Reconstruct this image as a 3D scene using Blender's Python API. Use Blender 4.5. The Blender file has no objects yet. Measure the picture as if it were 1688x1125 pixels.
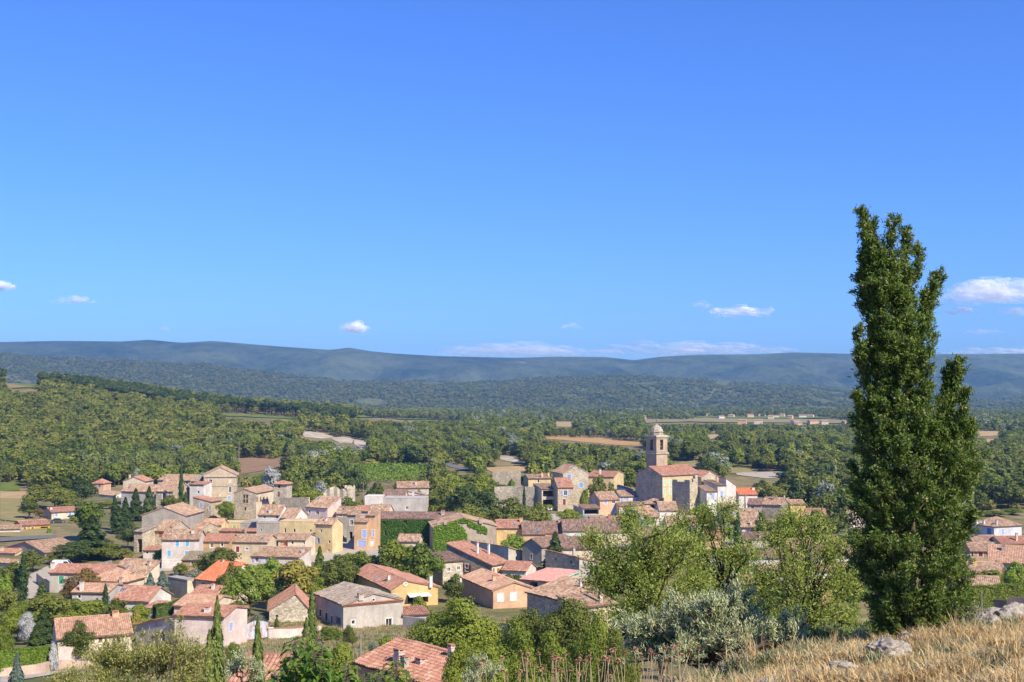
import bpy, math, random
import numpy as np
from mathutils import Vector, noise as mnoise

# ------------------------------------------------------------------ camera, sky, sun, exposure
SC = bpy.context.scene
COL = SC.collection
R = math.radians
F = 2037.0
PITCH = math.atan(87.5 / F)
CP, SP = math.cos(PITCH), math.sin(PITCH)
cam_d = bpy.data.cameras.new('camera'); cam = bpy.data.objects.new('camera', cam_d); COL.objects.link(cam)
cam_d.sensor_width = 36.0; cam_d.lens = 36.0 * F / 1688.0
cam_d.clip_start = 0.1; cam_d.clip_end = 60000
cam.location = (0, 0, 0); cam.rotation_euler = (R(90) + PITCH, 0, 0)
SC.camera = cam

SUN_EL, SUN_AZ = R(41), R(138)
S = Vector((math.sin(SUN_AZ) * math.cos(SUN_EL), math.cos(SUN_AZ) * math.cos(SUN_EL), math.sin(SUN_EL)))
W = bpy.data.worlds.new('World'); SC.world = W; W.use_nodes = True
nt = W.node_tree; nt.nodes.clear()
sky = nt.nodes.new('ShaderNodeTexSky'); sky.sky_type = 'NISHITA'; sky.sun_disc = False
sky.sun_elevation = SUN_EL; sky.sun_rotation = SUN_AZ
sky.altitude = 300; sky.air_density = 1.15; sky.dust_density = 0.0; sky.ozone_density = 6.0
hs = nt.nodes.new('ShaderNodeMix'); hs.data_type = 'RGBA'; hs.blend_type = 'MULTIPLY'; hs.inputs[0].default_value = 1.0; hs.inputs[7].default_value = (0.52, 0.80, 1.50, 1)
bg = nt.nodes.new('ShaderNodeBackground'); bg.inputs['Strength'].default_value = 0.075
wo = nt.nodes.new('ShaderNodeOutputWorld')
nt.links.new(sky.outputs[0], hs.inputs[6]); nt.links.new(hs.outputs[2], bg.inputs['Color']); nt.links.new(bg.outputs[0], wo.inputs['Surface'])
sun_d = bpy.data.lights.new('sun', 'SUN'); sun = bpy.data.objects.new('sun', sun_d); COL.objects.link(sun)
sun_d.energy = 4.6; sun_d.angle = R(0.53); sun_d.color = (1.0, 0.885, 0.70)
sun.rotation_euler = (-S).to_track_quat('-Z', 'Y').to_euler()
SC.view_settings.view_transform = 'Standard'; SC.view_settings.look = 'None'
SC.view_settings.gamma = 1.0; SC.view_settings.use_curve_mapping = False; SC.view_settings.exposure = 0.78
SC.render.engine = 'CYCLES'
cy = SC.cycles
cy.use_denoising = True; cy.denoiser = 'OPENIMAGEDENOISE'
cy.max_bounces = 6; cy.diffuse_bounces = 3; cy.glossy_bounces = 2; cy.transmission_bounces = 4; cy.transparent_max_bounces = 48; cy.volume_bounces = 0
cy.use_adaptive_sampling = True; cy.adaptive_threshold = 0.01; cy.sample_clamp_indirect = 6
SC.render.film_transparent = False
SC.render.filter_size = 1.2

RNG = random.Random(7)

# ------------------------------------------------------------------ helpers: tags, meshes
def tag(o, label=None, cat=None, group=None, kind=None):
    if label: o['label'] = label
    if cat: o['category'] = cat
    if group: o['group'] = group
    if kind: o['kind'] = kind
    return o

def link(o, parent=None):
    COL.objects.link(o)
    if parent is not None: o.parent = parent
    return o

def empty(name, loc=(0, 0, 0), rz=0.0):
    o = bpy.data.objects.new(name, None); COL.objects.link(o)
    o.location = loc; o.rotation_euler = (0, 0, rz); o.empty_display_size = 0.2
    return o

def mesh_np(name, verts, faces, mats=(), mat_idx=None, uv=None, smooth=False):
    """faces: (n,k) int array or list of tuples"""
    me = bpy.data.meshes.new(name)
    verts = np.asarray(verts, dtype=np.float32).reshape(-1, 3)
    if isinstance(faces, np.ndarray):
        n, k = faces.shape
        me.vertices.add(len(verts)); me.vertices.foreach_set('co', verts.ravel())
        me.loops.add(n * k); me.loops.foreach_set('vertex_index', faces.astype(np.int32).ravel())
        me.polygons.add(n); me.polygons.foreach_set('loop_start', np.arange(0, n * k, k, dtype=np.int32))
    else:
        me.from_pydata([tuple(map(float, v)) for v in verts], [], faces)
    for m in mats: me.materials.append(m)
    if mat_idx is not None: me.polygons.foreach_set('material_index', np.asarray(mat_idx, dtype=np.int32))
    if uv is not None:
        l = me.uv_layers.new(name='UVMap'); l.data.foreach_set('uv', np.asarray(uv, dtype=np.float32).ravel())
    if smooth: me.polygons.foreach_set('use_smooth', np.ones(len(me.polygons), dtype=bool))
    me.update(calc_edges=True); me.validate()
    return me

def mobj(name, me, parent=None):
    return link(bpy.data.objects.new(name, me), parent)

class MB:
    """collects polygons, then builds one mesh object"""
    def __init__(s): s.v, s.f, s.m, s.uv = [], [], [], []
    def poly(s, pts, m=0, uv=None):
        i = len(s.v); s.v.extend([tuple(p) for p in pts]); s.f.append(tuple(range(i, i + len(pts)))); s.m.append(m)
        s.uv.extend(uv if uv else [(0, 0)] * len(pts))
    def box(s, o, ax, ay, az, m=0):
        o, ax, ay, az = Vector(o), Vector(ax), Vector(ay), Vector(az)
        p = [o, o + ax, o + ax + ay, o + ay, o + az, o + ax + az, o + ax + ay + az, o + ay + az]
        i = len(s.v); s.v.extend([tuple(q) for q in p])
        for f in ((0, 3, 2, 1), (4, 5, 6, 7), (0, 1, 5, 4), (1, 2, 6, 5), (2, 3, 7, 6), (3, 0, 4, 7)):
            s.f.append(tuple(i + k for k in f)); s.m.append(m); s.uv.extend([(0, 0)] * 4)
    def tube(s, pts, radii, n=6, m=0, cap=True):
        pts = [Vector(p) for p in pts]; base = len(s.v)
        for k, p in enumerate(pts):
            d = (pts[min(k + 1, len(pts) - 1)] - pts[max(k - 1, 0)])
            d = d.normalized() if d.length > 1e-6 else Vector((0, 0, 1))
            a = d.cross(Vector((0.3, 0.9, 0.1)))
            if a.length < 1e-3: a = d.cross(Vector((1, 0, 0)))
            a.normalize(); b = d.cross(a)
            for j in range(n):
                t = 2 * math.pi * j / n
                s.v.append(tuple(p + (a * math.cos(t) + b * math.sin(t)) * radii[k]))
        for k in range(len(pts) - 1):
            for j in range(n):
                j2 = (j + 1) % n
                s.f.append((base + k * n + j, base + k * n + j2, base + (k + 1) * n + j2, base + (k + 1) * n + j)); s.m.append(m); s.uv.extend([(0, 0)] * 4)
        if cap:
            s.f.append(tuple(base + (len(pts) - 1) * n + j for j in range(n))); s.m.append(m); s.uv.extend([(0, 0)] * n)
    def mesh(s, name, mats, smooth=False):
        return mesh_np(name, s.v, s.f, mats, s.m, s.uv, smooth)
    def build(s, name, mats, parent=None, smooth=False):
        return mobj(name, s.mesh(name, mats if isinstance(mats, (list, tuple)) else [mats], smooth), parent)

# ------------------------------------------------------------------ helpers: picture measurements -> places
def ray(px, py):
    a, b = (px - 844.0) / F, (562.5 - py) / F
    return Vector((a, CP - b * SP, SP + b * CP))
def at(px, py, D):
    d = ray(px, py); return d * (D / d.y)
def proj(p):
    d = p[1] * CP + p[2] * SP
    u = -p[1] * SP + p[2] * CP
    return 844.0 + F * p[0] / d, 562.5 - F * u / d
def hit_plane(px, py, P, n):
    d = ray(px, py); return d * (P.dot(n) / d.dot(n))
def sst(x):
    x = min(1.0, max(0.0, x)); return x * x * (3 - 2 * x)
def fbm(x, y, z=0.0, o=4):
    return mnoise.fractal((x, y, z), 1.0, 2.0, o)

PROF = [(-400, -2.4), (-8, -2.2), (0, -2.2), (5, -3.2), (12, -5.6), (20, -8.3), (35, -12.2), (50, -16.3), (100, -26.6), (150, -33.2), (200, -38.3), (250, -39.8), (400, -39.3), (20000, -39.3)]
PX, PZ = [p[0] for p in PROF], [p[1] for p in PROF]
HX = [-900, -520, -455, -400, -350, -295, -240, -155, -60, 50]
HZ = [56, 52, 49, 44, 36, 27, 21, 12, 4, 0]
def terrain(x, y, detail=True):
    z = float(np.interp(y, PX, PZ))
    if 60 < y < 220: z += 0.8 * fbm(x / 40, y / 40, 3)
    # grassy shoulder on the photographer's right
    if -6 < x < 60 and y < 40:
        yc = 13.2 + min(max(x, 0), 14) * 0.62
        w = sst((yc + 5.5 - y) / 5.5) * sst((x + 1.2) / 4.0) * (1 if x < 30 else sst((60 - x) / 30))
        if w > 0:
            zn = -1.85 - 0.135 * max(0.0, y - 7) - 0.15 * max(0.0, 5 - x) + 0.015 * min(12.0, max(0.0, x - 5))
            z += (zn - z) * w
    # wooded hill on the left
    if y > 520 and x < 60:
        A = float(np.interp(x, HX, HZ))
        r = sst((y - 540) / 560) if y < 1100 else 1 - sst((y - 1130) / 900)
        z += A * r
    if y > 500:
        z += (3.5 * fbm(x / 260, y / 260, 9) + 2.0) * sst((y - 500) / 250) * (1 - sst((y - 2300) / 500))
    if detail and y < 60: z += 0.10 * fbm(x / 1.3, y / 1.3, 1) + 0.03 * fbm(x * 2.2, y * 2.2, 5)
    return z
def hit_ground(px, py, lo=3.0, hi=2600.0):
    d = ray(px, py); d = d / d.y
    t = lo; step = 1.02
    while t < hi:
        t2 = t * step
        if d.z * t2 < terrain(d.x * t2, t2, False):
            for _ in range(18):
                m = (t + t2) / 2
                if d.z * m < terrain(d.x * m, m, False): t2 = m
                else: t = m
            return d * t2
        t = t2
    return d * hi

# ------------------------------------------------------------------ materials
MATS = {}
def newmat(name):
    m = bpy.data.materials.new(name); m.use_nodes = True; n = m.node_tree; n.nodes.clear()
    out = n.nodes.new('ShaderNodeOutputMaterial'); return m, n, out
def N(n, t, **kw):
    x = n.nodes.new(t)
    for k, v in kw.items():
        if k.startswith('i_'): x.inputs[k[2:].replace('_', ' ')].default_value = v
        else: setattr(x, k, v)
    return x
def ramp(n, stops):
    r = n.nodes.new('ShaderNodeValToRGB'); e = r.color_ramp.elements
    while len(e) < len(stops): e.new(0.5)
    for k, (p, c) in enumerate(stops):
        e[k].position = p; e[k].color = (c[0], c[1], c[2], 1) if not isinstance(c, (int, float)) else (c, c, c, 1)
    return r
def mixc(n, fac, a, b, mode='MIX'):
    m = n.nodes.new('ShaderNodeMix'); m.data_type = 'RGBA'; m.blend_type = mode
    L = n.links.new
    for sock, v in ((m.inputs[0], fac), (m.inputs[6], a), (m.inputs[7], b)):
        if hasattr(v, 'is_linked') or isinstance(v, bpy.types.NodeSocket): L(v, sock)
        elif isinstance(v, (int, float)): sock.default_value = v if sock.type == 'VALUE' else (v, v, v, 1)
        else: sock.default_value = (v[0], v[1], v[2], 1)
    return m.outputs[2]
def noise_tex(n, scale, detail=4, rough=0.55, vec=None, dist=0.0):
    t = N(n, 'ShaderNodeTexNoise'); t.inputs['Scale'].default_value = scale; t.inputs['Detail'].default_value = detail; t.inputs['Roughness'].default_value = rough; t.inputs['Distortion'].default_value = dist
    if vec is not None: n.links.new(vec, t.inputs['Vector'])
    return t
def pos(n): return N(n, 'ShaderNodeNewGeometry').outputs['Position']
def scaled(n, vec, s):
    m = N(n, 'ShaderNodeVectorMath', operation='MULTIPLY'); n.links.new(vec, m.inputs[0]); m.inputs[1].default_value = s; return m.outputs[0]
def bump(n, h, strength=0.3, dist=0.02):
    b = N(n, 'ShaderNodeBump'); b.inputs['Strength'].default_value = strength; b.inputs['Distance'].default_value = dist; n.links.new(h, b.inputs['Height']); return b.outputs[0]
def principled(n, out, col, rough=0.85, normal=None, spec=0.3):
    p = N(n, 'ShaderNodeBsdfPrincipled'); p.inputs['Roughness'].default_value = rough
    if 'Specular IOR Level' in p.inputs: p.inputs['Specular IOR Level'].default_value = spec
    if isinstance(col, bpy.types.NodeSocket): n.links.new(col, p.inputs['Base Color'])
    else: p.inputs['Base Color'].default_value = (*col, 1)
    if normal is not None: n.links.new(normal, p.inputs['Normal'])
    n.links.new(p.outputs[0], out.inputs['Surface']); return p
def s2l(c):
    return tuple((x / 255 / 12.92) if x / 255 <= 0.04045 else ((x / 255 + 0.055) / 1.055) ** 2.4 for x in c)

def stucco(col, wear=0.5):
    key = ('stucco', col, wear)
    if key in MATS: return MATS[key]
    m, n, out = newmat('stucco'); P = pos(n)
    c = tuple(min(0.72, v) for v in col)
    big = noise_tex(n, 0.35, 5, 0.6, P); fine = noise_tex(n, 3.0, 5, 0.65, P)
    st = noise_tex(n, 1.0, 4, 0.6, scaled(n, P, (1.6, 1.6, 0.22)))
    r1 = ramp(n, [(0.3, tuple(v * 0.70 for v in c)), (0.66, tuple(min(0.8, v * 1.07) for v in c))]); n.links.new(big.outputs[0], r1.inputs[0])
    dirt = tuple(v * f for v, f in zip(c, (0.58, 0.56, 0.52)))
    r2 = ramp(n, [(0.5, 0.0), (0.78, wear)]); n.links.new(st.outputs[0], r2.inputs[0])
    c1 = mixc(n, r2.outputs[0], r1.outputs[0], dirt)
    r3 = ramp(n, [(0.35, 0.86), (0.65, 1.06)]); n.links.new(fine.outputs[0], r3.inputs[0])
    c2 = mixc(n, 1.0, c1, r3.outputs[0], 'MULTIPLY')
    principled(n, out, c2, 0.92, bump(n, fine.outputs[0], 0.35, 0.03), 0.1)
    MATS[key] = m; return m

def stone(col, scale=2.6):
    key = ('stone', col, scale)
    if key in MATS: return MATS[key]
    m, n, out = newmat('rubble_stone'); P = pos(n)
    v = N(n, 'ShaderNodeTexVoronoi'); v.inputs['Scale'].default_value = scale; n.links.new(scaled(n, P, (1, 1, 1.6)), v.inputs['Vector'])
    ve = N(n, 'ShaderNodeTexVoronoi', feature='DISTANCE_TO_EDGE'); ve.inputs['Scale'].default_value = scale; n.links.new(scaled(n, P, (1, 1, 1.6)), ve.inputs['Vector'])
    sep = N(n, 'ShaderNodeSeparateColor'); n.links.new(v.outputs['Color'], sep.inputs[0])
    r = ramp(n, [(0.0, tuple(x * 0.62 for x in col)), (0.55, col), (1.0, tuple(min(0.7, x * 1.3) for x in col))]); n.links.new(sep.outputs[0], r.inputs[0])
    jr = ramp(n, [(0.0, 1.0), (0.09, 0.0)]); n.links.new(ve.outputs['Distance'], jr.inputs[0])
    c = mixc(n, jr.outputs[0], r.outputs[0], tuple(x * 0.8 for x in col))
    big = noise_tex(n, 0.3, 5, 0.65, P); rb = ramp(n, [(0.3, 0.68), (0.7, 1.12)]); n.links.new(big.outputs[0], rb.inputs[0])
    c = mixc(n, 1.0, c, rb.outputs[0], 'MULTIPLY')
    inv = N(n, 'ShaderNodeMath', operation='MINIMUM'); n.links.new(ve.outputs['Distance'], inv.inputs[0]); inv.inputs[1].default_value = 0.15
    principled(n, out, c, 0.95, bump(n, inv.outputs[0], 0.9, 0.25), 0.1)
    MATS[key] = m; return m

def tiles(kind='old'):
    key = ('tiles', kind)
    if key in MATS: return MATS[key]
    pal = {'old': [(0.0, (0.15, 0.105, 0.08)), (0.22, (0.27, 0.168, 0.112)), (0.55, (0.385, 0.252, 0.168)), (0.82, (0.50, 0.365, 0.255)), (1.0, (0.60, 0.50, 0.38))],
           'red': [(0.0, (0.22, 0.11, 0.08)), (0.3, (0.34, 0.17, 0.118)), (0.65, (0.43, 0.225, 0.155)), (0.88, (0.50, 0.315, 0.23)), (1.0, (0.56, 0.43, 0.34))],
           'orange': [(0.0, (0.31, 0.17, 0.115)), (0.4, (0.43, 0.255, 0.165)), (0.75, (0.53, 0.345, 0.235)), (1.0, (0.60, 0.46, 0.35))],
           'brown': [(0.0, (0.11, 0.082, 0.072)), (0.3, (0.185, 0.12, 0.098)), (0.65, (0.275, 0.175, 0.135)), (0.88, (0.36, 0.245, 0.19)), (1.0, (0.46, 0.37, 0.30))],
           'vivid': [(0.0, (0.50, 0.14, 0.065)), (0.5, (0.60, 0.19, 0.09)), (1.0, (0.66, 0.28, 0.15))],
           'grey': [(0.0, (0.17, 0.14, 0.115)), (0.35, (0.27, 0.22, 0.175)), (0.7, (0.37, 0.30, 0.24)), (1.0, (0.48, 0.41, 0.33))],
           'pink': [(0.0, (0.52, 0.26, 0.215)), (0.5, (0.60, 0.32, 0.265)), (1.0, (0.66, 0.40, 0.34))],
           'mossy': [(0.0, (0.17, 0.145, 0.095)), (0.4, (0.26, 0.22, 0.14)), (0.8, (0.33, 0.27, 0.185)), (1.0, (0.43, 0.34, 0.25))]}[kind]
    m, n, out = newmat('roof_tiles_' + kind); P = pos(n)
    uv = N(n, 'ShaderNodeUVMap'); fl = N(n, 'ShaderNodeVectorMath', operation='FLOOR'); n.links.new(uv.outputs[0], fl.inputs[0])
    oi = N(n, 'ShaderNodeObjectInfo')
    add = N(n, 'ShaderNodeVectorMath', operation='ADD'); n.links.new(fl.outputs[0], add.inputs[0])
    mul = N(n, 'ShaderNodeMath', operation='MULTIPLY'); n.links.new(oi.outputs['Random'], mul.inputs[0]); mul.inputs[1].default_value = 97.0
    n.links.new(mul.outputs[0], add.inputs[1])
    wn = N(n, 'ShaderNodeTexWhiteNoise', noise_dimensions='3D'); n.links.new(add.outputs[0], wn.inputs['Vector'])
    big = noise_tex(n, 0.45, 6, 0.68, P); mid = noise_tex(n, 2.2, 4, 0.6, P)
    a = N(n, 'ShaderNodeMath', operation='MULTIPLY_ADD'); n.links.new(wn.outputs['Value'], a.inputs[0]); a.inputs[1].default_value = 0.62; 
    s = N(n, 'ShaderNodeMath', operation='MULTIPLY_ADD'); n.links.new(big.outputs[0], s.inputs[0]); s.inputs[1].default_value = 0.85; s.inputs[2].default_value = -0.24
    n.links.new(s.outputs[0], a.inputs[2])
    r = ramp(n, pal); n.links.new(a.outputs[0], r.inputs[0])
    lich = ramp(n, [(0.56, 0.0), (0.74, 0.0 if kind in ('vivid', 'pink') else 0.5)]); n.links.new(mid.outputs[0], lich.inputs[0])
    c = mixc(n, lich.outputs[0], r.outputs[0], {'old': (0.27, 0.22, 0.17), 'grey': (0.20, 0.18, 0.15), 'brown': (0.20, 0.155, 0.125), 'mossy': (0.19, 0.18, 0.10)}.get(kind, (0.40, 0.26, 0.18)))
    principled(n, out, c, 0.9, bump(n, mid.outputs[0], 0.3, 0.03), 0.15)
    MATS[key] = m; return m

def leafmat(name, c0, c1, trans=0.25, dry=None, rough=0.6, var=0.5):
    key = ('leaf', name)
    if key in MATS: return MATS[key]
    m, n, out = newmat('leaf_' + name)
    g = N(n, 'ShaderNodeNewGeometry'); oi = N(n, 'ShaderNodeObjectInfo')
    a = N(n, 'ShaderNodeMath', operation='MULTIPLY'); n.links.new(g.outputs['Random Per Island'], a.inputs[0]); a.inputs[1].default_value = 1 - var
    b = N(n, 'ShaderNodeMath', operation='MULTIPLY_ADD'); n.links.new(oi.outputs['Random'], b.inputs[0]); b.inputs[1].default_value = var; n.links.new(a.outputs[0], b.inputs[2])
    stops = [(0.1, c0), (0.85, c1)]
    if dry: stops = [(0.08, c0), (0.75, c1), (0.97, dry)]
    r = ramp(n, stops); n.links.new(b.outputs[0], r.inputs[0])
    d = N(n, 'ShaderNodeBsdfPrincipled'); n.links.new(r.outputs[0], d.inputs['Base Color']); d.inputs['Roughness'].default_value = rough; d.inputs['Specular IOR Level'].default_value = 0.25
    t = N(n, 'ShaderNodeBsdfTranslucent'); hsv = N(n, 'ShaderNodeHueSaturation'); hsv.inputs['Value'].default_value = 1.5; hsv.inputs['Saturation'].default_value = 1.15; n.links.new(r.outputs[0], hsv.inputs['Color']); n.links.new(hsv.outputs[0], t.inputs['Color'])
    mx = N(n, 'ShaderNodeMixShader'); mx.inputs[0].default_value = trans; n.links.new(d.outputs[0], mx.inputs[1]); n.links.new(t.outputs[0], mx.inputs[2]); n.links.new(mx.outputs[0], out.inputs['Surface'])
    MATS[key] = m; return m

def plain(name, col, rough=0.7, var=0.15, scale=4.0, spec=0.3, metal=0.0):
    key = ('plain', name)
    if key in MATS: return MATS[key]
    m, n, out = newmat(name); t = noise_tex(n, scale, 4, 0.6, pos(n))
    r = ramp(n, [(0.3, tuple(v * (1 - var) for v in col)), (0.7, tuple(min(0.9, v * (1 + var)) for v in col))]); n.links.new(t.outputs[0], r.inputs[0])
    p = principled(n, out, r.outputs[0], rough, None, spec); p.inputs['Metallic'].default_value = metal
    MATS[key] = m; return m
def glass():
    return plain('window_glass', (0.028, 0.032, 0.038), 0.12, 0.3, 0.8, 0.5)

def ground_mat():
    m, n, out = newmat('ground_earth'); P = pos(n)
    a = noise_tex(n, 0.02, 6, 0.6, P); b = noise_tex(n, 0.25, 6, 0.7, P); c = noise_tex(n, 3.0, 5, 0.7, P)
    r = ramp(n, [(0.32, (0.07, 0.10, 0.032)), (0.46, (0.13, 0.135, 0.05)), (0.58, (0.26, 0.205, 0.105)), (0.72, (0.33, 0.27, 0.17))])
    s = N(n, 'ShaderNodeMath', operation='MULTIPLY_ADD'); n.links.new(b.outputs[0], s.inputs[0]); s.inputs[1].default_value = 0.55
    s2 = N(n, 'ShaderNodeMath', operation='MULTIPLY'); n.links.new(a.outputs[0], s2.inputs[0]); s2.inputs[1].default_value = 0.5; n.links.new(s2.outputs[0], s.inputs[2])
    n.links.new(s.outputs[0], r.inputs[0])
    rc = ramp(n, [(0.3, 0.72), (0.7, 1.18)]); n.links.new(c.outputs[0], rc.inputs[0])
    col = mixc(n, 1.0, r.outputs[0], rc.outputs[0], 'MULTIPLY')
    principled(n, out, col, 0.95, bump(n, c.outputs[0], 0.6, 0.08), 0.1); return m
def hill_mat(name, g0, g1, rock, rock_pos, sc):
    m, n, out = newmat(name); P = pos(n)
    a = noise_tex(n, sc, 8, 0.68, P); b = noise_tex(n, sc * 7, 7, 0.8, scaled(n, P, (1, 0.6, 1))); k = noise_tex(n, sc * 2.3, 9, 0.74, scaled(n, P, (1, 1, 2.0)))
    mid = tuple((x + y) / 2 for x, y in zip(g0, g1))
    r = ramp(n, [(0.38, g0), (0.5, mid), (0.62, g1)]); 
    s = N(n, 'ShaderNodeMath', operation='MULTIPLY_ADD'); n.links.new(b.outputs[0], s.inputs[0]); s.inputs[1].default_value = 0.42
    s2 = N(n, 'ShaderNodeMath', operation='MULTIPLY'); n.links.new(a.outputs[0], s2.inputs[0]); s2.inputs[1].default_value = 0.6; n.links.new(s2.outputs[0], s.inputs[2])
    n.links.new(s.outputs[0], r.inputs[0])
    kr = ramp(n, [(rock_pos, 0.0), (rock_pos + 0.05, 0.75)]); n.links.new(k.outputs[0], kr.inputs[0])
    col = mixc(n, kr.outputs[0], r.outputs[0], rock)
    principled(n, out, col, 0.95, bump(n, b.outputs[0], 1.0, 1.2 / sc * 0.07), 0.05); return m

# ------------------------------------------------------------------ ground sheet
def build_ground():
    rad = np.concatenate([[0.6], np.geomspace(1.5, 60, 110), np.geomspace(62, 3000, 150)[0:], np.geomspace(3200, 4500, 4)])
    fa = np.linspace(-34, 34, 210); co = np.concatenate([np.linspace(38, 180, 24), np.linspace(-175, -38, 23)])
    ang = np.concatenate([fa, co]); na = len(ang)
    V = []
    for r_ in rad:
        for t in ang:
            x, y = r_ * math.sin(R(t)), r_ * math.cos(R(t)); V.append((x, y, terrain(x, y)))
    i = np.arange(len(rad) - 1)[:, None] * na; j = np.arange(na)[None, :]; j2 = (j + 1) % na
    f = np.stack([i + j, i + na + j, i + na + j2, i + j2], -1).reshape(-1, 4)[:, ::-1]
    me = mesh_np('ground', V, np.ascontiguousarray(f), [ground_mat()], smooth=True)
    o = mobj('ground', me); tag(o, 'dry grassy ground under the village and valley', kind='structure'); return o
build_ground()

RIDGE = [(-400, 566), (0, 564), (100, 562), (200, 563), (245, 560), (300, 565), (350, 562), (420, 568), (500, 574), (545, 577), (575, 573), (610, 579), (650, 583), (720, 587), (800, 589), (850, 590), (920, 588), (1000, 589), (1045, 594), (1090, 588), (1150, 585), (1250, 584), (1310, 581), (1420, 584), (1500, 583), (1560, 584), (1688, 583), (2100, 580)]
FOOT = [(-400, 575), (0, 582), (150, 588), (330, 599), (450, 612), (560, 626), (700, 629), (830, 627), (960, 619), (1060, 619), (1160, 622), (1260, 630), (1400, 642), (1550, 655), (1688, 652), (2100, 640)]
DR, DF = 6500.0, 4100.0
def ridge_h(x, y):
    px = 844 + F * x / DR
    c = (650 - np.interp(px, [p[0] for p in RIDGE], [p[1] for p in RIDGE])) / F * DR + 39
    t = (y - 4200) / (DR - 4200) if y < DR else 1 - (y - DR) / 2600
    t = max(0.0, t); pr = t ** 0.85 if y < DR else t
    spur = (abs(fbm(x / 750, y / 2100, 2, 5)) * 260 + abs(fbm(x / 260, y / 800, 12, 4)) * 60) * max(0.0, min(1, t * 3)) * max(0.0, 1 - abs(t)) * 1.4
    return -39 + c * pr - spur + 14 * fbm(x / 160, y / 160, 4) * min(1, max(0, 1 - t) * 3)
def foot_h(x, y):
    px = 844 + F * x / DF
    c = (650 - np.interp(px, [p[0] for p in FOOT], [p[1] for p in FOOT])) / F * DF + 39
    t = (y - 2560) / (DF - 2560) if y < DF else 1 - (y - DF) / 900
    t = max(-0.05, t)
    spur = (abs(fbm(x / 420, y / 900, 7, 5)) * 60 + abs(fbm(x / 150, y / 300, 17, 4)) * 16) * max(0.0, min(1, t * 4)) * (1 - t * 0.75)
    return -40 + c * (t if t < 0 else t ** 1.1) - spur + 5 * fbm(x / 130, y / 130, 5) * min(1, max(0, t) * 3) * (1 - 0.6 * t)
def sheet(name, fn, x0, x1, nx, y0, y1, ny, mat, label):
    xs, ys = np.linspace(x0, x1, nx), np.linspace(y0, y1, ny)
    V = [(x, y, fn(x, y)) for y in ys for x in xs]
    i = np.arange(ny - 1)[:, None] * nx; j = np.arange(nx - 1)[None, :]
    f = np.stack([i + j, i + j + 1, i + nx + j + 1, i + nx + j], -1).reshape(-1, 4)
    return tag(mobj(name, mesh_np(name, V, f, [mat], smooth=True)), label, kind='structure')
sheet('mountain_ridge', ridge_h, -4600, 4600, 330, 4180, 8900, 150, hill_mat('ridge_scrub', (0.010, 0.026, 0.012), (0.17, 0.19, 0.085), (0.52, 0.45, 0.40), 0.65, 0.0022), 'long wooded mountain ridge on the skyline')  # dark and light tones: forest patches, plus sun-and-shade relief put into the colour
sheet('foothills', foot_h, -3000, 3000, 260, 2520, 4900, 110, hill_mat('foothill_scrub', (0.075, 0.10, 0.036), (0.20, 0.21, 0.085), (0.45, 0.38, 0.28), 0.72, 0.006), 'low scrub covered foothills below the ridge')

# ------------------------------------------------------------------ haze between here and the mountains
def build_haze():
    b = MB(); b.box((-4950, -4700, -66), (9900, 0, 0), (0, 13800, 0), (0, 0, 400))
    m, n, out = newmat('haze_air'); v = N(n, 'ShaderNodeVolumePrincipled')
    v.inputs['Color'].default_value = (0.27, 0.58, 1.0, 1); v.inputs['Density'].default_value = 1.0e-4; v.inputs['Anisotropy'].default_value = 0.1
    n.links.new(v.outputs[0], out.inputs['Volume'])
    o = b.build('haze', m); tag(o, 'thin blue summer haze over the valley', kind='stuff'); return o
build_haze()
# ------------------------------------------------------------------ vegetation: shapes
def rnd_unit(rs, n):
    v = rs.normal(size=(n, 3)); return v / np.linalg.norm(v, axis=1, keepdims=True)
def leaf_quads(C, Nn, size, rs, aspect=1.0, axis=None, bend=0.0):
    """one small quad per leaf clump; Nn = facing, axis = preferred long direction"""
    n = len(C); Nn = Nn / np.maximum(1e-6, np.linalg.norm(Nn, axis=1, keepdims=True))
    a = rnd_unit(rs, n) if axis is None else axis + 0.35 * rnd_unit(rs, n)
    t = a - (a * Nn).sum(1, keepdims=True) * Nn; t /= np.maximum(1e-6, np.linalg.norm(t, axis=1, keepdims=True))
    b = np.cross(Nn, t); s = (np.asarray(size) * np.ones(n))[:, None]
    h, w = t * s * 0.5 * aspect, b * s * 0.5
    k = rs.uniform(0.5, 1.0, size=(n, 1))
    P = np.stack([C - h - w * k, C - h * 0.6 + w, C + h + w * 0.35, C + h * 0.7 - w * 0.9], 1).reshape(-1, 3)
    return P, np.arange(4 * n).reshape(n, 4)

def lobes_crown(lobes, n, size, rs, inner=0.5, nz=0.55, upbias=0.25, aspect=1.2):
    """lobes: (cx,cy,cz, rx,ry,rz). leaf clumps spread through the shells of many uneven lobes"""
    L = np.array(lobes); wgt = (L[:, 3] * L[:, 5]) ** 1.0; wgt /= wgt.sum()
    k = rs.choice(len(L), n, p=wgt); u = rnd_unit(rs, n); u[:, 2] = np.where((u[:, 2] < -0.35) & (rs.uniform(size=n) < 0.6), -u[:, 2], u[:, 2])
    r = inner + (1.06 - inner) * rs.uniform(size=n) ** 0.45
    r *= 1 + 0.16 * np.sin(u[:, 0] * 7 + k * 1.7) * np.sin(u[:, 1] * 6 + k) + 0.10 * np.sin(u[:, 2] * 9 + k * 2.3)
    C = L[k, :3] + u * L[k, 3:6] * r[:, None]
    Nn = u / L[k, 3:6] * L[k, 3:4] + nz * rnd_unit(rs, n) + np.array([0, 0, upbias])
    return leaf_quads(C, Nn, size * rs.uniform(0.6, 1.35, n), rs, aspect)

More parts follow.
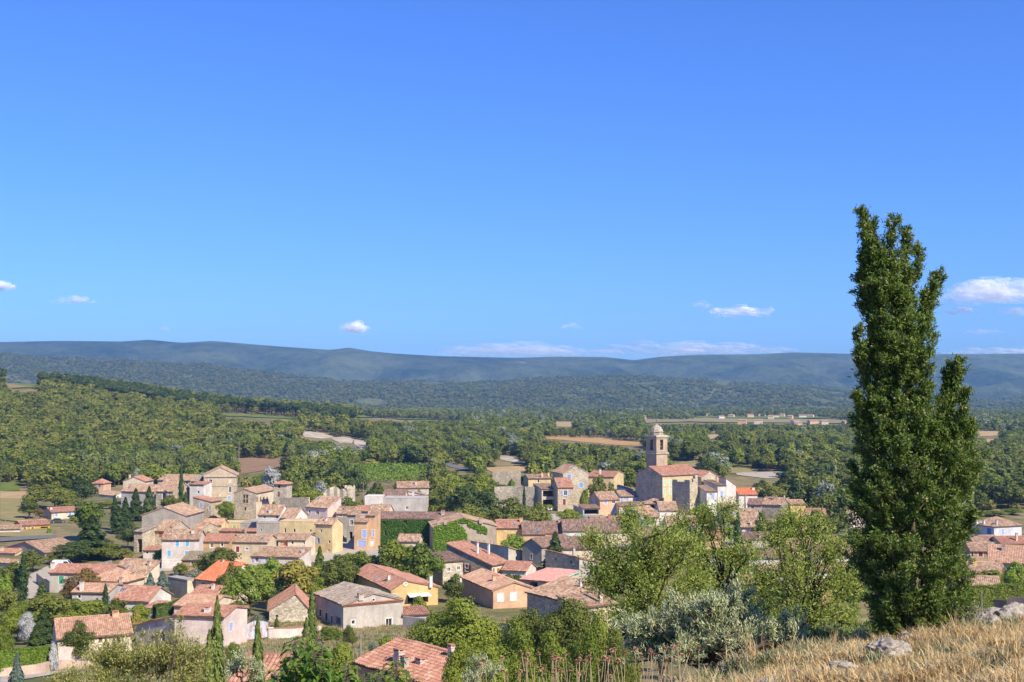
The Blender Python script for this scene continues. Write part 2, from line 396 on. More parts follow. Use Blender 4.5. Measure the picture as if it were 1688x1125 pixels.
def trunk_limbs(rs, h, r0, top, spread, nl=5, lean=0.06):
    b = MB(); p = [Vector((0, 0, -0.8)), Vector((0, 0, 0.0))]; 
    for k in range(1, 4): p.append(Vector((rs.normal() * lean * h * 0.3 * k, rs.normal() * lean * h * 0.3 * k, h * k / 3)))
    b.tube(p, [r0 * 1.25, r0, r0 * 0.85, r0 * 0.7, r0 * 0.5], 7)
    for k in range(nl):
        a = 2 * math.pi * (k + rs.uniform(-.3, .3)) / nl; s = p[3 + (k % 2)]
        e = s + Vector((math.cos(a) * spread, math.sin(a) * spread, (top - h) * rs.uniform(0.45, 0.85)))
        m = (s + e) / 2 + Vector((0, 0, -0.05 * top))
        b.tube([s, m, e], [r0 * 0.5, r0 * 0.32, r0 * 0.1], 5)
    return b

BARK = plain('bark', (0.085, 0.066, 0.052), 0.95, 0.35, 6.0, 0.1)
LEAF = {
 'oak': leafmat('oak', (0.065, 0.094, 0.018), (0.234, 0.255, 0.046), 0.32),
 'dark': leafmat('dark', (0.034, 0.062, 0.020), (0.115, 0.157, 0.037), 0.32),
 'pine': leafmat('pine', (0.090, 0.118, 0.021), (0.312, 0.315, 0.061), 0.32),
 'green': leafmat('green', (0.083, 0.132, 0.016), (0.264, 0.305, 0.041), 0.3),
 'bright': leafmat('bright', (0.100, 0.169, 0.016), (0.270, 0.365, 0.047), 0.3),
 'yellow': leafmat('yellow', (0.135, 0.155, 0.024), (0.365, 0.311, 0.061), 0.3),
 'silver': leafmat('silver', (0.121, 0.147, 0.097), (0.341, 0.365, 0.263), 0.2),
 'white': leafmat('white', (0.230, 0.257, 0.216), (0.500, 0.500, 0.500), 0.2),
 'poplar': leafmat('poplar', (0.095, 0.129, 0.038), (0.269, 0.302, 0.092), 0.32),
 'cypress': leafmat('cypress', (0.021, 0.049, 0.018), (0.088, 0.150, 0.039), 0.32),
 'cypressl': leafmat('cypressl', (0.038, 0.068, 0.014), (0.128, 0.176, 0.038), 0.15),
 'cedar': leafmat('cedar', (0.033, 0.061, 0.018), (0.120, 0.172, 0.045), 0.32),
 'bluegr': leafmat('bluegr', (0.061, 0.101, 0.078), (0.196, 0.257, 0.203), 0.15),
 'brown': leafmat('brown', (0.095, 0.074, 0.024), (0.270, 0.176, 0.061), 0.25),
 'umbrella': leafmat('umbrella', (0.055, 0.100, 0.012), (0.20, 0.265, 0.036), 0.2),
 'scrub': leafmat('scrub', (0.085, 0.108, 0.028), (0.318, 0.293, 0.077), 0.32),
}
def shape(kind, seed, n, leaf):
    """crown lobes + trunk for a tree about 8 m tall (returns trunk MB or None, verts, faces)"""
    rs = np.random.RandomState(seed)
    if kind in ('broad', 'pine', 'silver'):
        nl = {'broad': 13, 'pine': 18, 'silver': 12}[kind]; lo = []
        for k in range(nl):
            a = rs.uniform(0, 2 * math.pi); q = rs.uniform(0.05, 1) ** 0.6
            z = rs.uniform(2.3, 6.6) if kind != 'pine' else rs.uniform(3.0, 7.0)
            w = math.sqrt(max(0.05, 1 - ((z - 4.3) / 3.4) ** 2)) * 2.6
            rr = rs.uniform(0.95, 1.7) if kind != 'pine' else rs.uniform(0.7, 1.25)
            lo.append((math.cos(a) * q * w, math.sin(a) * q * w, z, rr, rr, rr * rs.uniform(0.7, 0.95)))
        lo.append((0, 0, 4.4, 2.0, 2.0, 2.3)); lo.append((rs.normal() * .4, rs.normal() * .4, 6.6, 1.1, 1.1, 1.2))
        return (trunk_limbs(rs, 2.8, 0.2, 6.5, 1.6), *lobes_crown(lo, n, leaf, rs))
    if kind == 'umbrella':
        lo = []
        for k in range(34):
            a = rs.uniform(0, 2 * math.pi); q = math.sqrt(rs.uniform(0.0, 1)); z = 3.3 + 3.7 * math.sqrt(max(0, 1 - q * q)) * rs.uniform(0.35, 1)
            rr = rs.uniform(0.7, 1.05); lo.append((math.cos(a) * q * 3.4, math.sin(a) * q * 3.4, z, rr, rr, rr * 0.85))
        lo.append((0, 0, 4.4, 3.0, 3.0, 2.0))
        return (trunk_limbs(rs, 3.0, 0.26, 6.0, 2.2, 7), *lobes_crown(lo, n, leaf, rs, 0.6))
    if kind == 'poplar':
        lo = []
        for k in range(14):
            z = rs.uniform(1.6, 7.4); w = 0.75 * math.sqrt(max(0.05, 1 - ((z - 4) / 4.3) ** 2)); a = rs.uniform(0, 6.28)
            lo.append((math.cos(a) * w, math.sin(a) * w, z, 0.55, 0.55, 1.1))
        lo.append((0, 0, 4.6, 0.8, 0.8, 3.2))
        return (trunk_limbs(rs, 3.0, 0.14, 6.5, 0.4), *lobes_crown(lo, n, leaf, rs))
    if kind == 'cypress':
        z = rs.uniform(0, 1, n) ** 0.9; w = 0.62 * np.minimum(1, (z * 7 + 0.25)) * np.minimum(1, ((1 - z) * 1.9) ** 0.75) ; a = rs.uniform(0, 6.283, n)
        w = w * (1 + 0.20 * np.sin(a * 3 + z * 17) + 0.16 * np.sin(z * 41 + a * 2) + 0.16 * np.sin(z * 67 - a * 3 + seed)) * rs.uniform(0.5, 1.12, n)
        C = np.stack([np.cos(a) * w, np.sin(a) * w, z * 8], 1)
        Nn = np.stack([np.cos(a), np.sin(a), 0.25 + 0 * a], 1) + 0.5 * rnd_unit(rs, n)
        P, f = leaf_quads(C, Nn, leaf * rs.uniform(0.6, 1.3, n), rs, 1.9, np.array([[0, 0, 1.0]]))
        b = MB(); b.tube([(0, 0, -0.8), (0, 0, 2), (0, 0, 6)], [0.12, 0.1, 0.03], 6); return (b, P, f)
    if kind == 'conifer':
        z = rs.uniform(0.06, 1, n) ** 0.85; tier = np.sin(z * 34) * 0.16 + 0.92; a = rs.uniform(0, 6.283, n)
        w = (2.3 * (1 - z) ** 0.85 + 0.05) * tier * (1 + 0.18 * np.sin(a * 5 + np.floor(z * 9) * 1.9)) * rs.uniform(0.35, 1.06, n) ** 0.6
        C = np.stack([np.cos(a) * w, np.sin(a) * w, z * 8 - 0.12 * w], 1)
        Nn = np.stack([np.cos(a) * 0.6, np.sin(a) * 0.6, 0.8 + 0 * a], 1) + 0.55 * rnd_unit(rs, n)
        P, f = leaf_quads(C, Nn, leaf * rs.uniform(0.6, 1.3, n), rs, 1.6, np.stack([np.cos(a), np.sin(a), -0.2 + 0 * a], 1))
        b = MB(); b.tube([(0, 0, -0.8), (0, 0, 3), (0, 0, 7.6)], [0.22, 0.15, 0.03], 6); return (b, P, f)
    if kind == 'bush':
        lo = []
        for k in range(14):
            a = rs.uniform(0, 6.283); q = rs.uniform(0, 1) ** 0.6; rr = rs.uniform(0.7, 1.25)
            lo.append((math.cos(a) * q * 2.6, math.sin(a) * q * 2.6, 1.0 + (1 - q * q) * rs.uniform(1.2, 2.6), rr, rr, rr * 0.85))
        lo.append((0, 0, 1.2, 2.4, 2.4, 1.6))
        b = MB()
        for k in range(5):
            a = 6.283 * k / 5; b.tube([(0, 0, -0.5), (math.cos(a) * .5, math.sin(a) * .5, 1.0), (math.cos(a) * 1.3, math.sin(a) * 1.3, 2.4)], [0.09, 0.07, 0.03], 5)
        return (b, *lobes_crown(lo, n, leaf, rs, 0.4))
    if kind == 'tallpine':
        lo = []
        for k in range(10):
            a = rs.uniform(0, 6.283); q = rs.uniform(0, 1) ** 0.6; rr = rs.uniform(0.5, 0.9)
            lo.append((math.cos(a) * q * 1.3, math.sin(a) * q * 1.3, rs.uniform(5.0, 7.4), rr, rr, rr * 0.8))
        b = MB(); b.tube([(0, 0, -1), (0.1, 0, 3), (0, 0, 6.8)], [0.17, 0.13, 0.05], 5); return (b, *lobes_crown(lo, n, leaf, rs, 0.5))
KIND_H = 8.0
PROTO = {}
def proto(kind, leafkey, detail, var):
    key = (kind, leafkey, detail, var)
    if key not in PROTO:
        n, lf = {'near': (11000, 0.165), 'near2': (15500, 0.14), 'mid': (3600, 0.31), 'low': (1300, 0.50), 'far': (420, 0.85)}[detail]
        if kind in ('cypress',): n, lf = int(n * 0.55), lf * 0.62
        if kind == 'umbrella' and detail == 'mid': n, lf = 9000, 0.26
        if kind in ('poplar', 'tallpine'): n, lf = int(n * 0.6), lf * 0.75
        t, P, f = shape(kind, hash((kind, var)) % 1 + var * 31 + len(kind) * 7, n, lf)
        PROTO[key] = (t.mesh('trunk', [BARK]), mesh_np('crown', P, f, [LEAF[leafkey]]))
    return PROTO[key]
def proto_joined(kind, leafkey, detail, var):
    key = ('j', kind, leafkey, detail, var)
    if key not in PROTO:
        n, lf = {'low': (1300, 0.50), 'far': (420, 0.85), 'scrub': (80, 1.5)}[detail]
        if kind in ('cypress',): n, lf = int(n * 0.55), lf * 0.62
        if kind in ('poplar', 'tallpine'): n, lf = int(n * 0.6), lf * 0.75
        t, P, f = shape(kind, var * 31 + len(kind) * 7 + 3, n, lf)
        k = len(P); V = np.concatenate([P, np.array(t.v)])
        fs = [tuple(q) for q in f] + [tuple(i + k for i in q) for q in t.f]
        PROTO[key] = mesh_np('tree_mesh', V, fs, [LEAF[leafkey], BARK], [0] * len(f) + [1] * len(t.f))
    return PROTO[key]

def place_tree(kind, leafkey, detail, var, loc, scale, rz, name, label, cat, group=None):
    tm, cm = proto(kind, leafkey, detail, var)
    e = empty(name, loc, rz); e.scale = scale; tag(e, label, cat, group)
    mobj('trunk', tm, e); mobj('crown', cm, e); return e

TREE_NAME = {'broad': 'broadleaf_tree', 'pine': 'pine_tree', 'silver': 'silver_leaved_tree', 'umbrella': 'umbrella_pine', 'poplar': 'poplar_tree', 'cypress': 'cypress_tree', 'conifer': 'conifer_tree', 'bush': 'garden_shrub', 'tallpine': 'pine_tree'}
def tree_px(kind, leafkey, px, top, base, w, label, D=None, detail='mid', group=None, name=None, deep=1.0, cat=None):
    """stand a tree whose crown spans w picture pixels round px, from base up to top, on the ground at distance D"""
    if D is None: D = 39.3 * F / (base - 650.0)
    p = at(px, top, D); g = terrain(p.x, p.y)
    H = max(1.0, p.z - g); wm = w / F * D
    nominal = {'broad': 6.6, 'pine': 6.4, 'silver': 6.6, 'umbrella': 8.2, 'poplar': 2.5, 'cypress': 1.25, 'conifer': 4.4, 'bush': 6.6, 'tallpine': 3.4}[kind]
    hn = {'bush': 4.1, 'umbrella': 7.9}.get(kind, 8.0)
    rz = RNG.uniform(0, 6.28); var = RNG.randint(0, 2)
    nm = name or TREE_NAME[kind]
    return place_tree(kind, leafkey, detail, var, (p.x, p.y, g), (wm / nominal, wm / nominal * deep, H / hn), rz, nm, label, cat or {'bush': 'shrub'}.get(kind, 'tree'), group)

# ------------------------------------------------------------------ scattering of what nobody could count
def scatter(name, label, pts, rots, scls, idxs, protos):
    src = bpy.data.collections.new(name + '_kinds')
    for k, me in enumerate(protos):
        o = bpy.data.objects.new('kind_%02d' % k, me); src.objects.link(o)
    me = bpy.data.meshes.new(name); me.vertices.add(len(pts)); me.vertices.foreach_set('co', np.asarray(pts, dtype=np.float32).ravel())
    a = me.attributes.new('idx', 'INT', 'POINT'); a.data.foreach_set('value', np.asarray(idxs, dtype=np.int32))
    a = me.attributes.new('rot', 'FLOAT_VECTOR', 'POINT'); a.data.foreach_set('vector', np.asarray(rots, dtype=np.float32).ravel())
    a = me.attributes.new('scl', 'FLOAT_VECTOR', 'POINT'); a.data.foreach_set('vector', np.asarray(scls, dtype=np.float32).ravel())
    ng = bpy.data.node_groups.new(name, 'GeometryNodeTree')
    ng.interface.new_socket('Geometry', in_out='INPUT', socket_type='NodeSocketGeometry'); ng.interface.new_socket('Geometry', in_out='OUTPUT', socket_type='NodeSocketGeometry')
    gi, go = ng.nodes.new('NodeGroupInput'), ng.nodes.new('NodeGroupOutput')
    ci = ng.nodes.new('GeometryNodeCollectionInfo'); ci.inputs[0].default_value = src; ci.inputs[1].default_value = True; ci.inputs[2].default_value = True
    ip = ng.nodes.new('GeometryNodeInstanceOnPoints'); ip.inputs['Pick Instance'].default_value = True
    L = ng.links.new; L(gi.outputs[0], ip.inputs['Points']); L(ci.outputs[0], ip.inputs['Instance'])
    for nm, ty, sk in (('idx', 'INT', 'Instance Index'), ('rot', 'FLOAT_VECTOR', 'Rotation'), ('scl', 'FLOAT_VECTOR', 'Scale')):
        na = ng.nodes.new('GeometryNodeInputNamedAttribute'); na.data_type = ty; na.inputs[0].default_value = nm; L(na.outputs[0], ip.inputs[sk])
    L(ip.outputs[0], go.inputs[0])
    o = mobj(name, me); md = o.modifiers.new('scatter', 'NODES'); md.node_group = ng
    return tag(o, label, kind='stuff')

# ------------------------------------------------------------------ fields and clearings laid on the ground
def in_poly(x, y, P):
    c = False; j = len(P) - 1
    for i in range(len(P)):
        if (P[i][1] > y) != (P[j][1] > y) and x < (P[j][0] - P[i][0]) * (y - P[i][1]) / (P[j][1] - P[i][1]) + P[i][0]: c = not c
        j = i
    return c
FIELDS = []
def earth(name, c0, c1, sc=0.15):
    m, n, out = newmat(name); t = noise_tex(n, sc, 7, 0.7, pos(n)); r = ramp(n, [(0.3, c0), (0.7, c1)]); n.links.new(t.outputs[0], r.inputs[0]); principled(n, out, r.outputs[0], 0.95, bump(n, t.outputs[0], 0.5, 0.3), 0.05); return m
FM = {'brown': earth('ploughed_earth', (0.20, 0.125, 0.07), (0.31, 0.21, 0.13)), 'tan': earth('stubble', (0.33, 0.23, 0.11), (0.46, 0.35, 0.19)), 'orange': earth('ochre_stubble', (0.36, 0.21, 0.085), (0.47, 0.30, 0.14)),
      'chalk': earth('pale_rock', (0.24, 0.19, 0.13), (0.60, 0.53, 0.43), 0.09), 'grass': earth('meadow_grass', (0.09, 0.135, 0.028), (0.17, 0.21, 0.05)), 'lawn': earth('dry_lawn', (0.19, 0.185, 0.07), (0.33, 0.26, 0.12)),
      'vine': earth('vine_soil', (0.13, 0.14, 0.05), (0.22, 0.20, 0.09)), 'asphalt': earth('asphalt', (0.12, 0.12, 0.12), (0.20, 0.195, 0.19), 0.8), 'gravel': earth('pale_gravel', (0.33, 0.29, 0.23), (0.47, 0.42, 0.35), 0.7)}
def field(poly, mat, name, label, lift=0.25, res=None):
    """a patch of ground cover: its outline is found on the ground, then filled with a draped grid"""
    G = [hit_ground(*p) for p in poly]; W2 = [(g.x, g.y) for g in G]
    xs, ys = [w[0] for w in W2], [w[1] for w in W2]
    cx, cy_ = sum(xs) / len(xs), sum(ys) / len(ys)
    V, Fc = [(cx, cy_, terrain(cx, cy_, False) + lift)], []
    nr = 7; pts = []
    for k in range(len(W2)):
        a, b = W2[k], W2[(k + 1) % len(W2)]
        for q in range(5): pts.append((a[0] + (b[0] - a[0]) * q / 5, a[1] + (b[1] - a[1]) * q / 5))
    n = len(pts)
    for r_ in range(1, nr + 1):
        for (x, y) in pts:
            X, Y = cx + (x - cx) * r_ / nr, cy_ + (y - cy_) * r_ / nr
            V.append((X, Y, terrain(X, Y, False) + lift))
    for k in range(n):
        Fc.append((0, 1 + k, 1 + (k + 1) % n))
        for r_ in range(nr - 1):
            i = 1 + r_ * n; Fc.append((i + k, i + n + k, i + n + (k + 1) % n, i + (k + 1) % n))
    o = mobj(name, mesh_np(name, V, Fc, [FM[mat]], smooth=True)); tag(o, label, kind='structure')
    FIELDS.append((poly, cy_)); return o
field([(578, 770), (610, 763), (680, 764), (708, 772), (690, 792), (640, 796), (600, 792), (572, 783)], 'vine', 'vineyard_field', 'green vineyard field behind the village', 0.2)
field([(394, 757), (430, 752), (474, 756), (470, 768), (440, 776), (396, 783)], 'brown', 'ploughed_field', 'bare brown field beyond the pedimented manor')
field([(798, 772), (860, 769), (882, 776), (815, 781)], 'tan', 'stubble_field', 'tan stubble field behind the ivy covered walls')
field([(893, 717), (940, 719), (1062, 731), (1062, 737), (985, 731), (895, 724)], 'orange', 'stubble_field', 'ochre stubble field left of the bell tower')
field([(918, 694), (946, 695), (941, 704), (914, 703)], 'tan', 'stubble_field', 'small tan field near the white farmhouse')
field([(496, 714), (512, 712), (536, 716), (552, 722), (530, 724), (502, 721)], 'chalk', 'quarry', 'pale bare rock slope of an old quarry')
field([(545, 722), (566, 721), (584, 724), (580, 732), (560, 731), (552, 727)], 'chalk', 'quarry', 'middle patch of bare quarry rock')
field([(583, 725), (606, 727), (603, 734), (596, 742), (584, 733)], 'chalk', 'quarry', 'right patch of bare quarry rock')
field([(818, 751), (838, 752), (857, 759), (852, 764), (825, 758)], 'chalk', 'rock_clearing', 'small pale rocky clearing beside the road')
field([(1105, 766), (1150, 759), (1163, 767), (1112, 774)], 'lawn', 'dry_meadow', 'dry meadow just behind the church roof')
field([(1195, 771), (1252, 773), (1246, 781), (1202, 781)], 'lawn', 'dry_meadow', 'dry clearing right of the church')
field([(1212, 780), (1300, 778), (1295, 787), (1265, 790), (1215, 784)], 'gravel', 'gravel_track', 'pale gravel track in the scrub right of the church')
field([(1608, 711), (1652, 712), (1652, 719), (1612, 720)], 'tan', 'stubble_field', 'tan field right of the tall juniper')
field([(1626, 724), (1648, 725), (1646, 731), (1628, 730)], 'orange', 'stubble_field', 'small ochre field right of the tall juniper')
field([(1160, 718), (1185, 716), (1193, 722), (1168, 725)], 'tan', 'stubble_field', 'small tan field between valley pines')
field([(0, 796), (33, 797), (33, 810), (0, 811)], 'grass', 'meadow', 'bright green meadow at the left edge')
field([(0, 811), (70, 812), (60, 822), (0, 822)], 'tan', 'stubble_field', 'tan strip of stubble below the green meadow')
field([(0, 822), (45, 822), (40, 862), (0, 858)], 'lawn', 'dry_meadow', 'dry grass slope at the left edge')
field([(0, 862), (75, 868), (90, 886), (0, 886)], 'lawn', 'garden_ground', 'dry garden ground round the ochre bungalow')
field([(0, 888), (60, 885), (92, 884), (92, 889), (40, 892), (0, 895)], 'asphalt', 'road', 'narrow asphalt road passing below the ochre bungalow', 0.35)
field([(735, 762), (752, 768), (785, 775), (778, 778), (742, 771), (730, 766)], 'asphalt', 'road', 'bend of the country road beyond the vineyard', 0.3)
field([(1060, 692), (1180, 688), (1400, 694), (1400, 699), (1180, 697), (1065, 699)], 'lawn', 'valley_fields', 'pale valley fields below the foothills', 1.0)
field([(1140, 686), (1300, 688), (1390, 690), (1300, 692), (1150, 690)], 'grass', 'valley_meadow', 'green valley fields around the far hamlet', 1.6)
field([(580, 686), (720, 687), (780, 690), (700, 693), (590, 690)], 'grass', 'valley_meadow', 'green valley strip below the foothills', 1.0)
field([(350, 682), (440, 684), (500, 688), (490, 692), (380, 688)], 'grass', 'hill_meadow', 'green meadow on the saddle of the wooded hill', 0.6)
field([(5, 622), (58, 622), (62, 640), (20, 642)], 'grass', 'hill_meadow', 'green clearing near the top of the wooded hill', 0.6)

field([(45, 950), (78, 934), (90, 944), (66, 988), (44, 988)], 'gravel', 'lane', 'pale gravel lane leading to the white van', 0.12)
field([(0, 1113), (60, 1104), (160, 1093), (220, 1072), (300, 1063), (300, 1069), (222, 1082), (160, 1101), (60, 1118), (0, 1128)], 'gravel', 'garden_lane', 'pale lane below the pink garden wall', 0.12)
field([(235, 885), (420, 856), (620, 852), (900, 848), (1100, 846), (1240, 862), (1240, 905), (900, 905), (620, 918), (430, 936), (240, 944)], 'gravel', 'village_street', 'pale gravel ground between the packed houses', 0.1)
FIELDS[-1:] = []; FIELDS[-1:] = []; FIELDS[-1:] = []
# ------------------------------------------------------------------ woods
NO_TREES = [(150, 215, 470, 520)]     # px range, distance range kept clear (houses standing behind the village)
def blocked(x, y, z, h, r):
    px, pb = proj((x, y, z)); _, pt = proj((x, y, z + h)); hw = r / y * F
    for poly, fy in FIELDS:
        xs = [p[0] for p in poly]
        if px + hw < min(xs) or px - hw > max(xs): continue
        ys = [p[1] for p in poly]
        if pt > max(ys) or pb < min(ys): continue
        if y > fy + 40: continue
        for qx in (px - hw * 0.8, px, px + hw * 0.8):
            for qy in (pt, pt * 0.5 + pb * 0.5, pb):
                if in_poly(qx, qy, poly): return True
        if y < fy and any(in_poly(px, pt + (pb - pt) * q / 8, poly) for q in range(9)): return True
    return False
def build_woods():
    rs = np.random.RandomState(11)
    kinds = [('broad', 'oak'), ('pine', 'pine'), ('broad', 'green'), ('silver', 'silver'), ('poplar', 'poplar'), ('tallpine', 'dark'), ('umbrella', 'oak'), ('broad', 'dark'), ('bush', 'scrub'), ('cypress', 'cypress'), ('pine', 'oak'), ('tallpine', 'pine')]
    KI = {k: i for i, k in enumerate(kinds)}
    cand = []
    y = 392.0
    while y < 2560:
        s = 6.0 + max(0, y - 700) * 0.0046
        hw = 0.47 * y + 40; x = -hw
        while x < hw:
            X = x + rs.uniform(-.5, .5) * s; Y = y + rs.uniform(-.5, .5) * s * 1.1; x += s
            px = 844 + F * X / Y
            if px < -60 or px > 1750: continue
            if Y < 455 and px < 1255: continue
            if Y < 520 and 140 < px < 480: continue
            if Y < 500 and px < 140: continue
            if Y < 420 and 1590 < px: continue
            if Y < 425 and px < 1335: continue
            if Y < 500 and 840 < px < 1240: continue
            z = terrain(X, Y, False); hill = np.interp(X, HX, HZ) * sst((Y - 540) / 400) if X < 60 else 0
            dens = fbm(X / 120, Y / 120, 21, 3); dn2 = fbm(X / 60, Y / 60, 33, 3)
            if hill < 6 and dens < -0.32 and rs.uniform() < 0.6 and not (px > 1240 and Y < 900): continue
            u = rs.uniform(); lowtop = False
            if hill > 7:
                if Y > 1010 and Y < 1180 and rs.uniform() < 0.75: k = ('tallpine', 'dark'); h = rs.uniform(11, 15)
                else:
                    k = ('pine', 'pine') if u < 0.66 else (('pine', 'oak') if u < 0.8 else (('broad', 'oak') if u < 0.93 else ('broad', 'green'))); h = rs.uniform(5, 13)
            else:
                if dn2 > 0.22: k = ('pine', 'pine') if u < 0.55 else ('umbrella', 'oak')
                elif dn2 < -0.28: k = ('silver', 'silver') if u < 0.3 else ('broad', 'green')
                else: k = ('broad', 'oak') if u < 0.44 else ('broad', 'green') if u < 0.6 else ('bush', 'scrub') if u < 0.72 else ('broad', 'dark') if u < 0.84 else ('pine', 'oak') if u < 0.95 else ('poplar', 'poplar')
                h = rs.uniform(3.6, 11.5)
                if px > 1100 and rs.uniform() < 0.35: k = ('umbrella', 'oak')
            if k[0] == 'bush': h = rs.uniform(2.5, 4.5)
            if k[0] == 'poplar': h = rs.uniform(9, 14)
            w = {'broad': 0.85, 'pine': 0.78, 'silver': 0.8, 'umbrella': 1.0, 'poplar': 0.3, 'tallpine': 0.45, 'bush': 1.6, 'cypress': 0.15}[k[0]] * h * rs.uniform(0.8, 1.45)
            if blocked(X, Y, z, h, w * 0.45): continue
            cand.append((X, Y, z, h, w, k, hill))
        y += s * 0.93
    # poplars standing in a row beneath the wooded hill
    for k in range(64):
        px = 150 + (k % 32) * 7.6 + rs.uniform(-3, 3); Y = 540 + 9 * (k // 32) + rs.uniform(-4, 4); X = (px - 844) / F * Y
        cand.append((X, Y, terrain(X, Y, False), rs.uniform(10, 14.5), rs.uniform(3.0, 4.4), ('poplar', 'poplar'), 0.0))
    cand.sort(key=lambda c: c[1])
    single, rest = [], []
    for c in cand:
        (single if len(single) < 270 and c[3] > 4.8 else rest).append(c)
    LAB = {'broad': ('rounded leafy tree in the wood behind the village', 'leafy trees behind the village'), 'pine': ('shaggy pine in the wood behind the village', 'pines behind the village'), 'silver': ('silvery tree in the wood behind the village', 'silvery trees behind the village'),
           'poplar': ('slender grey-green poplar in the row behind the manor', 'poplars behind the manor'), 'umbrella': ('broad flat crowned pine in the wood behind the village', 'flat crowned pines behind the village')}
    for (X, Y, z, h, w, k, hill) in single:
        nominal = {'broad': 6.6, 'pine': 6.4, 'silver': 6.6, 'umbrella': 8.2, 'poplar': 2.5, 'cypress': 1.25, 'tallpine': 3.4}[k[0]]
        lab, grp = LAB.get(k[0], LAB['pine'])
        zx = proj((X, Y, z))[0]
        if k[0] != 'poplar':
            zone = next(w_ for lim, w_ in ((140, 'at the left edge of the valley'), (480, 'behind the manor and the castle hall'), (720, 'around the vineyard'), (900, 'behind the village centre'), (1060, 'just left of the bell tower'), (1250, 'just right of the bell tower'), (1430, 'left of the tall juniper'), (9999, 'right of the tall juniper')) if zx < lim)
            lab = {'broad': 'rounded leafy tree', 'pine': 'shaggy pine', 'silver': 'silvery tree', 'umbrella': 'flat crowned pine', 'tallpine': 'tall bare stemmed pine'}[k[0]] + ' in the wood ' + zone; grp = {'broad': 'leafy trees', 'pine': 'pines', 'silver': 'silvery trees', 'umbrella': 'flat crowned pines', 'tallpine': 'tall pines'}[k[0]] + ' ' + zone
        place_tree(k[0], k[1], 'low', int(rs.randint(3)), (X, Y, z), (w / nominal, w / nominal, h / 8.0), rs.uniform(0, 6.28), TREE_NAME[k[0]], lab, 'tree', grp)
    protos = []
    for k in kinds:
        for v in range(2): protos.append(proto_joined(k[0], k[1], 'low' if k[0] not in ('bush',) else 'far', v))
        protos.append(proto_joined(k[0], k[1], 'far', 2))
    nomw = {'broad': 6.6, 'pine': 6.4, 'silver': 6.6, 'umbrella': 8.2, 'poplar': 2.5, 'cypress': 1.25, 'tallpine': 3.4, 'bush': 6.6}
    for nm, lab, sel in (('hill_wood', 'pine wood covering the hill on the left', [c for c in rest if c[6] > 7]), ('valley_wood', 'mixed woodland filling the valley floor', [c for c in rest if c[6] <= 7])):
        P = [(c[0], c[1], c[2]) for c in sel]; Rr = [(0, 0, rs.uniform(0, 6.28)) for c in sel]
        Sc = [(c[4] / nomw[c[5][0]], c[4] / nomw[c[5][0]], c[3] / (4.1 if c[5][0] == 'bush' else 8.0)) for c in sel]
        I = [KI[c[5]] * 3 + (2 if c[1] > 1100 else int(rs.randint(2))) for c in sel]
        scatter(nm, lab, P, Rr, Sc, I, protos)
    # scrub on the foothills
    P, Rr, Sc, I = [], [], [], []
    for _ in range(34000):
        Y = 2570 + rs.uniform() ** 0.8 * 1550; X = rs.uniform(-0.46, 0.46) * Y
        if fbm(X / 150, Y / 220, 3, 4) < -0.42: continue
        z = foot_h(X, Y) - 0.5; h = rs.uniform(3.5, 9); 
        P.append((X, Y, z)); Rr.append((0, 0, rs.uniform(0, 6.28))); Sc.append((h / 4.4, h / 4.4, h / 8)); I.append(int(rs.choice(4, p=[.3, .35, .1, .25])))
    scatter('foothill_scrub', 'dark scrub dotted over the foothills', P, Rr, Sc, I, [proto_joined('broad', 'oak', 'scrub', 0), proto_joined('broad', 'scrub', 'scrub', 1), proto_joined('broad', 'dark', 'scrub', 2), proto_joined('pine', 'scrub', 'scrub', 3)])
    # vine rows
    rows = MB(); vp = [hit_ground(*p) for p in FIELDS[0][0]]; v2 = [(g.x, g.y) for g in vp]
    xs, ys = [v[0] for v in v2], [v[1] for v in v2]; rs2 = np.random.RandomState(4); PP, FF, off = [], [], 0
    cx, cy_ = sum(xs) / len(xs), sum(ys) / len(ys); dirx, diry = math.cos(R(62)), math.sin(R(62)); C = []
    for q in np.arange(-120, 120, 3.4):
        for s_ in np.arange(-160, 160, 1.1):
            X, Y = cx + dirx * s_ - diry * q + rs2.normal() * .15, cy_ + diry * s_ + dirx * q + rs2.normal() * .15
            if in_poly(X, Y, v2): C.append((X, Y, terrain(X, Y, False) + 0.25 + rs2.uniform(0.2, 1.4)))
    C = np.array(C); C = np.repeat(C, 3, 0) + rs2.normal(size=(len(C) * 3, 3)) * [0.25, 0.25, 0.3]
    Pv, fv = leaf_quads(C, rnd_unit(rs2, len(C)) + np.array([[0.2, -0.3, 0.6]]), 0.9, rs2)
    o = mobj('vine_rows', mesh_np('vine_rows', Pv, fv, [LEAF['bright']])); tag(o, 'rows of green vines in the vineyard', kind='stuff')
build_woods()
# ------------------------------------------------------------------ houses: builder
PAINT = {'blue': (0.16, 0.34, 0.66), 'sky': (0.13, 0.44, 0.68), 'lav': (0.30, 0.40, 0.72), 'green': (0.05, 0.36, 0.22), 'lime': (0.30, 0.42, 0.06), 'mint': (0.36, 0.60, 0.46), 'red': (0.22, 0.03, 0.03),
         'orange': (0.42, 0.13, 0.04), 'white': (0.74, 0.73, 0.71), 'wood': (0.22, 0.10, 0.045), 'grey': (0.30, 0.31, 0.33), 'rust': (0.30, 0.10, 0.05), 'deep': (0.05, 0.20, 0.55), 'cream': (0.62, 0.52, 0.36), 'dark': (0.05, 0.045, 0.04), 'teal': (0.10, 0.36, 0.32)}
def paint(k): return plain('paint_' + k, PAINT[k], 0.6, 0.14, 3.0)
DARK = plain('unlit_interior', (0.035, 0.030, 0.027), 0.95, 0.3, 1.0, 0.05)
SURR = plain('window_surround_plaster', (0.66, 0.62, 0.56), 0.9, 0.12, 2.0, 0.1)
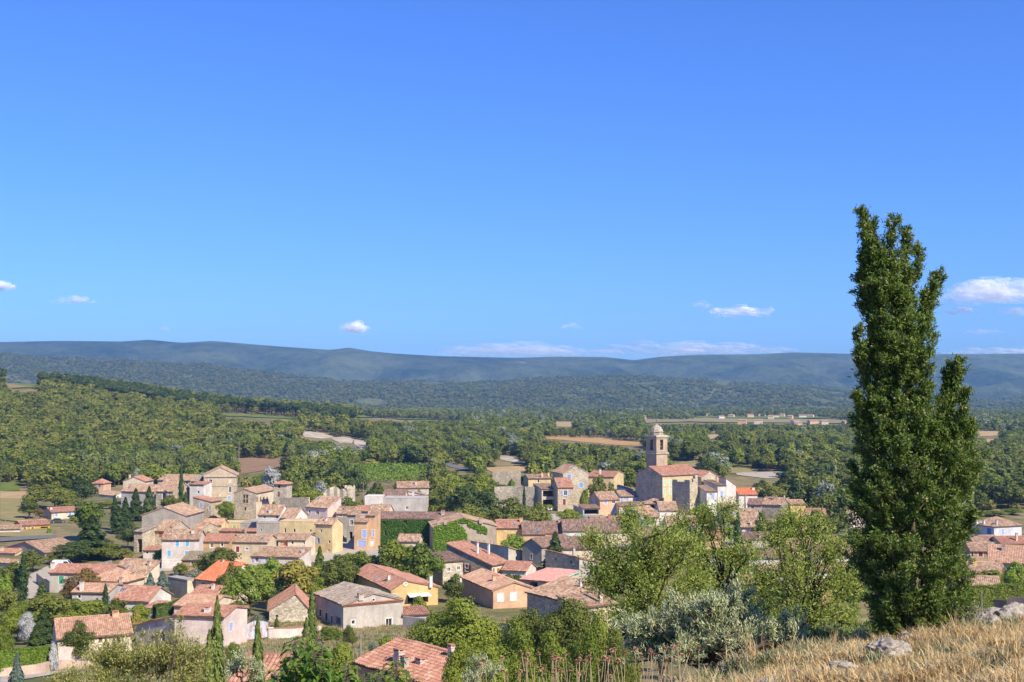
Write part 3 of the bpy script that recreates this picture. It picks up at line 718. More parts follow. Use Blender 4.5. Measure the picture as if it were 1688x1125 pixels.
CLAYCAP = plain('clay_cap', (0.42, 0.20, 0.12), 0.9, 0.25, 3.0, 0.1)
TIMBER = plain('eaves_timber', (0.15, 0.10, 0.07), 0.9, 0.25, 3.0, 0.1)
GEN = plain('eaves_cornice', (0.50, 0.36, 0.27), 0.9, 0.25, 3.0, 0.1)

HOUSES = []
class House:
    def __init__(s, cx, cy, D, th, a, b, roof='gA', rise=None, pitch=0.30, wall=None, tile='old', base=None, ry=None, name='village_house', label='', cat='house', group=None,
                 over=0.35, apex=0.5, walls=None, thick=0.14, cols=None, ridge_tiles=True, parapet=0.0, gen=True):
        th = R(th); s.A = Vector((math.cos(th), math.sin(th), 0)); s.B = Vector((-math.sin(th), math.cos(th), 0))
        c = at(cx, cy, D); s.P = Vector((c.x, c.y, 0)); ztop = c.z; s.D = D
        def solve(px, d):
            r_ = ray(px, cy); nx, ny = r_.y, -r_.x      # vertical plane through the eye and that picture column
            return -(s.P.x * nx + s.P.y * ny) / (d.x * nx + d.y * ny)
        s.a = solve(a[0], s.A) if isinstance(a, (tuple, list)) else a
        if isinstance(b, tuple) and b[0] == 'R':
            sv = s.P.copy(); s.P = s.P + s.A * s.a; s.b = solve(b[1], s.B); s.P = sv
        else: s.b = solve(b[0], s.B) if isinstance(b, (tuple, list)) else b
        if s.a <= 0.3 or s.a > 80: print('HOUSE a?', label, s.a); s.a = min(max(abs(s.a), 3), 20)
        if s.b <= 0.3 or s.b > 80: print('HOUSE b?', label, s.b); s.b = min(max(abs(s.b), 3), 20)
        s.roof, s.apex = roof, apex
        span = {'gA': s.b * min(apex, 1 - apex) * (1 if True else 0), 'gB': s.a * min(apex, 1 - apex), 'hip': min(s.a, s.b) / 2}.get(roof, s.b if roof in ('sF', 'sK') else s.a)
        s.rise = rise if rise is not None else span * pitch
        if ry is not None:
            k = {'gA': s.B * (apex * s.b), 'gB': s.A * (apex * s.a), 'sF': s.B * s.b, 'sL': s.A * s.a, 'sR': s.A * s.a, 'sK': s.B * s.b, 'hip': s.B * (min(s.a, s.b) / 2)}[roof]
            q = s.P + k; dz = ray(cx, ry); dz = dz.z / dz.y * q.y - ztop
            s.rise = -dz if roof in ('sR', 'sK') else dz
            run = {'gB': s.a * apex, 'sL': s.a, 'sR': s.a, 'gA': s.b * apex, 'sF': s.b, 'sK': s.b, 'hip': min(s.a, s.b) / 2}[roof]
            if not 0.08 < s.rise / run < 0.62: print('RISE', label, round(s.rise, 2), 'run', round(run, 2)); s.rise = min(max(s.rise, 0.12 * run), 0.55 * run)
        s.ze = ztop - s.h(0, 0)
        g = [terrain(*(s.P + s.A * u + s.B * v).xy, False) for u in (0, s.a) for v in (0, s.b)]
        s.zb = min(g) - 0.6 if base is None else at(cx, base, D).z
        s.wallm = wall; s.wallo = walls or {}; s.openings = {k: [] for k in 'ARKL'}
        s.root = empty(name, tuple(s.P + s.A * (s.a / 2) + s.B * (s.b / 2) + Vector((0, 0, s.zb)))); tag(s.root, label, cat, group)
        s.off = Vector(s.root.location)
        s.tile, s.over, s.thick, s.cols, s.parapet, s.gen, s.rt = tile, over, thick, cols, parapet, gen, ridge_tiles
        s.roof_o = None; s.parts = []; HOUSES.append(s)
    def h(s, u, v):
        r, a, b, p = s.rise, s.a, s.b, s.apex; t = s.roof
        if t == 'gA': return r * min(v / (p * b), (b - v) / ((1 - p) * b))
        if t == 'gB': return r * min(u / (p * a), (a - u) / ((1 - p) * a))
        if t == 'sF': return r * v / b
        if t == 'sK': return r * (1 - v / b)
        if t == 'sL': return r * u / a
        if t == 'sR': return r * (1 - u / a)
        if t == 'hip': k = r / (min(a, b) / 2); return min(k * min(u, a - u, v, b - v), r)
        return 0.0
    def W(s, u, v, z): return s.P + s.A * u + s.B * v + Vector((0, 0, z)) - s.off
    def side(s, w):
        """start corner, direction, outward normal, length, top profile [(x, z)]"""
        a, b = s.a, s.b
        st, d, n, L, f = {'A': ((0, 0), s.A, -s.B, a, lambda x: (x, 0)), 'R': ((a, 0), s.B, s.A, b, lambda x: (a, x)), 'K': ((a, b), -s.A, s.B, a, lambda x: (a - x, b)), 'L': ((0, b), -s.B, -s.A, b, lambda x: (0, b - x))}[w]
        xs = [0.0, L]
        if s.roof == 'gA' and w in 'RL': xs.insert(1, s.apex * b if w == 'R' else (1 - s.apex) * b)
        if s.roof == 'gB' and w in 'AK': xs.insert(1, s.apex * a if w == 'A' else (1 - s.apex) * a)
        return s.P + s.A * st[0] + s.B * st[1], d, n, L, [(x, s.ze + s.h(*f(x))) for x in xs]
    def locate(s, w, x0, y0, x1, y1):
        o, d, n, L, _ = s.side(w)
        q0, q1 = hit_plane((x0 + x1) / 2 - (x1 - x0) / 2, (y0 + y1) / 2, o, n), hit_plane(x1, (y0 + y1) / 2, o, n)
        c = hit_plane((x0 + x1) / 2, (y0 + y1) / 2, o, n); zt, zb_ = hit_plane((x0 + x1) / 2, y0, o, n).z, hit_plane((x0 + x1) / 2, y1, o, n).z
        u0, u1 = sorted(((q0 - o).dot(d), (q1 - o).dot(d)))
        return u0, u1, zb_, zt
    def op(s, w, x0, y0, x1, y1, kind='d', col='white', surround=True, name=None, col2=None):
        """an opening measured on the picture: d window, s closed shutters, o window with open shutters, g door, v void, b blind panel"""
        u0, u1, z0, z1 = s.locate(w, x0, y0, x1, y1); L = s.side(w)[3]
        if u1 - u0 < 0.45: m = (u0 + u1) / 2; u0, u1 = m - .225, m + .225
        u0, u1 = max(0.06, u0), min(L - 0.06, u1); top = min(p[1] for p in s.side(w)[4]); dz = max(0.0, z1 - (top - 0.12)); z1 -= dz; z0 -= dz if dz < 2.5 else 0; z0 = max(z0, s.zb + 0.05)
        if u1 - u0 < 0.25 or z1 - z0 < 0.25: print('opening outside', s.root['label'], w, round(u0, 1), round(u1, 1), round(z0, 1), round(z1, 1), 'L', round(L, 1), 'top', round(top, 1)); return s
        s.openings[w].append((u0, u1, z0, z1, kind, col, surround, name, col2)); return s
    def opm(s, w, u0, u1, h0, h1, kind='d', col='white', surround=True, name=None):
        """an opening in metres from the wall's start, heights measured down from the eave"""
        s.openings[w].append((u0, u1, s.ze - h1, s.ze - h0, kind, col, surround, name, None)); return s
    def build(s):
        mats = [s.wallm]; mi = {}
        for w in 'ARKL':
            m = s.wallo.get(w, s.wallm)
            if m not in mats: mats.append(m)
            mi[w] = mats.index(m)
        b = MB()
        for w in 'ARKL':
            o, d, n, L, prof = s.side(w); o = o - s.off; d3 = d; up = Vector((0, 0, 1))
            pt = lambda x, z, dep=0.0, o=o, d3=d3, n=n: o + d3 * x + up * z - n * dep
            zm = min(p[1] for p in prof)
            ops = [q for q in s.openings[w]]
            xs = sorted({0.0, L, *[q[0] for q in ops], *[q[1] for q in ops]}); zs = sorted({s.zb, zm, *[q[2] for q in ops], *[q[3] for q in ops]})
            for i in range(len(xs) - 1):
                for j in range(len(zs) - 1):
                    mx, mz = (xs[i] + xs[i + 1]) / 2, (zs[j] + zs[j + 1]) / 2
                    if any(q[0] < mx < q[1] and q[2] < mz < q[3] for q in ops): continue
                    b.poly([pt(xs[i], zs[j]), pt(xs[i + 1], zs[j]), pt(xs[i + 1], zs[j + 1]), pt(xs[i], zs[j + 1])], mi[w])
            if max(p[1] for p in prof) > zm + 0.01:
                pts = [pt(0, zm), pt(L, zm)] + [pt(x, z) for x, z in reversed(prof) if z > zm + 1e-4]
                b.poly(pts, mi[w])
            for (u0, u1, z0, z1, kind, col, sur, nm, c2) in ops:
                dep = {'v': 2.2, 'b': 0.05}.get(kind, 0.17)
                m = mi[w]
                b.poly([pt(u0, z0), pt(u0, z1), pt(u0, z1, dep), pt(u0, z0, dep)], m); b.poly([pt(u1, z1), pt(u1, z0), pt(u1, z0, dep), pt(u1, z1, dep)], m)
                b.poly([pt(u0, z1), pt(u1, z1), pt(u1, z1, dep), pt(u0, z1, dep)], m); b.poly([pt(u0, z0), pt(u0, z0, dep), pt(u1, z0, dep), pt(u1, z0)], m)
                s.parts.append((w, pt, n, d3, u0, u1, z0, z1, dep, kind, col, sur, nm, c2))
        wall = b.build('wall', mats, s.root)
        if s.roof == 'flat' and s.parapet: pass
        s.build_roof()
        for p in s.parts: s.build_opening(*p)
        return s
    def build_opening(s, w, pt, n, d, u0, u1, z0, z1, dep, kind, col, sur, nm, c2):
        up = Vector((0, 0, 1)); fw = 0.07; wd, ht = u1 - u0, z1 - z0
        def bx(mb, ua, ub, za, zb_, d0, d1, m=0):   # d0 < d1 measured inwards from the wall face
            mb.box(pt(ua, za, d1), d * (ub - ua), n * (d1 - d0), up * (zb_ - za), m)
        if kind in ('d', 's', 'o'):
            f = MB()
            for (ua, ub, za, zb_) in ((u0 + .002, u0 + fw, z0 + .002, z1 - .002), (u1 - fw, u1 - .002, z0 + .002, z1 - .002), (u0 + fw, u1 - fw, z0 + .002, z0 + fw), (u0 + fw, u1 - fw, z1 - fw, z1 - .002)): bx(f, ua, ub, za, zb_, 0.10, 0.165)
            if wd > 0.7: bx(f, (u0 + u1) / 2 - .035, (u0 + u1) / 2 + .035, z0 + fw, z1 - fw, 0.105, 0.16)
            win = f.build('window', paint('white' if col != 'wood' else 'wood'), s.root)
            g = MB(); g.poly([pt(u0, z0, .168), pt(u1, z0, .168), pt(u1, z1, .168), pt(u0, z1, .168)]); g.build('pane', glass(), win)
            if sur:
                q = MB(); sw = 0.16
                bx(q, u0 - sw, u0 - .003, z0 - sw, z1 + sw, -0.025, 0.02); bx(q, u1 + .003, u1 + sw, z0 - sw, z1 + sw, -0.025, 0.02)
                bx(q, u0 - .003, u1 + .003, z1 + .003, z1 + sw, -0.022, 0.02); bx(q, u0 - .003, u1 + .003, z0 - sw, z0 - .003, -0.06, 0.02)
                q.build('surround', SURR, win)
            if kind == 's':
                for (ua, ub) in ((u0 + .01, (u0 + u1) / 2 - .012), ((u0 + u1) / 2 + .012, u1 - .01)): s.shutter(bx, ua, ub, z0 + .01, z1 - .01, 0.03, 0.075, col, win)
            if kind == 'o':
                sh = wd / 2 if wd < 1.4 else 0.6
                off = 0.02 + (0.165 if sur else 0)
                for (ua, ub) in ((u0 - sh - off, u0 - off), (u1 + off, u1 + sh + off)): s.shutter(bx, ua, ub, z0, z1, -0.07, -0.026, col, win)
        elif kind == 'g':
            q = MB(); bx(q, u0 + .003, u1 - .003, z0 + .003, z1 - .003, 0.11, 0.165)
            nb = max(2, int(wd / 0.3))
            for k in range(nb): bx(q, u0 + wd * (k + .08) / nb, u0 + wd * (k + .92) / nb, z0 + .04, z1 - .04, 0.085, 0.11)
            dr = q.build(nm or 'door', paint(col), s.root)
            if sur:
                q = MB(); sw = 0.15
                bx(q, u0 - sw, u0 - .003, z0, z1 + sw, -0.025, 0.02); bx(q, u1 + .003, u1 + sw, z0, z1 + sw, -0.025, 0.02); bx(q, u0 - .003, u1 + .003, z1 + .003, z1 + sw, -0.022, 0.02)
                q.build('surround', SURR, dr)
        elif kind == 'v':
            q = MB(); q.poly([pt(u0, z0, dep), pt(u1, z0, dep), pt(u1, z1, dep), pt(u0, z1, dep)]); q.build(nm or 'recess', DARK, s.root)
        elif kind == 'b':
            q = MB(); q.poly([pt(u0, z0, dep), pt(u1, z0, dep), pt(u1, z1, dep), pt(u0, z1, dep)]); q.build(nm or 'blind_window', paint(col), s.root)
    def shutter(s, bx, ua, ub, za, zb_, d0, d1, col, win):
        q = MB(); bx(q, ua, ub, za, zb_, d0, d1)
        n = max(2, int((zb_ - za) / 0.28))
        for k in range(n): bx(q, ua + .05, ub - .05, za + (zb_ - za) * (k + .18) / n, za + (zb_ - za) * (k + .82) / n, d0 - 0.015, d0)
        q.build('shutter', paint(col), win)
    # ---- roofs: a slab for each slope and rows of round tiles on it
    def slopes(s):
        a, b, r, o, p = s.a, s.b, s.rise, s.over, s.apex; t = s.roof
        g = 0.22 if s.D < 320 else 0.18                              # overhang at the gables
        if t == 'gA':
            k1, k2 = r / (p * b), r / ((1 - p) * b)
            return [([(-g, -o), (a + g, -o), (a + g, p * b), (-g, p * b)], (0, k1, 0)), ([(a + g, b + o), (-g, b + o), (-g, p * b), (a + g, p * b)], (0, -k2, k2 * b))]
        if t == 'gB':
            k1, k2 = r / (p * a), r / ((1 - p) * a)
            return [([(-o, b + g), (-o, -g), (p * a, -g), (p * a, b + g)], (k1, 0, 0)), ([(a + o, -g), (a + o, b + g), (p * a, b + g), (p * a, -g)], (-k2, 0, k2 * a))]
        if t == 'sF': k = r / b; return [([(-g, -o), (a + g, -o), (a + g, b + .1), (-g, b + .1)], (0, k, 0))]
        if t == 'sK': k = r / b; return [([(a + g, b + o), (-g, b + o), (-g, -.1), (a + g, -.1)], (0, -k, r))]
        if t == 'sL': k = r / a; return [([(-o, b + g), (-o, -g), (a + .1, -g), (a + .1, b + g)], (k, 0, 0))]
        if t == 'sR': k = r / a; return [([(a + o, -g), (a + o, b + g), (-.1, b + g), (-.1, -g)], (-k, 0, r))]
        if t == 'hip':
            m = min(a, b) / 2; k = r / m
            if a >= b: r0, r1 = (m, b / 2), (a - m, b / 2)
            else: r0, r1 = (a / 2, m), (a / 2, b - m)
            F4 = [([(-o, -o), (a + o, -o)], (0, k, 0)), ([(a + o, -o), (a + o, b + o)], (-k, 0, k * a)), ([(a + o, b + o), (-o, b + o)], (0, -k, k * b)), ([(-o, b + o), (-o, -o)], (k, 0, 0))]
            tops = [[r1, r0], [r1], [r0, r1], [r0]] if a >= b else [[r0], [r1, r0], [r1], [r0, r1]]
            return [(f[0] + t_, f[1]) for f, t_ in zip(F4, tops)]
        return []
    def build_roof(s):
        if s.roof == 'flat':
            b = MB(); z = s.ze; b.box(s.W(-.05, -.05, z + .003), s.A * (s.a + .1), s.B * (s.b + .1), Vector((0, 0, .18)))
            s.roof_o = b.build('roof', SURR if not s.cols else s.cols, s.root); return
        b = MB(); T = tiles(s.tile); per = 0.26 if s.D < 170 else 0.34; row = 0.42 if s.D < 300 else 0.7
        rs = np.random.RandomState(int(abs(s.P.x * 13 + s.P.y * 7)) % 9999)
        for (poly, (ku, kv, c)) in s.slopes():
            zf = lambda u, v: s.ze + ku * u + kv * v + c
            top = [s.W(u, v, zf(u, v) + s.thick) for u, v in poly]; bot = [s.W(u, v, zf(u, v) + 0.004) for u, v in poly]
            b.poly(top, 0, [(0.5, 0.5)] * len(top)); b.poly(list(reversed(bot)), 1)
            for k in range(len(poly)):
                k2 = (k + 1) % len(poly); b.poly([bot[k], bot[k2], top[k2], top[k]], 1 if k == 0 else 0, [(3.5, k + .5)] * 4)
            # tile rows
            e = Vector((poly[1][0] - poly[0][0], poly[1][1] - poly[0][1])); L = e.length; e /= L
            q = Vector((-e.y, e.x)); sl = math.sqrt(1 + ku * ku + kv * kv); P0 = Vector(poly[0])
            ins = [((Vector(p_) - P0).dot(e), (Vector(p_) - P0).dot(q)) for p_ in poly]
            nc = max(3, int(L / per)); w = L / nc
            def vmax(x):
                best = 0.0
                for k in range(len(ins)):
                    (x0, y0), (x1, y1) = ins[k], ins[(k + 1) % len(ins)]
                    if y0 < 1e-6 and y1 < 1e-6: continue
                    if min(x0, x1) - 1e-6 <= x <= max(x0, x1) + 1e-6 and abs(x1 - x0) > 1e-6: best = max(best, y0 + (y1 - y0) * (x - x0) / (x1 - x0))
                    elif abs(x1 - x0) <= 1e-6 and abs(x - x0) < 1e-6: best = max(best, y0, y1)
                return best
            prof = [(0.0, 0.0), (0.2, 0.055), (0.5, 0.085), (0.8, 0.055), (1.0, 0.0)]
            rect = len(poly) == 4 and abs(ins[2][0] - L) < 1e-4 and abs(ins[3][0]) < 1e-4
            Vh = ins[2][1] if rect else None
            for k in range(nc):
                hi = Vh if rect else vmax((k + .5) * w)
                if hi < 0.15: continue
                nr = max(1, int(hi * sl / row)); wav = rs.uniform(-0.012, 0.02)
                for j in range(nr):
                    y0, y1 = hi * j / nr - (0.04 if j else rs.uniform(0.0, 0.09)), hi * (j + 1) / nr
                    jj = rs.uniform(-0.012, 0.016); jx = rs.uniform(-0.02, 0.02) * per
                    lo, up_ = [], []
                    for (fx, fz) in prof:
                        x = (k + fx) * w + jx; 
                        for (yy, lst, add) in ((y0, lo, 0.035 + jj), (y1, up_, 0.0 + wav * .3)):
                            uv2 = P0 + e * x + q * yy; z = zf(uv2.x, uv2.y) + s.thick + fz + add + 0.006 + (max(0.0, 0.09 * (fbm(uv2.x / 2.6 + s.P.x, uv2.y / 2.6, s.P.y, 3) + .55)) if s.D < 290 else 0.0)
                            lst.append(s.W(uv2.x, uv2.y, z))
                    uvw = [(k + .5, j + .5)] * 4
                    for i in range(4): b.poly([lo[i], lo[i + 1], up_[i + 1], up_[i]], 0, uvw)
                    if s.D < 300: b.poly([lo[0], lo[2], lo[4]], 0, [(k + .5, j + .5)] * 3)
        # ridge tiles
        if s.rt and s.roof in ('gA', 'gB'):
            n = int((s.a if s.roof == 'gA' else s.b) / 0.42)
            for k in range(n + 1):
                f0, f1 = (k / (n + 1)), ((k + 1.06) / (n + 1))
                if s.roof == 'gA': p0, p1 = s.W(-.2 + (s.a + .4) * f0, s.apex * s.b, s.ze + s.rise + s.thick + .02), s.W(-.2 + (s.a + .4) * f1, s.apex * s.b, s.ze + s.rise + s.thick + .035)
                else: p0, p1 = s.W(s.apex * s.a, -.2 + (s.b + .4) * f0, s.ze + s.rise + s.thick + .02), s.W(s.apex * s.a, -.2 + (s.b + .4) * f1, s.ze + s.rise + s.thick + .035)
                i0 = len(b.f); b.tube([p0, p1], [0.13, 0.15], 6)
                for q_ in range(i0, len(b.f)): pass
        s.roof_o = b.build('roof', [T, TIMBER], s.root)
        if s.gen and s.D < 420 and s.roof in ('gA', 'gB', 'sF', 'hip'):
            q = MB(); 
            def cor(u0, v0, du, dv, nx, ny):
                z = s.ze; 
                for lv, (ov, hh) in enumerate(((0.20, 0.10), (0.10, 0.10))):
                    o = Vector((u0 + nx * 0.004, v0 + ny * 0.004)); 
                    q.box(s.W(o.x, o.y, z - 0.12 * (lv + 1)), s.A * du + s.B * dv, s.A * (nx * ov) + s.B * (ny * ov), Vector((0, 0, hh)))
            if s.roof in ('gA', 'sF', 'hip'): cor(0, 0, s.a, 0, 0, -1)
            if s.roof in ('gB', 'hip'): cor(0, 0, 0, s.b, -1, 0); cor(s.a, 0, 0, s.b, 1, 0)
            q.build('cornice', GEN, s.root)
    def chimney(s, px, pb, pt_, w=0.6, mat=None, cap=True):
        """a stack whose foot is seen at (px, pb) on the roof and whose top is at pt_"""
        d = ray(px, pb); d = d / d.y; best = None
        for t in np.arange(s.D - 4, s.D + s.a + s.b + 6, 0.1):
            q = d * t - s.P; u, v = q.dot(s.A), q.dot(s.B)
            if -0.3 <= u <= s.a + 0.3 and -0.3 <= v <= s.b + 0.3 and d.z * t <= s.ze + s.h(min(max(u, 0), s.a), min(max(v, 0), s.b)) + s.thick + .05: best = (u, v, t); break
        if best is None:
            q = d * (s.D + s.b * 0.5) - s.P; u, v = q.dot(s.A), q.dot(s.B); best = (min(max(u, .4), s.a - .4), min(max(v, .4), s.b - .4), s.D + s.b / 2)
        u, v, t = best; z0 = s.ze + s.h(min(max(u, 0), s.a), min(max(v, 0), s.b)) - 0.3; z1 = ray(px, pt_).z / ray(px, pt_).y * t
        z1 = max(z1, z0 + 0.8); hw = w / 2; b = MB(); up = Vector((0, 0, 1))
        b.box(s.W(u - hw, v - hw * .8, z0), s.A * w, s.B * w * .8, up * (z1 - z0 - (0.28 if cap else 0)))
        if cap:
            zc = z1 - 0.28
            b.box(s.W(u - hw - .06, v - hw * .8 - .06, zc + .002), s.A * (w + .12), s.B * (w * .8 + .12), up * 0.07)
            for (du, dv) in ((-hw, -hw * .8), (hw - .1, -hw * .8), (-hw, hw * .8 - .1), (hw - .1, hw * .8 - .1)): b.box(s.W(u + du, v + dv, zc + .074), s.A * .1, s.B * .1, up * 0.13)
            b.box(s.W(u - hw - .05, v - hw * .8 - .05, zc + .206), s.A * (w + .1), s.B * (w * .8 + .1), up * 0.07, 1)
        b.build('chimney', [mat or s.wallm, CLAYCAP], s.roof_o); return s
    def skylight(s, px, py, w=0.8, h=1.0):
        d = ray(px, py); d = d / d.y
        for t in np.arange(s.D - 3, s.D + s.a + s.b + 6, 0.1):
            q = d * t - s.P; u, v = q.dot(s.A), q.dot(s.B)
            if 0 <= u <= s.a and 0 <= v <= s.b and d.z * t <= s.ze + s.h(u, v) + s.thick + .1:
                if s.roof in ('gA', 'sF', 'hip'): du, dv = w / 2, h / 2
                else: du, dv = h / 2, w / 2
                z = lambda U, V_: s.ze + s.h(min(max(U, 0), s.a), min(max(V_, 0), s.b)) + s.thick + 0.13
                f = MB(); P4 = [(u - du, v - dv), (u + du, v - dv), (u + du, v + dv), (u - du, v + dv)]
                for k in range(4):
                    p0, p1 = P4[k], P4[(k + 1) % 4]; f.tube([s.W(*p0, z(*p0)), s.W(*p1, z(*p1))], [.06, .06], 4)
                fr = f.build('skylight', paint('grey'), s.roof_o); g = MB(); g.poly([s.W(*p, z(*p) - .01) for p in P4]); g.build('pane', plain('skylight_glass', (0.10, 0.14, 0.2), 0.1, 0.2, 1.0, 0.6), fr); break
        return s

C_ = lambda *c: tuple(s2l(c))
# plaster and stone colours (real surface colours)
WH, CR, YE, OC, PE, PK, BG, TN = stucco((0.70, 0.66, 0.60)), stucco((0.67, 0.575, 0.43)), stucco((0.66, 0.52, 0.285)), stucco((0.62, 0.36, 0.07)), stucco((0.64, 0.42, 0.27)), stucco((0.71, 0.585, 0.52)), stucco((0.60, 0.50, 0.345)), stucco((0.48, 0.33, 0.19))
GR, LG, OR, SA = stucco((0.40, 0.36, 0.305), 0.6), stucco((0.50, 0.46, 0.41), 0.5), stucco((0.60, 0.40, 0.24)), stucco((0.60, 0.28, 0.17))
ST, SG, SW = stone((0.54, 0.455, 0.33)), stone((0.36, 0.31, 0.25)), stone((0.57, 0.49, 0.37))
# ------------------------------------------------------------------ the village, from the far left to the right
def H(*a, **k): return House(*a, **k)
T_ = dict
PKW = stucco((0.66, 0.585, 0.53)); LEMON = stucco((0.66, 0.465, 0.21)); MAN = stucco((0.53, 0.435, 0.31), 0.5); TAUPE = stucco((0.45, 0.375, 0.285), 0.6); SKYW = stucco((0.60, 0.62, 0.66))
# left fringe
H(152, 797, 495, -12, (170,), 6, 'hip', rise=1.5, wall=PE, tile='red', label='small peach house with hipped roof at the edge of the wood').op('A', 162, 799, 166, 804, 's', 'wood').build()
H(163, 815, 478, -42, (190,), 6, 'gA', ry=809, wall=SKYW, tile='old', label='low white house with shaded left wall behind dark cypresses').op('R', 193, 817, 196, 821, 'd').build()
H(85, 845.5, 390, 36, (129,), (71,), 'gA', ry=838, wall=CR, tile='red', label='cream cottage with three blue shuttered windows near the left edge').op('A', 91, 847, 95, 851.5, 's', 'blue').op('A', 113, 846, 117.5, 851.5, 's', 'blue').op('A', 121.5, 845, 125.5, 850.5, 's', 'blue').build().chimney(84, 840, 836, 0.7)
H(35, 867.5, 360, 34, (82,), (24,), 'gA', ry=860, wall=OC, tile='red', label='bright ochre bungalow with porch above the road').op('A', 38.5, 869.5, 43, 875.5, 's', 'wood').op('A', 51.5, 869, 56, 874.5, 's', 'wood').op('A', 67, 868.5, 79, 880, 'v', name='porch').build()
H(-30, 874, 352, 14, (33,), 6, 'gA', ry=868, wall=WH, tile='old', label='low white garage wing beside the ochre bungalow').op('A', 4, 876, 20, 883, 'g', 'white').build()
H(11, 903, 312, -38, (74,), 10, 'gB', ry=894, apex=0.5, wall=GR, tile='old', label='grey gabled outbuilding below the road at the left').op('A', 30, 903, 36, 910, 'd').build()
H(-25, 925, 290, -28, (21,), ('R', 38.5), 'gA', pitch=0.36, wall=WH, tile='old', label='white gabled house cut by the left edge').build()
H(-10, 912, 306, -10, (25,), 6, 'gA', ry=905, wall=CR, tile='red', label='cream house with small terracotta roof at the left edge').build().chimney(3, 908, 901, 0.6)
H(82, 945, 250, -6, (178,), 8, 'gA', ry=931, wall=LG, tile='red', label='pale grey house with green shutters and smooth red roof').op('A', 97, 950, 105, 963, 's', 'green').build().chimney(87, 938, 927, 0.7, SURR)
H(182, 944, 258, -28, (239,), ('R', 263), 'sF', ry=922, wall=CR, tile='old', label='wide single slope roof house left of the white house with turquoise shutters').build().chimney(246, 933, 925, 0.6).skylight(211, 935)
H(234, 850, 337, -6, (306,), 14, 'gB', ry=837, apex=0.5, wall=GR, tile='old', label='large grey barn with broad blank gable below the manor').build()
H(236, 881, 318, -20, (256,), 9, 'gA', ry=867, wall=ST, tile='old', label='narrow stone house with one rust red shutter below the grey barn').op('A', 238.5, 882, 243.5, 890, 's', 'orange', False).build()
H(256, 875, 316, -20, (283,), 7.5, 'gA', ry=858, wall=ST, tile='old', label='taller stone house with one rust red shutter beside the grey barn').op('A', 262, 877, 267, 886, 's', 'orange', False).build().chimney(283, 876, 868, 0.6)
H(236, 908, 300, -5, (267,), 4, 'sF', ry=901, wall=PKW, tile='red', label='small pale lean-to house with two tiny windows').op('A', 240.5, 909, 244.5, 913.5, 'd').op('A', 254.5, 909, 258.5, 913.5, 'd').build()
H(221, 877, 312, -20, (235,), 6, 'sF', rise=0.9, wall=ST, tile='grey', label='ruined stone barn with tall dark opening beside the conifers', cat='barn').op('A', 226, 889, 234, 915, 'v', name='barn_opening').build()
h = H(267, 890.5, 283, 5, (328,), 8.5, 'gA', ry=875, wall=PKW, tile='old', label='tall pale pink house with four turquoise shuttered windows')
for q in ((289.5, 891.8, 295, 901), (306, 891.8, 311.5, 901), (276, 908, 281.5, 918), (305, 909, 310.5, 918)): h.op('A', *q, 's', 'sky')
h.build().chimney(318, 880, 872, 0.7)
b_ = MB(); u0, u1, z0, z1 = h.locate('A', 267, 921.5, 328, 923); b_.box(h.W(0, -.04, z0), h.A * h.a, h.B * .038, Vector((0, 0, z1 - z0))); b_.build('string_course', SURR, h.root)
H(329, 893, 290, -4, (378,), 8, 'gA', ry=881, wall=TN, tile='red', label='tan terraced house with white framed window').op('A', 346.5, 895.5, 352, 903, 'd').op('A', 364, 895.5, 368, 901, 'd').build()
H(378, 894, 292, -4, (441,), 8, 'gA', ry=882, wall=BG, tile='old', label='beige terraced house with dark red door high in its front').op('A', 389, 901, 394.5, 910.5, 's', 'red').op('A', 404.5, 903, 409.5, 907, 'd').build().skylight(432, 888)
H(443, 891, 301, -6, (474,), 8, 'gA', ry=880.5, wall=SA, tile='old', label='terracotta red terraced house with pale green shutters').op('A', 454, 892.3, 458.5, 901.5, 'o', 'mint').build()
H(474.3, 891, 300, -6, (503,), ('R', 520), 'gA', ry=880.5, wall=CR, tile='old', label='cream house at the end of the terrace below the yellow house').op('A', 480, 892.3, 484, 897.5, 'd').op('A', 500, 892.3, 503.5, 898, 'd').build()
H(414, 918, 279, -10, (492,), ('R', 513), 'sF', ry=902, wall=PKW, tile='old', label='low pale house with two lavender blue shuttered windows behind the round pine').op('A', 420.5, 919.3, 426, 927, 'o', 'lav').op('A', 437, 919.3, 442, 927, 's', 'lav').build().chimney(499, 912, 903, 0.6)
H(300, 924, 276, -2, (350,), 6, 'sF', ry=910, wall=TN, tile='mossy', label='small house with mossy brown roof below the pink house').op('A', 315, 926, 320, 931, 'd').build()
# yellow group
h = H(461, 860, 319, -8, (520,), 6, 'flat', wall=YE, label='long yellow house with flat top and narrow windows', cols=YE)
for q in ((468.5, 871, 471.5, 878.5), (483.5, 872, 487, 878), (510.5, 873, 513.5, 877.5)): h.op('A', *q, 'd', 'white', False)
h.build()
h = H(520, 864, 311, -24, (548,), ('R', 565), 'gA', ry=854, wall=YE, tile='old', label='tall yellow corner house with gable facing right')
h.op('A', 527.5, 873, 530.5, 878, 'd', 'white', False).op('A', 522.5, 887.5, 526.5, 895.5, 'o', 'lav', False).op('A', 541, 891, 544.5, 896, 'd', 'white', False).op('A', 540, 906, 544, 910, 'd', 'white', False).build().chimney(537, 859, 853, 0.6, SURR)
h = H(425.5, 849, 345, -10, (461,), 8, 'gA', ry=833, wall=WH, tile='old', label='white upper house with two dark windows in front of the castle hall'); h.op('A', 434, 850.3, 438, 855, 'd').op('A', 454.5, 850.6, 458.5, 855.5, 'd').build().chimney(445, 846, 839, 0.6)
H(423, 863, 333, -8, (461,), 4, 'flat', wall=GR, label='grey rendered annex below the white upper house', cols=GR).op('A', 429, 872, 431.5, 876, 'd', 'white', False).build()
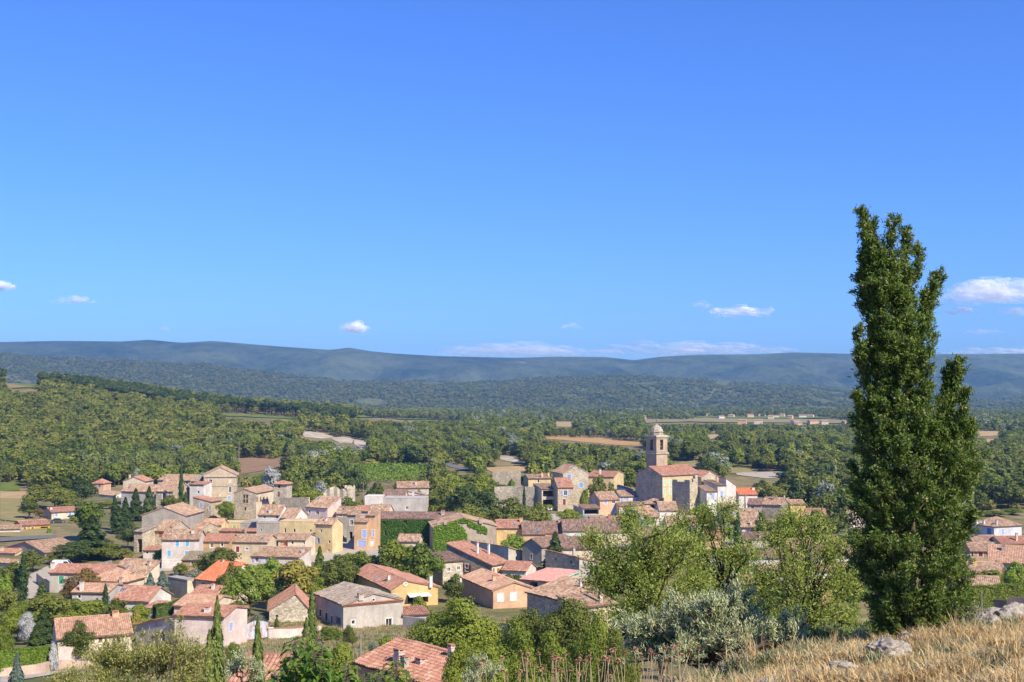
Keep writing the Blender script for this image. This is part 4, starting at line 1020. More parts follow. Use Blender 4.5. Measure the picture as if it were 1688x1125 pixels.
H(463, 854, 338, -16, (486,), 8, 'gA', ry=836, wall=WH, tile='old', label='white gabled house between the castle hall and the pink tower house').op('R', 494, 853, 497, 858, 'd').build()
H(504, 836, 352, -30, (540,), 6, 'sF', ry=819, wall=PK, tile='old', label='pinkish tower house with brown roof behind the yellow houses').op('A', 508.5, 841, 512, 846, 'd').op('A', 520.5, 843, 526, 849, 'd').op('R', 545, 840, 549.5, 852, 'b', 'cream').build().skylight(525, 822)
# castle
h = H(386, 813, 392, -12, (422.6,), ('R', 456), 'gB', ry=806.7, apex=0.45, wall=ST, walls={'R': CR}, tile='old', name='castle_hall', label='stone castle hall with cross shaped mullioned window', cat='castle')
for q in ((400.8, 815.5, 404.4, 822.2), (405.4, 815.5, 409, 822.2), (400.8, 823.2, 404.4, 829.5), (405.4, 823.2, 409, 829.5)): h.op('A', *q, 'd', 'wood', False)
h.op('A', 403, 836.5, 406, 842, 'd', 'wood', False)
for q in (424, 429.8, 435.3, 440.6): h.op('R', q - 1, 819, q + 1, 828, 'd', 'wood', False)
h.build()
H(451, 798, 390, -12, (472.5,), 4.4, 'hip', rise=0.9, wall=SW, tile='red', name='stone_tower', label='small square stone tower with red hipped roof', cat='tower', over=0.5).op('A', 458, 799.5, 462, 805, 'd', 'wood', False).op('A', 457.5, 811, 461.5, 819, 's', 'wood', False).build().chimney(454, 796, 791, 0.45)
h = H(336, 784, 404, 11, (390,), 12, 'gB', ry=771, wall=MAN, tile='old', name='manor_house', label='tall pedimented manor with blue and dark windows', cat='manor', over=0.55)
h.op('A', 344.5, 790.5, 350, 797, 'd').op('A', 376.5, 790, 382, 796.5, 'b', 'cream').op('A', 344, 803, 348.5, 812.5, 's', 'blue').op('A', 377, 803, 381.5, 812.5, 'd').op('A', 375.5, 818, 380.5, 826, 's', 'lav').op('A', 344, 818, 348.5, 825.5, 'd').op('A', 361, 814.5, 365, 818.5, 'b', 'cream').build()
b_ = MB()
for (y0, y1, pr) in ((784.6, 786.8, .35), (800.2, 801.6, .16), (818.5, 820.5, 0.12)):
    u0, u1, z0, z1 = h.locate('A', 336, y0, 390, y1)
    if y0 > 818: b_.box(h.W(h.a * .28, -pr, z0), h.A * (h.a * .45), h.B * (pr - .002), Vector((0, 0, z1 - z0)))
    else: b_.box(h.W(-.1, -pr, z0), h.A * (h.a + .2), h.B * (pr - .002), Vector((0, 0, z1 - z0)))
for (ua, ub) in ((0, .75), (h.a - .75, h.a)):
    for k in range(26): b_.box(h.W(ua + (.12 if k % 2 else 0) * (1 if ua > 1 else 0), -.05, h.ze - .5 - .55 * (k + 1)), h.A * (.63 if k % 2 else .75), h.B * .048, Vector((0, 0, .5)))
b_.build('stone_trim', SW, h.root)
b_ = MB(); gx = (h.locate('A', 362, 778, 366, 782)); b_.box(h.W(gx[0], -.06, gx[2]), h.A * (gx[1] - gx[0]), h.B * .055, Vector((0, 0, gx[3] - gx[2]))); b_.build('carved_shield', SW, h.root)
H(313, 799.5, 398, -10, (336,), 6, 'sF', ry=794.5, wall=WH, tile='red', label='narrow white house against the left side of the manor').op('A', 325.5, 809.5, 328.7, 814, 'd', 'white', False).build()
H(315, 794, 410, -10, (336,), 6, 'sF', ry=784, wall=GR, tile='grey', label='grey roofed building tucked behind the narrow white house').build()
H(260, 792, 427, -14, (314,), 10, 'gA', ry=783, wall=ST, tile='old', label='long roofed stone wing left of the manor').op('A', 306, 794, 310, 799, 'd').build()
H(257, 810, 405, -14, (285,), 11, 'gA', ry=792, wall=ST, tile='old', label='stone house with one tall window behind the tall cypress').op('A', 267.5, 812.5, 272.5, 823, 'd').build().chimney(259.5, 793, 783, 0.8)
H(200, 810, 416, -20, (255,), 9, 'gA', ry=799, wall=LG, tile='old', label='long grey plastered house at the left end of the castle group').build().chimney(215, 805, 801, 0.6)
H(203, 794, 440, -5, (239,), 8, 'gB', ry=787, wall=CR, tile='red', label='cream gabled house showing above the long grey house').build().chimney(214, 787, 782, 0.6)
H(318, 820, 389, -16, (348,), 6, 'sR', ry=828, wall=ST, tile='red', label='stone house with sloping top, blue door and blue window below the manor').op('A', 329, 829.5, 334, 836.5, 's', 'lav').op('A', 328, 845, 334, 858, 'g', 'lav').op('A', 346 - 1.5, 834, 346 + 1, 842, 'd').build()
h = H(332.5, 866, 352, -5, (365,), 6, 'gA', ry=856, wall=YE, tile='orange', label='small yellow house with lime green shutter'); h.op('A', 340.8, 871, 343, 878, 'd', 'white', False).op('A', 350, 868, 354.5, 874.5, 's', 'lime').build()
H(365.3, 862, 360, -5, (395,), 6, 'flat', wall=YE, label='low yellow wing with two lime framed windows', cols=YE).op('A', 369, 866, 374, 870, 's', 'lime').op('A', 384, 866, 389, 870.5, 's', 'lime').build()
H(361, 876.5, 342, -5, (424,), 4, 'sF', ry=871.5, wall=GR, tile='red', label='long open fronted shed with low red roof', cat='shed').op('A', 363, 878, 380, 886, 'v', name='bay').op('A', 384, 878, 402, 886, 'v', name='bay').op('A', 408, 878, 421, 886, 'v', name='bay').build().chimney(405, 876, 866, 0.5)
H(396, 863, 352, -5, (423,), 5, 'flat', wall=GR, label='grey flat topped block right of the yellow wing', cols=GR).build()
H(312, 872.5, 342, -20, (332,), 8, 'gA', ry=862, wall=ST, tile='old', label='brown roofed house between the grey barn and the yellow house').build().chimney(316, 869, 863, 0.6)
# middle of the village
h = H(618, 855.6, 325, -3, (757,), 9, 'gA', ry=845, wall=ST, tile='brown', label='long stone house covered in dark green ivy')
for q in ((631, 859, 635.5, 864), (665, 857.5, 671, 863.5), (634, 874, 638, 882), (666, 874, 669, 880)): h.op('A', *q, 'd', 'wood', False)
h.build().chimney(730, 849, 841, 0.9).skylight(751, 849, 1.2, .9); IVY1 = h
H(584, 861.5, 316, -8, (605,), 6, 'sF', ry=850, wall=OR, tile='old', label='orange house with blue garage door in the narrow street').op('A', 597, 874, 604, 887, 's', 'lav').op('A', 590, 891.5, 603, 901.5, 'g', 'lav', name='garage_door').build()
H(605.2, 851, 319, -8, (618,), 6, 'sF', ry=846, wall=OR, tile='old', label='orange strip of house between the blue garage door and the ivy').op('A', 613.5, 873.5, 617, 885, 's', 'lav').op('A', 608, 891, 616, 901, 'g', 'white').build()
H(572, 850, 331, -8, (586,), 6, 'sF', ry=845, wall=GR, tile='old', label='narrow grey house at the back of the street').op('A', 577, 857.5, 582, 866, 'd').op('A', 576, 877, 581, 889, 'v', name='passage').build()
H(554, 847, 346, -8, (585,), 7, 'gA', ry=836, wall=GR, tile='old', label='grey house with tan roof behind the tall yellow corner house').op('A', 559, 849, 564, 852, 'd').build().chimney(569, 841, 835, 0.5)
H(585, 843, 348, -10, (607,), 6, 'gA', ry=834.5, wall=LG, tile='red', label='house with orange roof above the narrow street').build()
H(606, 850, 333, -8, (638,), 8.5, 'gA', ry=829, wall=CR, tile='old', label='cream house with broad tan roof left of the long grey wall').build().skylight(624, 844)
H(631, 822, 366, -4, (700.5,), 8, 'flat', wall=LG, label='long blank grey house above the ivy roof', cols=LG).op('A', 669, 835, 673.5, 840, 'd').op('A', 659, 824, 661, 826.2, 'd', 'white', False).build()
H(631, 820.5, 380, -4, (667,), 7, 'gA', ry=808, wall=YE, tile='brown', label='brown roofed house above the blank grey house').build()
H(668, 822.5, 376, -4, (701.5,), 6, 'sF', ry=817, wall=WH, tile='brown', label='white low house with brown lean-to roof beside parked car').build().chimney(681, 821.5, 809, 0.5, SURR)
H(664, 809, 392, -4, (698,), 2.5, 'sR', rise=1.2, wall=WH, tile='old', label='white sloping wall building below the farmhouse').build()
H(655, 805, 408, 8, (707,), 8, 'gA', ry=795, wall=LG, tile='old', label='farmhouse with tan roof at the back of the village centre').build().chimney(685.5, 799, 793, 0.7)
H(601, 819, 376, -4, (629,), 6, 'flat', wall=WH, label='white flat roofed building beside the ruined tower', cols=SURR).build()
h = H(714, 869, 312, 8, (818,), 12, 'gB', ry=854, apex=0.48, wall=TAUPE, tile='old', label='wide taupe gable half covered by bright green creeper'); h.build().chimney(722.5, 864, 856, 0.7).chimney(734, 862, 855, 0.8).chimney(792.5, 860, 853, 0.9); IVY2 = h
H(818.5, 871, 323, 3, (860,), 8, 'gA', ry=858, wall=LEMON, tile='red', label='yellow house with pinkish red roof in the long row').op('A', 830.5, 872.2, 836, 877.5, 's', 'cream', False).op('A', 842.5, 876, 848.5, 882, 's', 'cream', False).build().skylight(848, 865).chimney(859, 861, 853, 0.8)
H(862, 881, 319, 3, (898,), 9, 'gA', ry=859, wall=PE, tile='brown', label='peach house with dark brown roof next to the yellow house').build().skylight(885, 873)
H(899, 879, 325, 2, (927.5,), 9, 'gA', ry=858, wall=PE, tile='brown', label='second dark brown roofed house of the long row').build().chimney(922, 862, 856, 0.6)
H(928, 875.5, 323, 2, (965,), 9, 'gA', ry=857.5, wall=WH, tile='brown', label='white terraced house with two mint green shuttered windows').op('A', 933, 876.8, 938.5, 885, 's', 'mint').op('A', 950.5, 876.8, 956, 885, 's', 'mint').build()
H(965.3, 877, 324.5, 2, (1046,), 9, 'gA', ry=857.5, wall=CR, tile='brown', label='longest dark brown roof at the right end of the row').op('A', 971, 880, 975, 886, 'd').build()
H(973, 857, 352, 2, (1047,), 6, 'gA', ry=852.3, wall=GR, tile='old', label='low roof with two red chimneys behind the long row').build().chimney(1005, 854, 848, 0.9, CLAYCAP).chimney(1039, 854, 848, 0.9, CLAYCAP)
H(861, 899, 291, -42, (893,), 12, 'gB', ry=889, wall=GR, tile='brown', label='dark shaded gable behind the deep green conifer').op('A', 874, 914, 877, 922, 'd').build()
H(926, 905, 288, 5, (980,), 8, 'gA', ry=886, wall=CR, tile='brown', label='dark brown roof in front of the mint shuttered house').build()
H(955, 921, 256, 28, (988,), (899,), 'sR', rise=1.2, wall=LG, walls={'L': ST}, tile='red', label='tall grey barn with red tiled top beside the pink roof', cat='barn').op('L', 915, 920, 917, 924.5, 'd', 'wood', False).op('L', 940, 924, 943, 929, 'd', 'wood', False).build().chimney(946, 912, 902, 0.5)
h = H(912, 961, 237, 58, (955,), (858,), 'sL', rise=0.9, wall=LG, tile='pink', label='house with smooth pale pink roof and mint green fascia'); h.op('L', 873, 960, 886, 972, 'v', name='porch').build()
b_ = MB(); 
for (f0, f1) in ((0, .5), (.5, 1)): b_.box(h.W(-.35 + (h.a + .45) * f0, -.262, h.ze + h.rise * (-.35 + (h.a + .45) * f0) / h.a - .06), h.A * ((h.a + .45) * (f1 - f0)) + Vector((0, 0, h.rise * (h.a + .45) * (f1 - f0) / h.a)), h.B * .035, Vector((0, 0, .24)))
b_.build('fascia', paint('mint'), h.roof_o)
h = H(811, 933, 263, 55, (839,), (736,), 'sF', ry=897, wall=SG, walls={'A': CR}, tile='red', label='stone house with long red sloping roof and two tall chimneys')
h.op('L', 766.5, 916, 771.5, 922.5, 'd', 'wood').op('L', 767, 931, 772.5, 942, 'o', 'red').op('A', 812, 937, 815.5, 946.5, 's', 'orange').op('A', 819, 937, 823.5, 945.5, 's', 'orange').build().chimney(787, 913, 894, 0.45, SURR).chimney(805.5, 914, 896, 0.45, SURR)
h = H(730, 927, 258, 30, (763,), (708,), 'sF', ry=913, wall=SW, tile='brown', label='small pale stone house with four little windows')
for q in ((737.5, 936, 742.5, 942), (753.5, 934, 758.5, 940), (737.5, 957, 742.5, 962), (753.5, 955, 758.5, 960)): h.op('A', *q, 'd')
h.build()
H(838, 903, 291, 38, (868,), (776,), 'sR', ry=911.5, wall=LG, tile='old', label='plain grey box shaped house behind the tall chimneys').op('A', 850, 917.5, 853.5, 924, 'd', 'white', False).build()
H(828, 940, 263, -20, (867,), 6.5, 'gA', ry=926, wall=WH, tile='red', label='low red roofed outhouse with white gable').build()
H(813, 974, 227, 21, (878,), (761.5,), 'gB', ry=960.5, apex=0.52, wall=PE, tile='orange', label='peach gabled house with two white shuttered windows').op('A', 820.5, 979, 829.5, 991, 's', 'white').op('A', 842, 977.5, 851, 989.5, 's', 'white').build().chimney(814, 958, 948, 0.6)
H(869, 977, 186, -57, (925,), ('R', 990), 'sF', ry=953, wall=ST, tile='old', label='old barn with sagging brown tile roof', cat='barn', gen=False).build().chimney(957, 968, 955, 0.4, SURR)
H(950, 1003, 172, 33, (1014,), 4.5, 'sF', rise=1.0, wall=ST, tile='old', label='lower lean-to roof of the old brown barn', cat='barn', gen=False).build().chimney(994, 962, 953, .5)
h = H(645, 973, 229, 23, (722,), (586,), 'gB', ry=951, apex=0.3, wall=LEMON, tile='red', label='yellow gabled house with white ring on its gable'); h.op('A', 672, 981, 706, 994, 'v', name='terrace').op('A', 649, 980, 653, 986, 'd').build().chimney(710, 968, 948, 0.55, SURR).chimney(641, 957, 947, .5, SURR).skylight(622, 953).skylight(641, 956)
u0, u1, z0, z1 = h.locate('A', 664.3, 959.3, 671.7, 967); b_ = MB(); cu, cz, rr = (u0 + u1) / 2, (z0 + z1) / 2, (z1 - z0) / 2
b_.tube([h.W(cu + rr * .8 * math.cos(t), -.03, cz + rr * .8 * math.sin(t)) for t in np.linspace(0, 6.2832, 25)], [.1] * 25, 6, cap=False); b_.build('gable_ring', paint('white'), h.root)
b_ = MB(); u0, u1, z0, z1 = h.locate('A', 671, 979.5, 707, 982); b_.box(h.W(u0, -1.6, z0), h.A * (u1 - u0), h.B * 1.58 + Vector((0, 0, .3)), Vector((0, 0, .12))); b_.build('awning', paint('white'), h.root)
h = H(566, 998, 204, 29, (664,), (520,), 'gB', ry=979, wall=LG, tile='grey', label='large grey house with pediment gable and round attic window')
h.op('A', 579.5, 1023, 585, 1029.5, 'd').op('A', 636, 1020, 646, 1032.5, 'd')
for q in ((526.3, 1005, 529.7, 1016), (536.3, 1010.5, 540, 1024), (545.5, 1015, 548.5, 1028)): h.op('L', *q, 'd', 'wood')
h.op('L', 553.5, 1017.5, 561.5, 1029, 'v', name='archway').build().chimney(594.5, 985, 978, 0.9)
b_ = MB(); nt_ = int(h.a / .22)
for k in range(nt_): b_.tube([h.W((k + .5) * h.a / nt_, -.34, h.ze - .02), h.W((k + .5) * h.a / nt_, -.002, h.ze + .14)], [.1, .1], 5)
b_.box(h.W(0, -.2, h.ze - .22), h.A * h.a, h.B * .198, Vector((0, 0, .14))); b_.build('pediment_cornice', CLAYCAP, h.root)
u0, u1, z0, z1 = h.locate('A', 612.6, 986.2, 618.6, 992); cu, cz, rr = (u0 + u1) / 2, (z0 + z1) / 2, (z1 - z0) / 2
b_ = MB(); b_.poly([h.W(cu + rr * .8 * math.cos(t), -.012, cz + rr * .8 * math.sin(t)) for t in np.linspace(0, 6.2832, 21)[:-1]]); oc = b_.build('round_window', glass(), h.root)
b_ = MB(); b_.tube([h.W(cu + rr * .9 * math.cos(t), -.03, cz + rr * .9 * math.sin(t)) for t in np.linspace(0, 6.2832, 21)], [.08] * 21, 5, cap=False); b_.build('surround', SURR, oc)
H(665, 1015, 209, 15, (706,), 5, 'sF', ry=1002, wall=LG, tile='red', label='low annex with ribbed red roof right of the grey pediment house').build()
H(590, 1092, 108, -50, 12.5, 8.4, 'gA', rise=1.3, wall=PE, tile='red', label='nearest red tiled roof with four chimneys at the bottom', over=0.45).build().chimney(658, 1092, 1069, 0.75, PK).chimney(667, 1101, 1081, 0.6, LG).chimney(693.6, 1107, 1084, 0.75, PK).chimney(744, 1084, 1062, 0.5, PK)
# lower left
H(380, 1131, 75, -8, (468,), 6, 'gA', rise=1.1, wall=PE, tile='red', label='low orange roof peeping in at the very bottom').build()
h = H(288, 1015, 178, -12, (369,), ('R', 407.5), 'gA', ry=998, wall=PK, tile='red', label='pale pink house with mottled red roof and louvred window'); h.op('R', 378, 1027, 383.5, 1040, 's', 'lav').build().chimney(342, 1010, 1000, 0.8, SURR)
H(288.5, 1017, 178.6, 50, 5, (224,), 'sK', rise=2.4, wall=PK, tile='red', label='shaded lean-to wall at the left of the pale pink house', gen=False).op('L', 266, 1037, 273, 1052, 'g', 'wood').build()
H(444, 1006, 209, 10, (509,), 10, 'gB', ry=980, apex=0.66, wall=SW, tile='red', label='low stone gable with steep red roof beside the grey pediment house').op('A', 455, 1014, 458, 1018, 'd', 'wood', False).build()
H(323, 955, 240, -32, (364,), 12, 'gA', ry=926, wall=CR, tile='vivid', label='bright orange red roof in front of the round pine').op('A', 332, 960, 338, 967, 'd', 'white').build().chimney(367, 927, 922, 0.5)
H(277, 952, 244, -42, (309,), ('R', 324), 'flat', wall=GR, walls={'R': CR}, label='blank flat topped building with shade-grey front behind the silvery hedge', cols=GR).build()  # grey front and cream right side put shade and sunlight into the plaster colours
H(287, 999, 205, -15, (346,), 9, 'gA', ry=981, wall=CR, tile='orange', label='wide apricot coloured roof behind the pale pink house').build()
H(313, 983, 221, -15, (372,), 7, 'gA', ry=966, wall=CR, tile='red', label='red roof between the apricot roof and the bright orange roof').build().chimney(351, 972, 962, 0.5, SURR)
H(146, 957, 239, -15, (207,), ('R', 238), 'hip', rise=1.7, wall=CR, tile='orange', label='cream house with wide hipped apricot roof').build().chimney(158, 954, 948, 0.6).chimney(200, 962, 952, 0.7).chimney(220, 950, 943, 0.6)
H(119, 977, 223, -5, (178,), 8, 'gA', ry=963, wall=LG, tile='orange', label='pale house with thick chimney in front of the hipped roof').op('A', 128, 981, 133, 987, 'd').build().chimney(134.6, 974, 958, 0.6, SURR).chimney(178, 972, 964, .5)
H(186, 990, 213, -12, (245,), 8, 'gA', ry=967, wall=WH, tile='red', label='white house with plain red brown roof behind blue green conifers').build().skylight(204, 973, 1.4, 1.2)
H(235, 1003, 209, -25, (263,), 4, 'sF', ry=994, wall=WH, tile='red', label='small porch roof below the plain red brown roof').build()
h = H(95, 1054, 161, 24, (217,), 9, 'gA', rise=1.7, wall=CR, tile='orange', label='cream bungalow with brown shutters and apricot tiled roof'); h.op('A', 162.5, 1043.5, 169, 1053, 's', 'wood').op('A', 193, 1038.5, 198, 1052, 'o', 'wood').build().chimney(190, 1018, 1007, 0.8, PE)
# back right group
h = H(893, 807, 421, 18, (919,), (879,), 'sF', ry=798, wall=CR, tile='old', label='house with arched balcony above an open garage'); h.op('A', 895, 809, 917, 819, 'v', name='balcony').op('A', 895, 824, 914, 834.5, 'v', name='garage').build()
b_ = MB(); u0, u1, z0, z1 = h.locate('A', 895, 815.5, 917, 819)
for k in range(17): b_.box(h.W(u0 + (u1 - u0) * k / 16.5, -.03, z0), h.A * .04, h.B * .03, Vector((0, 0, z1 - z0)))
b_.box(h.W(u0, -.04, z1), h.A * (u1 - u0), h.B * .05, Vector((0, 0, .05))); b_.build('balcony_railing', paint('dark'), h.root)
H(919.5, 804, 417, 12, (945,), 9, 'gA', ry=789, wall=ST, tile='red', label='stone house with blue shutters and rounded red door').op('A', 929.5, 809, 934.5, 817, 'o', 'lav').op('A', 927.8, 823, 932.5, 832.5, 'g', 'red').build().skylight(922, 796)
H(871, 789.5, 432, 12, (908,), (863,), 'gA', ry=783, wall=YE, tile='old', label='yellow house with long low roof behind the balcony house').op('A', 886, 790.8, 889, 796, 'd').build().chimney(893.5, 787, 779, 0.6).chimney(915, 787, 779, 0.6)
H(928, 781, 434, 14, (970,), 13, 'gB', ry=768, wall=SW, tile='old', label='tall stone gabled house with blue shuttered windows left of the church').op('A', 935, 782.3, 941.5, 790, 's', 'blue').op('A', 955, 796, 961, 804, 's', 'blue').op('A', 937, 795, 941, 799, 's', 'blue').build()
H(968, 786.5, 452, -14, (1012,), ('R', 1028), 'gA', ry=777, wall=YE, tile='red', label='long house with yellow end wall behind the small round tree').build().chimney(989.5, 782, 773, 0.6, SURR)
H(1017, 802, 424, -10, (1042,), 5, 'sR', rise=1.2, wall=WH, tile='old', label='low white building with sloping top left of the church').build()
H(989, 825, 399, 22, (1020.5,), (970.5,), 'gA', ry=812, wall=PE, tile='old', label='peach house with lavender door in front of the church').op('A', 995.5, 826.3, 1001, 831, 's', 'lav').op('A', 1009, 826, 1014, 830.5, 'd').op('A', 1009, 837, 1015, 849, 'g', 'lav').op('L', 977.5, 820, 980.5, 827, 's', 'lav').build()
H(1021.5, 819, 410, 10, (1064,), 8, 'gA', ry=809.5, wall=WH, tile='old', label='white wing with three lavender shutters left of the church').op('A', 1023, 820.3, 1027, 828, 's', 'lav').op('A', 1032, 820.3, 1036, 827, 's', 'lav').op('A', 1047, 820, 1051, 827, 's', 'lav').build()
H(1021, 835, 397, 10, (1061,), 5, 'sF', ry=828.5, wall=CR, tile='old', label='lower roofed annex in front of the white wing').build()
h = H(961, 839, 393, 10, (989,), 6, 'sF', ry=832.5, wall=LG, tile='old', name='carport', label='open carport with brown roof left of the peach house', cat='carport'); h.op('A', 963, 840.5, 987, 848, 'v', name='bay').build()
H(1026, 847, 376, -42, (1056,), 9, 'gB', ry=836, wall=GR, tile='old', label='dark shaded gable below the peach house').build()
H(1064, 831, 399, 5, (1099,), 6, 'hip', rise=1.3, wall=CR, tile='old', label='low house with pale hipped roof at the foot of the church').op('A', 1072, 832.6, 1080, 839, 'v', name='bay').build()
H(1087, 842, 386, 3, (1117,), 8, 'gA', ry=828, wall=WH, tile='old', label='white walled house with brown roof below the church buttress').build()
H(1057, 853, 373, 3, (1086,), 7, 'gA', ry=843, wall=PKW, tile='old', label='pale house with brown roof behind the almond tree top').build().chimney(1064, 848, 840, .7, CLAYCAP)
# church
h = H(1092, 785, 401, 35, (1156,), 13, 'gA', ry=770, wall=ST, walls={'A': stucco((0.62, 0.52, 0.30))}, tile='red', name='church', label='village church nave with red roof and stone end wall', cat='church')
for q in ((1094.7, 792, 1097.6, 801), (1103.5, 791.5, 1106.4, 800.5), (1093.6, 806.5, 1096.8, 815.5), (1103.2, 806, 1106.4, 815)): h.op('A', *q, 's', 'mint')
h.build(); CHURCH = h
H(1156, 787, 406, 18, (1186,), 8, 'gB', ry=773, wall=SW, tile='red', label='pale stone choir gable at the right end of the church').build()
h = H(1137, 796.5, 388, 38, (1150,), (1108,), 'flat', wall=ST, name='stone_keep', label='brown stone block with crumbling top in front of the church', cat='ruin', cols=SW); h.build()
b_ = MB()
for (u, v, w_, d_, hh) in ((0, .02, .9, h.b * .3, .7), (h.a - 1.1, 0, 1.1, 1.0, 2.1), (h.a * .45, 0, .8, .8, 1.0), (0, h.b * .7, .8, h.b * .28, .5)): b_.box(h.W(u, v, h.ze + .19), h.A * w_, h.B * d_, Vector((0, 0, hh)))
b_.build('broken_parapet', SW, h.root)
H(1165, 811, 386, 18, (1182,), (1148,), 'sF', ry=801.5, wall=WH, tile='old', label='white house with small brown roof right of the stone block').op('A', 1172.5, 813, 1177.5, 822.5, 's', 'lav').build()
H(1183, 801, 395, 15, (1196.5,), (1160,), 'sF', ry=792, wall=WH, tile='old', label='taller white house with blue shutters below the choir gable').op('A', 1187.5, 810, 1192, 820, 's', 'lav').build().chimney(1181, 795, 785, 0.4, CLAYCAP)
H(1197, 789.5, 399, 25, (1213,), (1185,), 'sR', ry=800.5, wall=PKW, tile='old', label='tall white house with slanting roof line at the church end').build()
H(1218, 816, 402, 8, (1248.5,), 8, 'gA', ry=806, wall=WH, tile='vivid', label='house with vivid new orange roof right of the church').build().chimney(1247.5, 811, 803.5, 0.9)
H(1256, 832, 379, -25, (1288,), 9, 'gA', ry=820.5, wall=SG, tile='old', label='stone house with pale brown roof below the vivid orange roof').build().chimney(1275, 824, 815, .5)
H(1278, 829, 393, 0, (1303,), 6, 'gA', ry=822.5, wall=CR, tile='old', label='cream house between the pale brown roof and the apricot roof').build()
H(1283, 821, 402, 0, (1304,), 4, 'sR', rise=1.6, wall=CR, tile='old', label='slanting cream wall behind the apricot roof').build().chimney(1293, 824, 816, .4)
H(1303, 832, 386, 5, (1328,), 7, 'gA', ry=825, wall=LEMON, tile='orange', label='small yellow house with apricot roof at the right of the village').build()
H(1232, 832, 392, -20, (1256,), 7, 'gA', ry=823, wall=LG, tile='brown', label='shadowed brown roof beside the telegraph pole').op('A', 1238, 834, 1243, 840, 'd').build()
H(1190, 838, 369, 5, (1216,), 6, 'gA', ry=830.5, wall=LG, tile='old', label='grey house with open upper loft left of the small cypress').op('A', 1191, 840, 1199, 848, 'v', name='loft').build()
H(1218, 852, 353, -20, (1245,), 8, 'gA', ry=839.5, wall=ST, tile='old', label='stone house with tan roof behind the small cypress').build()
H(1220, 869, 336, -15, (1245,), 8, 'gA', ry=853.5, wall=ST, tile='old', label='lower stone house with tan roof right of the small cypress').build().chimney(1238, 866, 858, .5, SURR)
H(1223, 876, 322, 0, (1256,), 1.2, 'flat', wall=WH, label='white roof parapet right of the small cypress', cols=SURR).build()
H(1226, 890, 302, 8, (1280,), 8, 'gA', ry=879, wall=LG, tile='brown', label='brown roofed house with creeper below the white parapet').op('A', 1229, 893, 1240, 903, 'v', name='bay').build().chimney(1253, 886, 878, .6)
# roofs glimpsed behind the almond trees
H(1163, 888, 300, 0, (1190,), 7, 'gA', ry=868, wall=PE, tile='red', label='red roofed house glimpsed through the middle almond tree').build()
H(1072, 920, 282, 0, (1118,), 8, 'gA', ry=900, wall=PE, tile='orange', label='apricot roofed house glimpsed through the first almond tree').op('A', 1088, 923, 1093, 930, 'd').build()
H(1235, 920, 272, 0, (1297,), 8, 'gA', ry=905, wall=WH, tile='brown', label='brown roof with cream wall between two almond trees').build()
H(1340, 917, 276, -3, (1432,), 8, 'gA', ry=897, wall=WH, tile='brown', label='long white walled house with brown roof beside the tall juniper').op('A', 1372, 922, 1378, 930, 'd').op('A', 1398, 922, 1404, 930, 'd').build()
H(1392, 848, 350, -25, (1404,), ('R', 1428), 'gA', ry=835, wall=PK, tile='old', label='pinkish house touching the left outline of the tall juniper').build().chimney(1396, 838, 830, .6)
H(1366, 808.5, 482, 0, (1389,), 7, 'hip', rise=1.3, wall=WH, tile='red', label='white villa among the trees left of the tall juniper').op('A', 1371, 811, 1374, 814, 'd').build()
H(1335, 968, 232, -5, (1378,), 6, 'gA', ry=960, wall=PE, tile='red', label='small peach house low behind the third almond tree').build()
H(1190, 962, 236, 0, (1250,), 7, 'gA', ry=950, wall=LEMON, tile='orange', label='yellow house low behind the middle almond tree').build()
H(1130, 975, 205, 8, (1185,), 7, 'gA', ry=962, wall=LG, tile='old', label='grey house low behind the first almond tree').build()
H(655, 893, 302, -5, (690,), 6, 'gA', ry=882, wall=CR, tile='old', label='small tan roof in front of the ivy covered house').build().chimney(654, 887, 880, .6)
H(1046, 891, 312, 0, (1100,), 8, 'gA', ry=872, wall=CR, tile='brown', label='brown roof behind the first almond crown').op('A', 1060, 893, 1064, 899, 'd').build()
H(1100, 868, 346, 2, (1150,), 8, 'gA', ry=852, wall=WH, tile='old', label='white house with tan roof behind the middle almond top').op('A', 1110, 870, 1114, 876, 's', 'lav').op('A', 1130, 870, 1134, 876, 's', 'lav').build().chimney(1122, 858, 849, .7)
H(1118, 906, 300, 5, (1162,), 7, 'gA', ry=889, wall=PKW, tile='old', label='pale pink house with tan roof between the first two almonds').build()
H(1285, 906, 306, -5, (1340,), 8, 'gA', ry=889, wall=CR, tile='old', label='cream house with tan roof behind the third almond crown').op('A', 1300, 908, 1305, 914, 'd').build()
H(1262, 873, 341, 0, (1302,), 8, 'gA', ry=857, wall=LG, tile='old', label='grey walled house with tan roof right of the white parapet').build().chimney(1290, 866, 856, .6)
H(1322, 879, 331, 0, (1366,), 8, 'gA', ry=863, wall=CR, tile='old', label='cream house with tan roof above the third almond').build()
H(1330, 850, 372, -8, (1362,), 8, 'gA', ry=839, wall=WH, tile='red', label='white house with red roof behind the dark tree at the right').build()
H(1345, 942, 250, 0, (1400,), 7, 'gA', ry=930, wall=WH, tile='old', label='white house with tan roof low beside the juniper').build()
H(1255, 946, 248, -4, (1312,), 7, 'gA', ry=932, wall=PE, tile='old', label='peach house with tan roof low behind the third almond').build()
